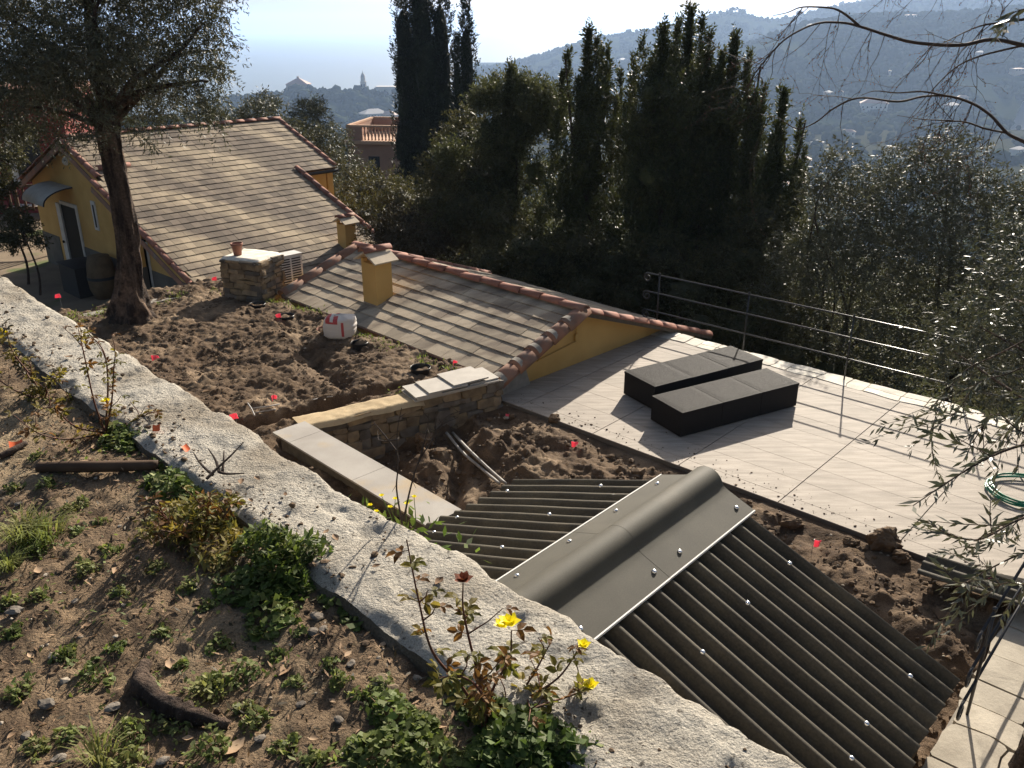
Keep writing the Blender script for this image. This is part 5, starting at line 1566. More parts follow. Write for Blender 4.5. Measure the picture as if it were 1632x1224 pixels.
obr = [([(1900, 640, 2.6), (1720, 690, 2.4), (1620, 712, 2.3), (1560, 738, 2.25), (1505, 772, 2.2), (1455, 806, 2.15)], .006, 18),
       ([(1900, 700, 2.5), (1700, 800, 2.4), (1620, 830, 2.35), (1560, 860, 2.3), (1510, 850, 2.3), (1475, 830, 2.25)], .005, 16),
       ([(1900, 760, 2.7), (1720, 880, 2.6), (1640, 880, 2.6), (1580, 905, 2.6), (1530, 930, 2.55), (1500, 900, 2.5)], .005, 18),
       ([(1800, 620, 3.0), (1650, 690, 3.0), (1590, 660, 2.9), (1560, 690, 2.9), (1535, 735, 2.9)], .004, 14),
       ([(1750, 480, 4.0), (1600, 560, 4.0), (1540, 590, 4.0), (1500, 640, 3.95), (1485, 700, 3.9), (1490, 750, 3.9)], .005, 22),
       ([(1750, 520, 3.8), (1620, 590, 3.8), (1560, 610, 3.8), (1520, 660, 3.75), (1465, 680, 3.7)], .004, 20),
       ([(1760, 880, 2.9), (1660, 930, 2.9), (1600, 930, 2.9), (1560, 960, 2.9)], .004, 14),
       ([(1760, 760, 3.4), (1660, 800, 3.4), (1600, 850, 3.3), (1545, 880, 3.3)], .004, 18),
       ([(1720, 560, 3.2), (1660, 610, 3.2), (1630, 660, 3.2), (1600, 700, 3.2)], .004, 14),
       ([(1760, 20, 3.2), (1680, 10, 3.2), (1620, 18, 3.2), (1595, 40, 3.2)], .004, 9)]
for k, (pl, ra, nt_) in enumerate(obr):
    c = obranch(pl, ra, nt_, .058, .0125, 710 + k)
    for j in range(4 if k not in (0, 9) else 1):
        i0 = int(len(c) * g.uniform(.4, .85)); q = c[i0]; d_ = (c[min(i0 + 2, len(c) - 1)] - c[i0 - 2]).normalized()
        e = q + (d_ + Vector(g.normal(0, .6, 3))).normalized() * g.uniform(.14, .26) * (pl[0][2] / 2.6)
        sprays(lb_, np.array([tuple(q)]), unit(np.array([tuple(e - q)])), (e - q).length, 16, .055, .0125, g, .6, .05)
        mb.tube([q, q.lerp(e, .5) + Vector(g.normal(0, .01, 3)), e], [.002, .0016, .001], 5, False)
bl = [(1600, 470, 7.5, .4), (1640, 400, 8, .5), (1560, 520, 7, .36), (1620, 560, 7, .42), (1660, 500, 7, .5), (1520, 560, 7, .28), (1580, 610, 6.5, .3), (1650, 640, 6, .35), (1500, 500, 7.5, .26)]
blob_crown(lb_, [(AT(a_, b_, c_), r_) for a_, b_, c_, r_ in bl], 9500, 14, .3, .062, .0135, g, .35, 0, .2)
branches(mb, [nf], [AT(a_, b_, c_) for a_, b_, c_, r_ in bl[:6]], .03, g, .05)
for pl, ra, nt_ in obr: mb.tube(curve3([nf, nf.lerp(AT(*pl[0]), .6) + ZUP * .1, AT(*pl[0])], 5), np.linspace(.02, ra, 11), 6, False)
mb.build('trunk', MT['bark_olive'], nol, True)
lb_.build('crown', MT['leaf_olive_near'], nol)
# ------------------------------------------------------------------ small plants and litter on the upper ground
MARKS = [('dry forked twig', 350, 757), ('behind-wall flowers', 620, 830), ('curved root', 290, 1110), ('timber pole', 155, 745), ('left grass tufts', 55, 862), ('tall bushy weed', 455, 905), ('ferny weed', 325, 850), ('yellow rose', 775, 1150), ('bottom clover', 640, 1185), ('red-stemmed rose', 168, 640), ('lower left corner', 10, 1215), ('wall foot', 620, 1040)]
PLACED = {}
def place_label(o, px, py, what, rest=''):
    m = min(MARKS, key=lambda q: (q[1] - px) ** 2 + (q[2] - py) ** 2)
    dx, dy = px - m[1], py - m[2]
    side = ('right of' if dx > 0 else 'left of') if abs(dx) > abs(dy) else ('below' if dy > 0 else 'above')
    PLACED.setdefault((what, side, m[0], rest), []).append((dx * dx + dy * dy, o))
def finish_labels():
    words = ['nearest', 'second', 'third', 'fourth', 'fifth', 'sixth', 'seventh', 'eighth', 'ninth', 'tenth', 'eleventh', 'twelfth', 'thirteenth', 'fourteenth']
    for (what, side, mark, rest), lst in PLACED.items():
        lst.sort(key=lambda q: q[0])
        for k, (_, o) in enumerate(lst):
            if len(lst) == 1: o['label'] = f'{what} {side} the {mark}{rest}'
            else: o['label'] = f'{what} {side} the {mark}{rest}, {words[k]} ' + ('to it' if k == 0 else 'from it')
def patch(name, label, px, py, rx, ry, h, n, L_, W_, m_, seed, cat='weed', group=None, tilt=.45, where='g', dzz=0):
    g = np.random.default_rng(800 + seed)
    c = GP(px, py) if where == 'g' else (SP(px, py) if where == 's' else Vector(where))
    t = thing(name, c, label, cat, group)
    rr = np.sqrt(g.uniform(0, 1, n)); rr[: n // 9] *= 1.35; an = g.uniform(0, 2 * math.pi, n)
    wob = 1 + .3 * np.sin(an * 3 + seed) + .18 * np.sin(an * 5 + seed * 2)
    x, y = rr * np.cos(an) * rx * wob, rr * np.sin(an) * ry * wob
    hh = h * np.clip(1 - rr ** 2 * .85, .06, 1) * (.55 + .45 * vnoise(x * 14 + seed, y * 14, seed)) * g.uniform(.25, 1.0, n) ** .6
    off = AD * 1.0
    pos = np.array(c) + x[:, None] * np.array(AD) + y[:, None] * np.array(BD)
    if where == 'g': pos[:, 2] = upz(np.array([ab(Vector(q))[0] for q in pos]), np.array([ab(Vector(q))[1] for q in pos])) + hh
    else: pos[:, 2] = c.z + hh
    d = unit(np.stack([g.normal(size=n), g.normal(size=n), g.normal(size=n) * tilt + .25], -1))
    sd_ = unit(np.cross(d, np.array([0, 0, 1.])) + g.normal(size=(n, 3)) * .3)
    sc = g.uniform(.5, 1.3, n); mix_ = g.uniform(size=n) < .16
    for sel_, mm in ((~mix_, m_), (mix_, 'leaf_grass' if m_ != 'leaf_grass' else 'leaf_weed')):
        mb = MB(); leaf_geo(mb, (pos - d * (L_ * .5 * sc)[:, None])[sel_], d[sel_], sd_[sel_], (L_ * sc)[sel_], (W_ * sc)[sel_])
        mb.build('foliage', MT[mm], t)
    mb = MB()
    for k in range(0, n, max(1, n // 45)):
        b_ = Vector((c.x + x[k] * .6 * AD.x + y[k] * .6 * BD.x, c.y + x[k] * .6 * AD.y + y[k] * .6 * BD.y, pos[k, 2] - hh[k] - .01))
        mb.tube([b_, b_.lerp(Vector(pos[k]), .6) + Vector((.006, 0, 0)), Vector(pos[k])], [.0014, .0012, .0008], 4, False)
    mb.build('stem', MT[m_], t)
    return t
def tuft(label, px, py, n, h, spread, m_, seed, group=None):
    g = np.random.default_rng(850 + seed)
    c = GP(px, py); t = thing('grass_tuft', c, label, 'grass', group)
    mb = MB()
    an = g.uniform(0, 2 * math.pi, n); ln = h * g.uniform(.5, 1.2, n)
    b_ = np.array(c) + np.stack([np.cos(an), np.sin(an), np.zeros(n)], -1) * (g.uniform(0, spread * .35, n))[:, None]
    lean = g.uniform(.2, 1.3, n)
    out = np.stack([np.cos(an), np.sin(an), np.zeros(n)], -1)
    p1 = b_ + (out * lean[:, None] * .45 + [0, 0, .8]) * (ln * .55)[:, None]
    p2 = p1 + (out * lean[:, None] * .9 + [0, 0, .15]) * (ln * .5)[:, None]
    sd_ = np.stack([-np.sin(an), np.cos(an), np.zeros(n)], -1) * .0022
    v = np.stack([b_ - sd_, b_ + sd_, p1 + sd_, p1 - sd_, p2], 1)
    i = np.arange(n) * 5
    mb.add(v.reshape(-1, 3), np.stack([i, i + 1, i + 2, i + 3], -1), np.stack([i + 3, i + 2, i + 4], -1))
    mb.build('blades', MT[m_], t)
patch('clover_patch', 'dense green clover growing against the wall in front of the rose', 205, 705, .17, .09, .08, 900, .026, .022, 'leaf_clover', 1)
patch('leafy_weed', 'tall bushy green weed leaning over the concrete wall', 455, 905, .15, .12, .20, 1700, .036, .014, 'leaf_clover', 2, tilt=.9)
patch('leafy_weed', 'low dark clover below the tall bushy weed', 425, 955, .16, .10, .07, 700, .028, .024, 'leaf_clover', 3)
patch('leafy_weed', 'ferny brown-green weed left of the tall bushy weed', 325, 850, .22, .14, .14, 1100, .034, .012, 'leaf_rose', 4, tilt=.8)
patch('leafy_weed', 'dark green weed along the wall behind the ferny one', 285, 785, .20, .07, .07, 700, .03, .018, 'leaf_clover', 5)
patch('clover_patch', 'bright clover patch at the bottom edge, left of the yellow rose', 640, 1185, .13, .11, .06, 1000, .024, .020, 'leaf_weed', 6)
patch('clover_patch', 'large clover patch under the yellow rose at the bottom edge', 835, 1190, .17, .12, .10, 1700, .03, .024, 'leaf_clover', 7)
patch('clover_patch', 'clover right beside the wall behind the yellow rose', 760, 1120, .12, .06, .06, 500, .026, .02, 'leaf_clover', 8)
patch('clover_patch', 'trailing clover in the gap beside the wall', 560, 975, .10, .05, .05, 260, .026, .022, 'leaf_clover', 9)
patch('clover_patch', 'clover along the wall foot below the timber pole', 275, 745, .12, .05, .05, 300, .026, .02, 'leaf_clover', 18)
SW = [(345, 900, 1), (350, 1030, 1), (392, 1075, 1.3), (330, 1105, 1.7), (345, 1095, 1.2), (210, 1170, 1.3), (280, 1155, 1.3), (335, 1195, 1.6), (410, 1150, 1.1), (135, 905, 1.1), (180, 880, 1), (60, 880, 1.2), (30, 1105, 1.1), (105, 1050, 1.1), (150, 1080, 1.4), (250, 905, .9), (440, 1045, .7), (580, 1112, 1.1), (610, 1090, .8), (75, 770, 1.0), (130, 800, .8), (205, 1215, 1.3), (500, 1215, 1.0), (55, 730, .9), (445, 945, .9), (20, 1010, .9), (480, 1010, .6), (260, 1010, .7), (160, 830, .7), (380, 960, .8), (110, 815, .9), (60, 950, .9), (190, 945, .8), (300, 940, .9), (405, 1010, .7), (110, 1175, 1.0), (60, 1195, 1.0), (185, 1035, .8), (290, 1062, .6), (470, 1090, .7), (540, 1085, .8), (525, 1060, .6), (385, 1130, .8), (455, 1195, 1.0), (560, 1200, .9), (240, 1085, .6), (15, 960, .9), (330, 965, .8), (20, 780, .9), (120, 850, .8)]
for k, (x, y, s_) in enumerate(SW):
    o_ = patch('small_weed', 'small green weed', x, y, .036 * s_, .034 * s_, .035 * s_, int(70 * s_), .02, .011, 'leaf_weed' if k % 3 else 'leaf_grass', 30 + k, 'weed', 'small weeds on the upper ground', .7)
    place_label(o_, x, y, 'small green weed on bare soil')
tuft('spreading grass tuft at the left edge of the upper ground', 40, 862, 170, .15, .16, 'leaf_grass', 1)
tuft('second grass tuft right of the one at the left edge', 75, 858, 120, .13, .14, 'leaf_grass', 2)
tuft('grass tuft at the left edge below the timber pole', 15, 905, 90, .10, .12, 'leaf_grass', 3)
tuft('thin grass tuft beside the curved root', 160, 1215, 60, .10, .1, 'leaf_grass', 4)
# grass along the bed edge
g = np.random.default_rng(870)
n = 2600
ea = np.concatenate([g.normal(14.15, .18, 1500), g.normal(7.95, .1, 500), g.uniform(8, 13, 600)])
eb = np.concatenate([g.uniform(3.2, 6.6, 1500), g.uniform(5.2, 6.6, 500), g.normal(6.98, .08, 600)])
pp_ = ea[:, None] * np.array(AD) + eb[:, None] * np.array(BD)
ss = (pp_ - np.array(T0)) @ np.array(SD); tt_ = (pp_ - np.array(T0)) @ np.array(TD)
pp_[:, 2] = soil(ss, tt_) + g.uniform(0, .04, n)
kp = vnoise(ea * 2.5, eb * 2.5, 88) > .42
d = unit(g.normal(size=(n, 3)) * .6 + [0, 0, .7])
mb = MB(); leaf_geo(mb, pp_[kp], d[kp], unit(np.cross(d, g.normal(size=(n, 3))))[kp], .06, .014)
tag(mb.build('bed_grass', MT['leaf_weed'], garden), kind='stuff')

# roses
def petals(mb, c, r, g, n=9):
    for k in range(n):
        a_ = 2 * math.pi * k / n + g.uniform(-.2, .2); lay = k % 2
        d_ = np.array([[math.cos(a_), math.sin(a_), .35 + .6 * lay]]); d_ = unit(d_)
        sd_ = unit(np.cross(d_, np.array([[0, 0, 1.]])))
        leaf_geo(mb, np.array([tuple(c)]), d_, sd_, r * (1.15 - .3 * lay), r * 1.05)
def rose(label, base, stems, nl, L_, W_, mats, flowers, seed, extra=0):
    """stems: list of px/py polylines with a common distance"""
    g = np.random.default_rng(900 + seed)
    t = thing('rose_bush', base, label, 'rose bush')
    mb = MB()
    lmes = []
    for k in range(2):
        m3 = MB()
        for q, dx, dy in ((.022, 1, 0), (.012, .55, .85), (.012, .55, -.85)):
            dv = np.array([dx, dy, -.12]); dv /= np.linalg.norm(dv); sv_ = np.cross(dv, [0, 0, 1.]); sv_ /= np.linalg.norm(sv_)
            o_ = np.array([q, 0, 0.]); pts_ = [o_, o_ + dv * L_ * .3 + sv_ * W_ * .45 + [0, 0, .003], o_ + dv * L_ * .68 + sv_ * W_ * .38 + [0, 0, .003], o_ + dv * L_ - [0, 0, .004], o_ + dv * L_ * .68 - sv_ * W_ * .38 + [0, 0, .003], o_ + dv * L_ * .3 - sv_ * W_ * .45 + [0, 0, .003], o_ + dv * L_ * .45]
            m3.add(pts_, (), [(6, i, (i + 1) % 6) for i in range(6)])
        m3.tube([(0, 0, 0), (.024, 0, 0)], .0008, 4, False)
        lme = m3.mesh('leaf'); lme.materials.append(MT[mats[k]]); lmes.append(lme)
    for pl in stems:
        c = curve3([Vector(q) for q in pl], 6)
        mb.tube(c, np.linspace(.0045, .0016, len(c)), 6, False)
        ii = g.integers(int(len(c) * .12), len(c), nl)
        for i in ii:
            xd = Vector(unit(g.normal(size=3) * [1, 1, .4] + [0, 0, .1])); zd = Vector(unit(g.normal(size=3) * .5 + [0, 0, 1.])); yd = zd.cross(xd).normalized(); zd = xd.cross(yd)
            s_ = g.uniform(.75, 1.25)
            inst('leaf', lmes[0 if g.uniform() < mats[2] else 1], t, frame(c[i], xd, yd, zd, s_, s_, s_))
        for j in range(2):
            i = int(g.uniform(.3, .9) * (len(c) - 1)); e = c[i] + Vector((g.normal(0, .05), g.normal(0, .05), g.uniform(.03, .1)))
            mb.tube([c[i], c[i].lerp(e, .5) + Vector((.006, 0, 0)), e], [.0022, .0016, .001], 5, False)
            inst('leaf', lmes[j], t, frame(e, Vector((1, 0, 0)), Vector((0, 1, 0)), ZUP, .8, .8, .8))
    mb.build('stem', MT['twig_red'], t, True)
    for (p_, r_, kind) in flowers:
        mb = MB(); petals(mb, p_, r_, g, 10); mb.build('flower', MT['petal_yellow' if kind else 'petal_dry'], t)
    return t
b1 = GP(168, 690)
def NE(px, py, dist): return AT(px, py, dist)
d1 = b1.y
rose('rose bush with reddish stems and one yellow bloom, rising in front of the wall', b1,
     [[b1, NE(150, 640, d1), NE(135, 570, d1 - .05), NE(125, 525, d1)], [b1, NE(172, 610, d1), NE(165, 560, d1 + .03), NE(140, 530, d1 + .05)], [b1, NE(178, 640, d1 - .05), NE(182, 580, d1 - .05), NE(186, 562, d1)], [b1, NE(120, 680, d1 - .1), NE(85, 650, d1 - .15), NE(60, 655, d1 - .2)], [b1, NE(200, 680, d1), NE(235, 660, d1 + .05), NE(262, 655, d1 + .06)], [b1, NE(110, 700, d1 - .12), NE(60, 690, d1 - .2), NE(20, 660, d1 - .2)]],
     15, .026, .016, ('leaf_rose', 'leaf_rust', .6), [(NE(168, 640, d1 - .02), .022, 1)], 1)
b2 = GP(70, 640)
d2 = b2.y
rose('straggly brown rose bush at the left edge behind the orange tag', b2,
     [[b2, NE(50, 600, d2), NE(20, 560, d2), NE(8, 515, d2)], [b2, NE(80, 610, d2), NE(95, 590, d2 + .1)], [b2, NE(20, 620, d2), NE(-20, 590, d2)], [b2, NE(40, 590, d2 + .1), NE(35, 570, d2 + .1)], [b2, NE(110, 640, d2), NE(130, 622, d2 + .1)]],
     28, .027, .016, ('leaf_rose', 'leaf_dry', .55), [(NE(8, 530, d2), .014, 1)], 2)
b3 = GP(775, 1165)
d3 = b3.y
rose('yellow-flowering rose bush at the bottom edge in front of the wall', b3,
     [[b3, NE(740, 1100, d3), NE(690, 1040, d3 - .03), NE(668, 960, d3 - .03), NE(648, 860, d3)], [b3, NE(765, 1090, d3), NE(748, 1020, d3), NE(738, 970, d3), NE(738, 930, d3)], [b3, NE(785, 1100, d3), NE(812, 1050, d3 + .03), NE(815, 1005, d3 + .03)],
      [b3, NE(830, 1120, d3 + .05), NE(890, 1080, d3 + .08), NE(925, 1030, d3 + .1)], [b3, NE(850, 1130, d3), NE(905, 1110, d3 + .05), NE(938, 1100, d3 + .05)], [b3, NE(770, 1110, d3 - .04), NE(740, 1080, d3 - .06), NE(700, 1080, d3 - .06)], [b3, NE(840, 1090, d3 + .1), NE(880, 1020, d3 + .12)]],
     17, .027, .017, ('leaf_rose', 'leaf_rust', .68), [(NE(812, 992, d3 + .03), .026, 1), (NE(800, 996, d3 + .04), .02, 1), (NE(930, 1028, d3 + .1), .018, 1), (NE(941, 1092, d3 + .05), .02, 1), (NE(738, 924, d3), .022, 0)], 3)
b4 = GP(300, 860); d4 = b4.y
rose('low rust-leaved rose bush between the ferny weed and the wall', b4,
     [[b4, NE(270, 830, d4), NE(240, 800, d4)], [b4, NE(320, 820, d4), NE(330, 790, d4)], [b4, NE(350, 830, d4), NE(372, 800, d4 + .05)], [b4, NE(280, 850, d4 - .1), NE(225, 840, d4 - .12)]],
     26, .026, .014, ('leaf_rose', 'leaf_rust', .5), [], 4)
# sow-thistle plants with yellow heads on the far side of the wall
def thistle(label, base, tops, seed, leaves=260):
    g = np.random.default_rng(950 + seed)
    t = thing('flowering_weed', base, label, 'weed')
    mb = MB()
    for tp in tops:
        tp = Vector(tp)
        c = curve3([base, base.lerp(tp, .5) + Vector(g.normal(0, .02, 3)), tp], 5)
        mb.tube(c, np.linspace(.0028, .001, len(c)), 5, False)
        fl = MB(); petals(fl, tp, .010, g, 10); fl.build('flower', MT['petal_yellow'], t)
    mb.build('stem', MT['leaf_clover'], t)
    mb = MB(); n = leaves
    pos = np.array(base) + g.normal(size=(n, 3)) * np.array([.10, .10, .05]) + [0, 0, -.03]
    d = unit(g.normal(size=(n, 3)) + [0, 0, .3]); leaf_geo(mb, pos, d, unit(np.cross(d, g.normal(size=(n, 3)))), .045, .02)
    mb.build('foliage', MT['leaf_clover'], t)
wb = W(*ab(P(640, 845, 3.0)), 3.02); wa, _ = ab(wb)
base = W(wa, 1.50, 2.93); db = base.y
thistle('yellow-flowered weed growing behind the wall beside the coping slabs', base, [NE(608, 790, db), NE(630, 795, db + .04), NE(648, 803, db), NE(660, 792, db + .05), NE(622, 808, db)], 1)
base2 = W(wa + .18, 1.50, 2.92)
thistle('small yellow-flowered weed left of the larger one behind the wall', base2, [NE(590, 805, base2.y), NE(600, 815, base2.y)], 2, 160)
base3 = W(wa - .04, 1.49, 2.95)
bw_ = thing('bare_weed', base3, 'thin leafless weed stalks standing up across the dug pit', 'weed')
mb = MB()
g = np.random.default_rng(960)
for pl in ([(640, 830), (632, 780), (634, 745), (633, 690), (640, 650)], [(645, 820), (655, 775), (668, 735), (690, 700), (712, 665), (735, 655)], [(633, 720), (610, 690), (595, 672)], [(634, 700), (615, 703), (600, 700)], [(690, 700), (700, 680), (730, 665)], [(668, 735), (680, 690), (683, 660)]):
    c = curve3([NE(x, y, base3.y) for x, y in pl], 5); mb.tube(c, np.linspace(.0035, .001, len(c)), 5, False)
    for q in c[::3]:
        e = q + Vector(g.normal(0, .014, 3)); mb.tube([q, e], [.0012, .0006], 4, False)
mb.tube([base3, NE(640, 830, base3.y)], [.004, .0035], 5, False)
mb.build('stem', MT['twig'], bw_)

# log, pole, stones, leaves, tags, debris
def polyline_thing(name, label, cat, pts, rads, m_, group=None, n=12, rough=.0):
    mb = MB(); c = curve3(pts, 8)
    rr = np.interp(np.linspace(0, 1, len(c)), np.linspace(0, 1, len(rads)), rads)
    mb.tube(c, rr * (1 + fbm(np.arange(len(c)) * .5, np.zeros(len(c)), 3) * rough), n)
    return tag(mb.build(name, MT[m_], None, True), label, cat, group)
polyline_thing('root', 'curved weathered root lying on the bare soil', 'root', [GP(232, 1058, .005), GP(224, 1082, .02), GP(242, 1108, .022), GP(275, 1130, .022), GP(320, 1143, .02), GP(366, 1156, .008)], [.014, .024, .028, .026, .022, .012], 'bark_olive', rough=.5)
polyline_thing('timber_pole', 'straight dark timber pole lying level beside the wall', 'pole', [GP(62, 745, .02), GP(120, 744, .022), GP(190, 743, .022), GP(252, 741, .02)], [.02, .022, .021, .019], 'wood_dark')
polyline_thing('stick', 'dark stick lying at the left edge above the orange tag', 'stick', [GP(0, 728, .015), GP(20, 718, .02), GP(42, 706, .015)], [.013, .014, .01], 'bark')
wtop = lambda px, py: P(px, py, 3.105)
mb = MB(); tw0 = thing('dry_twig', wtop(350, 757), 'dry forked twig with dead leaves lying on the wall', 'twig')
for pl in ([(330, 768), (350, 757), (372, 745), (392, 732)], [(350, 757), (345, 745), (335, 735)], [(350, 757), (365, 768), (392, 775)], [(340, 762), (322, 752), (312, 742)], [(355, 757), (358, 748), (360, 738)]):
    c = curve3([wtop(x, y) + ZUP * (.012 + .02 * k) for k, (x, y) in enumerate(pl)], 4); mb.tube(c, np.linspace(.006, .002, len(c)), 6, False)
mb.build('stem', MT['bark'], tw0)
g = np.random.default_rng(970)
def curled(p, size, yaw, g, m_, label, group, name='fallen_leaf'):
    n_ = 7
    u = np.linspace(-1, 1, n_); rows_ = []
    ux = Vector((math.cos(yaw), math.sin(yaw), 0)); vx = Vector((-ux.y, ux.x, 0))
    cu, cv_ = g.uniform(.1, .5), g.uniform(.2, .8)
    for a_ in u:
        wd_ = (1 - abs(a_) ** 1.7) * .55 * g.uniform(.85, 1.1)
        rows_.append([tuple(p + ux * (a_ * size) + vx * (b_ * wd_ * size) + ZUP * (.006 + size * (cu * a_ * a_ * .5 + cv_ * b_ * b_ * wd_))) for b_ in (-1, -.35, .35, 1)])
    gr = np.array(rows_)
    mb = MB().grid(gr).grid(gr[::-1] - [0, 0, .0012])
    return tag(mb.build(name, MT[m_], None, True), label, 'leaf', group)
LV = [(455, 1070, .045), (272, 1062, .035), (62, 912, .04), (185, 912, .035), (50, 1048, .035), (215, 980, .03), (375, 1195, .06), (700, 1160, .05), (300, 1180, .03), (140, 1000, .03), (20, 1175, .035), (440, 1135, .03), (530, 1120, .03), (85, 1130, .03), (245, 945, .03), (555, 1045, .025), (520, 930, .03), (40, 690, .03), (320, 985, .03), (120, 870, .03), (500, 1180, .035), (160, 760, .03), (150, 715, .035), (90, 700, .03), (610, 1030, .025)]
for x, y, s_ in LV:
    o_ = curled(GP(x, y), s_ * .55 * g.uniform(.7, 1.2), g.uniform(0, 6.3), g, 'leaf_fallen', 'curled dry brown leaf lying on the bare upper ground', 'fallen leaves on the upper ground')
    place_label(o_, x, y, 'curled dry leaf on bare soil')
for x, y, s_ in ((385, 770, .03), (365, 785, .025), (410, 765, .025), (400, 800, .02), (455, 790, .02), (330, 625, .03), (110, 570, .03), (80, 585, .025), (535, 860, .03), (520, 850, .02), (600, 905, .02), (880, 1150, .02), (700, 930, .03)):
    o_ = curled(wtop(x, y), s_ * .7, g.uniform(0, 6.3), g, 'litter', 'small dry leaf lying on top of the concrete wall', 'dry leaves on the wall')
    place_label(o_, x, y, 'dry leaf on the wall top')
ST = [(25, 975, .05), (150, 833, .03), (372, 833, .03), (505, 985, .045), (500, 1010, .04), (75, 1125, .05), (180, 1130, .04), (610, 1085, .05), (625, 1100, .04), (515, 1005, .03), (480, 1125, .028), (42, 1175, .03), (95, 1212, .035), (30, 805, .03), (415, 1180, .03), (560, 1060, .03), (120, 960, .025), (220, 890, .022), (540, 1150, .028), (260, 1215, .03)]
for k, (x, y, s_) in enumerate(ST):
    v, f = ico(2, 60 + k, .2)
    p = GP(x, y); vv = v * s_ * .42 * np.array([1.2, .85, .45]); a_ = g.uniform(0, 6.3)
    vv = np.stack([vv[:, 0] * math.cos(a_) - vv[:, 1] * math.sin(a_), vv[:, 0] * math.sin(a_) + vv[:, 1] * math.cos(a_), vv[:, 2]], -1)
    mb = MB().add(vv + np.array(p) + [0, 0, .006], (), f)
    o_ = tag(mb.build('stone', MT['stone_a' if k in (1, 2, 7, 8) else 'stone_b'], None), 'small stone lying on the bare upper ground', 'stone', 'stones on the upper ground')
    place_label(o_, x, y, ('pale flat stone' if k in (1, 2, 7, 8) else 'small grey stone') + ' on bare soil')
finish_labels()
def tagp(p, s_, yaw, label):
    ux = Vector((math.cos(yaw), math.sin(yaw), 0)); vx = Vector((-ux.y, ux.x, 0))
    gr = np.array([[tuple(p + ux * (a_ * s_) + vx * (b_ * s_ * .6) + ZUP * (.012 + .3 * s_ * a_ * a_ + .01 * b_)) for b_ in (-1, 0, 1)] for a_ in np.linspace(-1, 1, 5)])
    mb = MB().grid(gr).grid(gr[::-1] - [0, 0, .001]); tag(mb.build('marker_tag', MT['tape_orange'], None, True), label, 'tag', 'orange tags on ground and wall')
tagp(GP(27, 714), .024, .5, 'orange tag on the soil at the left edge')
tagp(wtop(250, 687), .014, .2, 'orange tag on the wall beside the clover')
tagp(wtop(297, 719), .014, 1.2, 'orange tag lying alone on the concrete wall top')
q = wtop(1170, 1190)
mb = MB(); mb.box(q - ZUP * .03, SD * .07, TD * .03, ZUP * .014); tag(mb.build('terracotta_shard', MT['terracotta'], None), 'orange terracotta shard on the outer edge of the wall', 'shard')
# uncountable litter
n = 9500
la = g.uniform(-1.4, 5.5, n); lbq = g.uniform(-1.2, 1.06, n)
pos = la[:, None] * np.array(AD) + lbq[:, None] * np.array(BD); pos[:, 2] = upz(la, lbq)
size = np.clip(g.lognormal(-5.6, .6, n), .0015, .02)
mb = MB(); scatter_rocks(mb, pos, size, g); tag(mb.build('gravel', MT['soil_clod'], ground), kind='stuff')
sel = g.uniform(size=n) < .3
mb = MB(); scatter_rocks(mb, pos[sel] + g.normal(0, .05, (sel.sum(), 3)) * [1, 1, 0], size[sel] * .9, g, .6); tag(mb.build('pebbles', MT['pebble'], ground), kind='stuff')
n = 9000
la = g.uniform(-1.4, 5.5, n); lbq = g.uniform(-1.2, 1.06, n)
pos = la[:, None] * np.array(AD) + lbq[:, None] * np.array(BD); pos[:, 2] = upz(la, lbq) + .004
d = unit(g.normal(size=(n, 3)) * [1, 1, .15]); sd_ = unit(np.cross(d, [0, 0, 1.]) + g.normal(size=(n, 3)) * .4)
mb = MB(); leaf_geo(mb, pos, d, sd_, g.uniform(.01, .035, n), g.uniform(.0015, .006, n)); tag(mb.build('leaf_litter', MT['litter'], ground), kind='stuff')

# thin ground cover between the clumps
n = 24000
la = g.uniform(-1.4, 5.5, n); lbq = g.uniform(-1.2, 1.08, n)
msk_ = fbm(la * 1.6, lbq * 1.6, 131, 4) + fbm(la * 6, lbq * 6, 133, 3) * .6
for mm, lo_, L0, W0, k0 in (('leaf_weed', .20, .018, .010, 0), ('leaf_dry', -.5, .024, .007, 1), ('litter', -.4, .026, .006, 2)):
    kp = (msk_ > lo_) & (np.arange(n) % 3 == k0)
    pos = la[kp, None] * np.array(AD) + lbq[kp, None] * np.array(BD); pos[:, 2] = upz(la[kp], lbq[kp]) + g.uniform(.001, .012, kp.sum())
    m = kp.sum(); d = unit(g.normal(size=(m, 3)) * [1, 1, .45] + [0, 0, .15]); sd_ = unit(np.cross(d, [0, 0, 1.]) + g.normal(size=(m, 3)) * .4)
    mb = MB(); sc = g.uniform(.5, 1.4, m); leaf_geo(mb, pos, d, sd_, L0 * sc, W0 * sc); tag(mb.build('ground_cover', MT[mm], ground), kind='stuff')
# crumbs of soil trodden onto the terrace tiles
n = 420
cs = g.uniform(.2, 7.5, n); ct = np.abs(g.normal(0, .22, n)) + .01
pos = np.array(T0) + cs[:, None] * np.array(SD) + ct[:, None] * np.array(TD); pos[:, 2] = .003
mb = MB(); scatter_rocks(mb, pos, np.clip(g.lognormal(-5.4, .6, n), .002, .016), g); tag(mb.build('soil_crumbs', MT['soil_clod'], terrace), kind='stuff')
# spilt soil and grit along the wall top
n = 1500
ga_ = g.uniform(-1, 7, n); gb_ = np.where(g.uniform(size=n) < .6, 1.11 + np.abs(g.normal(0, .05, n)), g.uniform(1.1, 1.45, n))
kp = vnoise(ga_ * 3, gb_ * 3, 141) > .45; ga_, gb_ = ga_[kp], gb_[kp]
pos = ga_[:, None] * np.array(AD) + gb_[:, None] * np.array(BD); pos[:, 2] = 3.103
mb = MB(); scatter_rocks(mb, pos, np.clip(g.lognormal(-5.6, .6, len(pos)), .0015, .014), g); tag(mb.build('grit', MT['soil_clod'], wall), kind='stuff')
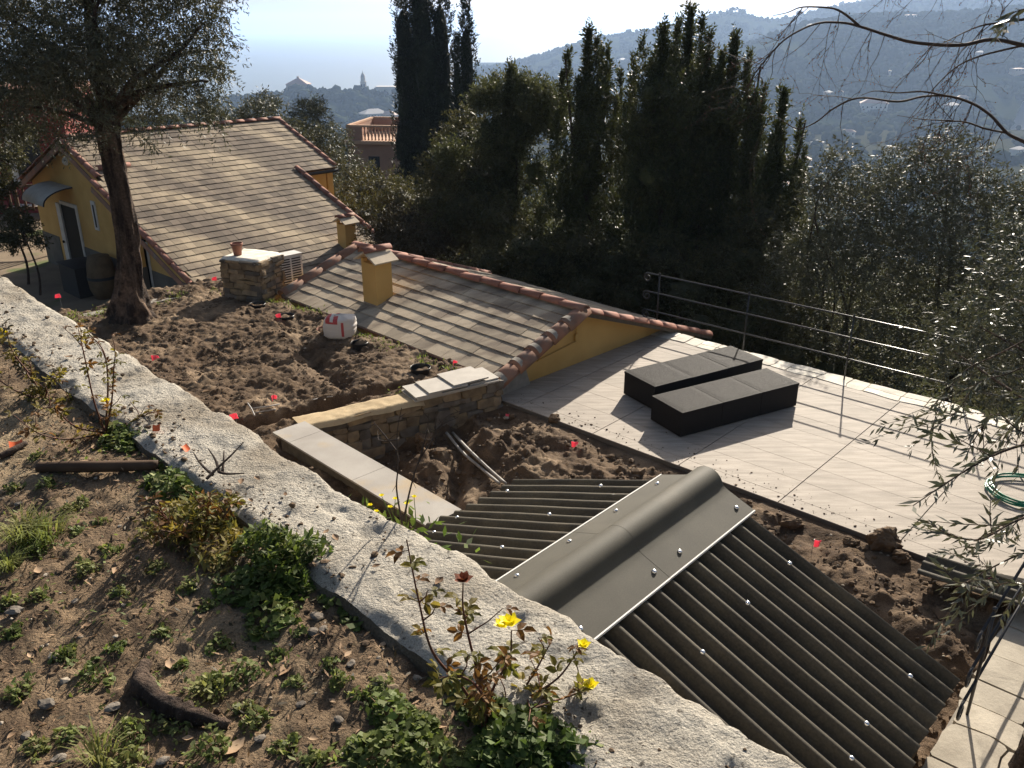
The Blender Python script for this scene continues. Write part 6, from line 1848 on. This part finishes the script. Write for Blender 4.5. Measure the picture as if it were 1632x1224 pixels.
# ------------------------------------------------------------------ villa with balustrade
VY = 62.0
vc = AT(551, 199, VY)                       # near corner of its roof terrace
e1 = (AT(700, 216, VY - 1) - vc); e1.z = 0; e1.normalize()
e2 = Vector((-e1.y, e1.x, 0)); 
vl = thing('villa', (vc.x, vc.y, hz(vc)), 'salmon villa with a balustraded roof terrace behind the cypress', 'house')
zt = vc.z
gzv = hz(vc) - 1
mb = MB(); mb.box(Vector((vc.x, vc.y, gzv)) - e2 * 0, e1 * 8, e2 * 6, ZUP * (zt - 1.25 - gzv)); mb.build('wall', MT['salmon'], vl)
mb = MB()
mb.box(Vector((vc.x, vc.y, zt - 1.25)) - e1 * .3 - e2 * .3, e1 * 8.6, e2 * 6.6, ZUP * .22)
mb.build('cornice', MT['salmon_light'], vl)
mb = MB()
for oo, uu, ln in ((Vector((vc.x, vc.y, zt - .13)), e1, 8), (Vector((vc.x, vc.y, zt - .13)) + e2 * .001, e2, 6), (Vector((vc.x, vc.y, zt - .13)) + e2 * 5.8, e1, 8)):
    vv_ = Vector((-uu.y, uu.x, 0))
    mb.box(oo, uu * ln, vv_ * (.22 if uu is e1 else -.22), ZUP * .13)
mb.build('handrail', MT['salmon_light'], vl)
mb = MB()
mb.box(Vector((vc.x, vc.y, zt - 1.02)), e1 * 1.15, e2 * .22, ZUP * .89)
mb.box(Vector((vc.x, vc.y, zt - 1.02)) + e2 * .222, e1 * .2, e2 * 5.3, ZUP * .885)
mb.box(Vector((vc.x, vc.y, zt - 1.02)) + e2 * 5.6, e1 * 8, e2 * .22, ZUP * .885)
mb.build('parapet', MT['salmon'], vl)
bal = MB(); bal.lathe([(.07, 0), (.07, .08), (.045, .12), (.095, .36), (.045, .62), (.04, .7), (.07, .76), (.07, .86)], 8); bme = bal.mesh('baluster'); smooth(bme); bme.materials.append(MT['salmon_light'])
for k in range(26):
    inst('baluster', bme, vl, Matrix.Translation(Vector((vc.x, vc.y, zt - 1.01)) + e1 * (1.3 + .25 * k) + e2 * .11))
mb = MB(); mb.box(Vector((vc.x, vc.y, zt - 4.2)) + e1 * 1.5 - e2 * .02, e1 * .8, e2 * .05, ZUP * 2.1); mb.build('door', MT['grey_dark'], vl)

# ------------------------------------------------------------------ left edge: red building, deck, chair
rp = AT(60, 275, 33)
rb = thing('red_building', (rp.x, rp.y, -2.4), 'red building half hidden by the olive at the left edge', 'building')
mb = MB(); mb.box(Vector((rp.x - 7, rp.y, -2.4)), (7.6, 1.5, 0), (-1, 5, 0), ZUP * 4.6); mb.build('wall', MT['brick_red'], rb)
mb = MB(); mb.box(Vector((rp.x - 1.3, rp.y + 1.07, -1.0)), (.9, .18, 0), (.02, -.08, 0), ZUP * 1.9); wn_ = mb.build('window', MT['grey_dark'], rb)
mb = MB(); mb.box(Vector((rp.x - 1.55, rp.y + 1.01, -1.1)), (.24, .05, 0), (.02, -.1, 0), ZUP * 2.1); mb.build('window_frame', MT['white_paint'], rb)
mb = MB(); mb.box(Vector((rp.x - 7.3, rp.y - .4, 2.2)), (8.2, 1.6, 0), (-1.1, 5.8, 0), ZUP * .15); mb.build('roof', MT['terracotta'], rb)
fp = AT(70, 300, 28.5)
fe = thing('wooden_fence', (fp.x, fp.y, -2.35), 'brown wooden slat fence behind the gable corner', 'fence')
for k in range(10):
    mb = MB(); mb.cbox((fp.x - 1.2 + k * .22, fp.y + k * .04, fp.z - .35), (1, 0, 0), (0, 1, 0), ZUP, .07, .04, .8); mb.build('slat', MT['wood_dark'], fe)
mb = MB(); mb.cbox((fp.x - .2, fp.y + .25, fp.z + .05), Vector((1, .18, 0)).normalized(), Vector((-.18, 1, 0)).normalized(), ZUP, 2.4, .05, .09)
mb.cbox((fp.x - .2, fp.y + .25, fp.z - .68), Vector((1, .18, 0)).normalized(), Vector((-.18, 1, 0)).normalized(), ZUP, 2.4, .05, .09); mb.build('rail', MT['wood_dark'], fe)
for k in (-1.2, .9):
    mb = MB(); mb.box((fp.x + k, fp.y + .2, -2.5), (.1, 0, 0), (0, .1, 0), ZUP * (fp.z + .05 + 2.5)); mb.build('post', MT['wood_dark'], fe)
gp_ = P(55, 352, -2.3)
tb2 = thing('garden_table', (gp_.x, gp_.y, -2.3), 'pale low garden table beside the gable corner', 'table')
mb = MB(); mb.cbox((gp_.x, gp_.y, -1.75), (1, 0, 0), (0, 1, 0), ZUP, 1.3, .8, .05); mb.build('tabletop', MT['slab_white'], tb2)
for sx_ in (-1, 1):
    for sy_ in (-1, 1):
        mb = MB(); mb.cbox((gp_.x + sx_ * .55, gp_.y + sy_ * .32, -2.04), (1, 0, 0), (0, 1, 0), ZUP, .05, .05, .53); mb.build('leg', MT['wood_dark'], tb2)

# ------------------------------------------------------------------ sea, far hills, town
SEA = -120.0
msea = mat('sea_water', (.06, .10, .13), (.07, .115, .145), .004, rough=.38, spec=.5, bump=.25, bscale=.05, bdist=2.0)
mb = MB(); mb.grid([[(x, y, SEA) for x in np.linspace(-16000, 16000, 9)] for y in (250, 900, 3000, 8000, 15800)])
tag(mb.build('sea', msea, None), kind='structure')
mhill = mat('far_hill', (.020, .028, .013), (.036, .042, .02), .02, rough=1.0, spec=0.0, c3=(.038, .040, .022), s3=.006, l3=.55, h3=.75)
mwood = mat('far_wood', (.020, .027, .013), (.034, .040, .018), .05, rough=1.0, spec=0.0)
def ridge_hill(name, crest, dist, depth, foot_z, seed, ntree, tsize):
    """hill whose skyline follows crest [(px,py)] at the given distance, with real slopes before and behind"""
    px = np.linspace(crest[0][0], crest[-1][0], 150)
    py = np.interp(px, [c[0] for c in crest], [c[1] for c in crest])
    top = np.array([tuple(AT(a_, b_, dist)) for a_, b_ in zip(px, py)])
    uu = np.concatenate([np.linspace(-1, 0, 34), np.linspace(.08, 1, 10)])
    dirn = np.array([[(a_ - 816) / FPX, 1.0] for a_ in px]); dirn /= np.linalg.norm(dirn, axis=1)[:, None]
    V_ = np.zeros((len(uu), len(px), 3))
    for i, u in enumerate(uu):
        off = u * depth * (1.0 if u < 0 else .8)
        V_[i, :, 0] = top[:, 0] + dirn[:, 0] * off; V_[i, :, 1] = top[:, 1] + dirn[:, 1] * off
        prof = (1 - abs(u)) ** 1.15 if u < 0 else (1 - u) ** 1.4
        nzv = fbm(V_[i, :, 0] / (depth * .28), V_[i, :, 1] / (depth * .28), seed, 4) * np.sin(min(1, abs(u) * 1.2) * math.pi) * .16
        V_[i, :, 2] = foot_z + (top[:, 2] - foot_z) * np.clip(prof + nzv, 0, 1.2) 
    V_[0, :, 2] = foot_z - 3
    o = tag(MB().grid(V_).build(name, mhill, None, True), kind='structure')
    g = np.random.default_rng(seed)
    n = ntree
    ui = np.concatenate([g.uniform(0, 33, n - n // 4), g.normal(32.6, .8, n // 4).clip(30, 35)]); vi = g.uniform(0, 148.9, n)
    i0, j0 = ui.astype(int), vi.astype(int); fu, fv = (ui - i0)[:, None], (vi - j0)[:, None]
    pos = V_[i0, j0] * (1 - fu) * (1 - fv) + V_[i0 + 1, j0] * fu * (1 - fv) + V_[i0, j0 + 1] * (1 - fu) * fv + V_[i0 + 1, j0 + 1] * fu * fv
    kp = (vnoise(pos[:, 0] / (depth * .07), pos[:, 1] / (depth * .07), seed + 5) > .33) | (ui > 31.5)
    pos = pos[kp]
    sz = tsize * g.lognormal(0, .3, len(pos)) * np.where(ui[kp] > 31, .55, 1.0)
    m2 = MB(); scatter_rocks(m2, pos + np.stack([sz * 0, sz * 0, sz * .4], -1), sz, g, .95)
    tag(m2.build('woodland', mwood, o, True), kind='stuff')
    return V_
HA = ridge_hill('hill_near', [(980, 150), (1080, 112), (1150, 84), (1200, 66), (1245, 50), (1290, 36), (1350, 26), (1420, 22), (1500, 22), (1580, 14), (1700, 8)], 1500, 800, -118, 61, 6500, 5.0)
HBk = ridge_hill('hill_middle', [(740, 112), (800, 104), (850, 90), (900, 76), (940, 62), (975, 56), (1010, 52), (1050, 44), (1085, 40), (1110, 32), (1140, 22), (1162, 19), (1185, 21), (1205, 29), (1240, 30), (1275, 24), (1320, 12), (1400, 0), (1500, -10), (1700, -30)], 2400, 1100, -119, 67, 5200, 6.0)
HC = ridge_hill('hill_far', [(1180, 60), (1260, 32), (1300, 20), (1350, 6), (1420, -8), (1520, -20), (1640, -30), (1760, -40)], 3000, 1300, -119, 71, 1800, 9)
PRm = ridge_hill('headland', [(300, 178), (360, 160), (420, 152), (460, 146), (500, 145), (540, 146), (600, 148), (640, 147), (720, 160), (800, 172)], 1300, 260, -119, 73, 2800, 5.2)
# umbrella pines on the middle summit
for k, (x, y, s_) in enumerate(((1172, 14, 9), (1184, 17, 7), (1164, 17, 6))):
    p = AT(x, y, 2390)
    t = thing('umbrella_pine', p - ZUP * 14, ['umbrella pine topping the middle hill summit', 'umbrella pine right of the summit pine', 'umbrella pine left of the summit pine'][k], 'tree', 'pines on the summit')
    mb = MB(); mb.tube([p - ZUP * 16, p - ZUP * 1], [1.0, .6], 6); mb.build('trunk', MT['bark'], t)
    mb = MB(); g = np.random.default_rng(77 + k); q = np.array(p) + g.normal(size=(14, 3)) * [s_ * .8, s_ * .6, 1.2]; scatter_rocks(mb, q, np.full(14, s_ * .5), g, .5); mb.build('crown', mwood, t)
# valley floor woods
g = np.random.default_rng(88)
n = 2600
vx, vy = g.uniform(-250, 620, n), g.uniform(250, 900, n)
zv = hillz(vx, vy)
kp = vnoise(vx / 45, vy / 45, 91) > .3
pos = np.stack([vx, vy, zv], -1)[kp]; sz = 4.2 * g.lognormal(0, .35, len(pos))
mb = MB(); scatter_rocks(mb, pos + np.stack([sz * 0, sz * 0, sz * .5], -1), sz, g, 1.0); tag(mb.build('valley_woods', mwood, None, True), kind='stuff')
vmat = mat('valley', (.05, .055, .025), (.10, .095, .05), .03, rough=.95)
# far houses
FWALL = [mat('far_wall_%d' % k, c) for k, c in enumerate(((.62, .56, .48), (.55, .42, .32), (.66, .62, .56), (.48, .34, .26)))]
FROOF = [mat('far_roof_%d' % k, c, rough=.7) for k, c in enumerate(((.34, .20, .15), (.50, .46, .42), (.42, .28, .21)))]
def ground_at(px, py, lo, hi):
    """first terrain hit along a line of sight"""
    r = sight(px, py); k = lo
    while k < hi:
        q = Vector((0, 0, CAM_Z)) + r * k
        if q.y < 890:
            if q.z <= hz(q): return q
        if q.y >= 890 and q.z <= -118: return q
        k += 3
    return Vector((0, 0, CAM_Z)) + r * hi
def on_hill(V_, px, py):
    """nearest hill vertex seen at the pixel"""
    best = None
    P_ = V_.reshape(-1, 3) - [0, 0, CAM_Z]
    zc = P_[:, 1] * _c - P_[:, 2] * _s; upv = P_[:, 1] * _s + P_[:, 2] * _c
    xs, ys = 816 + FPX * P_[:, 0] / zc, 612 - FPX * upv / zc
    k = np.argmin((xs - px) ** 2 + (ys - py) ** 2 * 2)
    return Vector(V_.reshape(-1, 3)[k])
def far_house(p, w_, d_, h_, yaw, label, k, roof='hip', grp='far houses in the valley and on the hills'):
    t = thing('far_house', p, label, 'house', grp)
    u = Vector((math.cos(yaw), math.sin(yaw), 0)); v_ = Vector((-u.y, u.x, 0))
    mb = MB(); mb.box(p - u * w_ / 2 - v_ * d_ / 2 - ZUP * 6, u * w_, v_ * d_, ZUP * (h_ + 6)); mb.build('wall', FWALL[k % 4], t)
    mb = MB(); o = p + ZUP * h_
    c4 = [o - u * w_ * .54 - v_ * d_ * .54, o + u * w_ * .54 - v_ * d_ * .54, o + u * w_ * .54 + v_ * d_ * .54, o - u * w_ * .54 + v_ * d_ * .54]
    rh = (.28 if roof == 'hip' else .06) * d_
    tp = [o - u * (w_ - d_) * .5 * (w_ > d_) + ZUP * rh, o + u * (w_ - d_) * .5 * (w_ > d_) + ZUP * rh]
    v = [tuple(q) for q in c4 + tp]
    mb.add(v, [(0, 1, 5, 4), (2, 3, 4, 5), (3, 2, 1, 0)], [(1, 2, 5), (3, 0, 4)]); mb.build('roof', FROOF[(k * 7) % 3], t)
    if w_ > 9:
        m_ = max(2, int(w_ / 4))
        for i in range(m_):
            mb = MB(); mb.box(p - v_ * (d_ / 2 + .06) + u * (-w_ / 2 + (i + .5) * w_ / m_ - .6) + ZUP * (h_ * .45), u * 1.2, v_ * .1, ZUP * 1.7); mb.build('window', MT['grey_dark'], t)
# (px, py, width px, height px, where, label)
FH = [(1360, 133, 34, 9, 'A', 'long pale building on the near hill, left of the bare branch fork'), (1320, 152, 12, 6, 'A', 'small white house below the long pale hillside building'), (1338, 155, 12, 6, 'A', 'small white house right of its twin below the long building'),
      (1448, 204, 34, 9, 'V', 'wide pale building in the valley under the lower bare branch'), (1515, 172, 24, 6, 'A', 'white terraced house on the hillside behind the branches'), (1535, 168, 16, 5, 'A', 'small white house beside the terraced house behind the branches'),
      (1450, 30, 16, 5, 'A', 'white house high on the near hill'), (1292, 45, 12, 5, 'A', 'pale house at the crest of the near hill'), (1272, 33, 10, 14, 'B', 'square tower house on the skyline behind the near hill'),
      (1622, 117, 22, 6, 'A', 'white house on the near hill at the right edge'), (1620, 250, 24, 12, 'V', 'pale house in the valley at the right edge'), (1268, 278, 40, 26, 'V', 'grey block of flats in the valley right of the dark evergreens'),
      (1266, 306, 34, 12, 'V', 'pale low building below the grey block of flats'), (1300, 238, 16, 7, 'V', 'small house left of the wide pale valley building'), (1390, 178, 40, 16, 'A', 'brown apartment block behind the tip of the lower bare branch'),
      (985, 112, 20, 5, 'B', 'pale house on the middle hill between the evergreens'), (990, 100, 14, 4, 'B', 'small house above the pale one between the evergreens'), (1005, 66, 16, 4, 'B', 'pale house just below the middle ridge'), (1075, 68, 8, 6, 'B', 'tiny white house behind the tall evergreen tops'),
      (1580, 200, 22, 7, 'V', 'house among the trees at the right, below the branches'), (1350, 220, 22, 6, 'V', 'greenish-roofed house in the middle of the valley'), (1495, 230, 18, 6, 'V', 'pale house behind the silvery olive tops'),
      (595, 190, 40, 10, 'P', 'pale seafront building below the church'), (620, 186, 30, 9, 'P', 'pale seafront building beside the cypress'), (1410, 120, 14, 5, 'A', 'small house midway up the near hill'), (1560, 95, 14, 4, 'A', 'small house high on the near hill at the right')]
for k, (px, py, wpx, hpx, wh, lb) in enumerate(FH):
    p = {'A': lambda: on_hill(HA, px, py), 'B': lambda: on_hill(HBk, px, py), 'P': lambda: on_hill(PRm[:14], px, py), 'V': lambda: ground_at(px, py, 300, 1400)}[wh]()
    dist = p.y * _c - (p.z - CAM_Z) * _s
    far_house(p + ZUP * 1.5, wpx * dist / FPX, max(7, wpx * dist / FPX * .6), max(4.5, hpx * dist / FPX * .8), .15 + .5 * math.sin(k * 2.1), lb, k, 'hip' if k % 3 else 'flat')
# church tower and domed palace on the headland
cp = AT(580, 150, 1290); f_ = 1290 / FPX * 1.06
ch = thing('church_tower', cp - ZUP * 8, 'slender church bell tower on the headland above the sea', 'tower')
cw = FWALL[0]
mb = MB(); mb.cbox(cp - ZUP * 4, (1, 0, 0), (0, 1, 0), ZUP, 9, 9, 22); mb.build('shaft', cw, ch)
mb = MB(); mb.cbox(cp + ZUP * 7.6, (1, 0, 0), (0, 1, 0), ZUP, 10.4, 10.4, 1.0); mb.build('cornice', cw, ch)
mb = MB(); mb.lathe([(4.3, 0), (4.3, 8), (4.9, 8.4), (4.9, 9.2), (3.2, 9.3), (3.2, 13.5), (3.7, 13.8), (3.4, 14.6)], 8, cp + ZUP * 8.1); mb.build('belfry', cw, ch)
mb = MB(); mb.lathe([(3.3, 0), (3.0, 2.6), (1.6, 5.0), (.5, 6.4), (.3, 9.2), (0, 9.4)], 10, cp + ZUP * 22.7); mb.build('spire', FROOF[1], ch, True)
for sg in (-1, 1):
    mb = MB(); mb.cbox(cp + Vector((sg * 1.8, -4.3, 11.8)), (1, 0, 0), (0, 1, 0), ZUP, 1.6, .5, 4); mb.build('window', MT['grey_dark'], ch)
dp = AT(477, 148, 1300)
dm = thing('palace', dp - ZUP * 8, 'large pyramid-roofed palace among the headland trees', 'building')
mb = MB(); mb.cbox(dp + ZUP * 2, (1, 0, 0), (0, 1, 0), ZUP, 30, 24, 20); mb.build('wall', FWALL[1], dm)
mb = MB(); a4 = [dp + Vector((sx_ * 16.5, sy_ * 13.5, 12.05)) for sx_, sy_ in ((-1, -1), (1, -1), (1, 1), (-1, 1))]
mb.add([tuple(q) for q in a4] + [tuple(dp + ZUP * 21)], [(3, 2, 1, 0)], [(0, 1, 4), (1, 2, 4), (2, 3, 4), (3, 0, 4)]); mb.build('roof', FROOF[0], dm)
mb = MB(); mb.cbox(dp + ZUP * 21.4, (1, 0, 0), (0, 1, 0), ZUP, 3, 3, 2.2); mb.build('lantern', FWALL[1], dm)
sp2 = AT(616, 152, 1285)
nv_ = thing('church_nave', sp2 - ZUP * 8, 'broad church nave right of the bell tower on the headland', 'building')
mb = MB(); mb.cbox(sp2 + ZUP * 2, (1, 0, 0), (0, 1, 0), ZUP, 26, 20, 18); mb.build('wall', cw, nv_)
mb = MB(); mb.box(sp2 + Vector((-14, -11, 11.02)), (28, 0, 0), (0, 22, 0), (0, 0, 1.4)); mb.build('roof', FROOF[1], nv_)

# ------------------------------------------------------------------ air
mb = MB(); mb.box((-17000, -300, SEA - 1.5), (34000, 0, 0), (0, 16400, 0), (0, 0, 120 + 175))
mh = bpy.data.materials.new('haze'); mh.use_nodes = True
nt = mh.node_tree
nt.nodes.remove(nt.nodes['Principled BSDF'])
pv = nd(nt, 'ShaderNodeVolumePrincipled')
pv.inputs['Color'].default_value = (.46, .65, 1.0, 1)
pv.inputs['Density'].default_value = HAZE
pv.inputs['Anisotropy'].default_value = .35
nt.links.new(pv.outputs[0], nt.nodes['Material Output'].inputs['Volume'])
hzb = mb.build('haze', mh, None)
tag(hzb, kind='stuff')
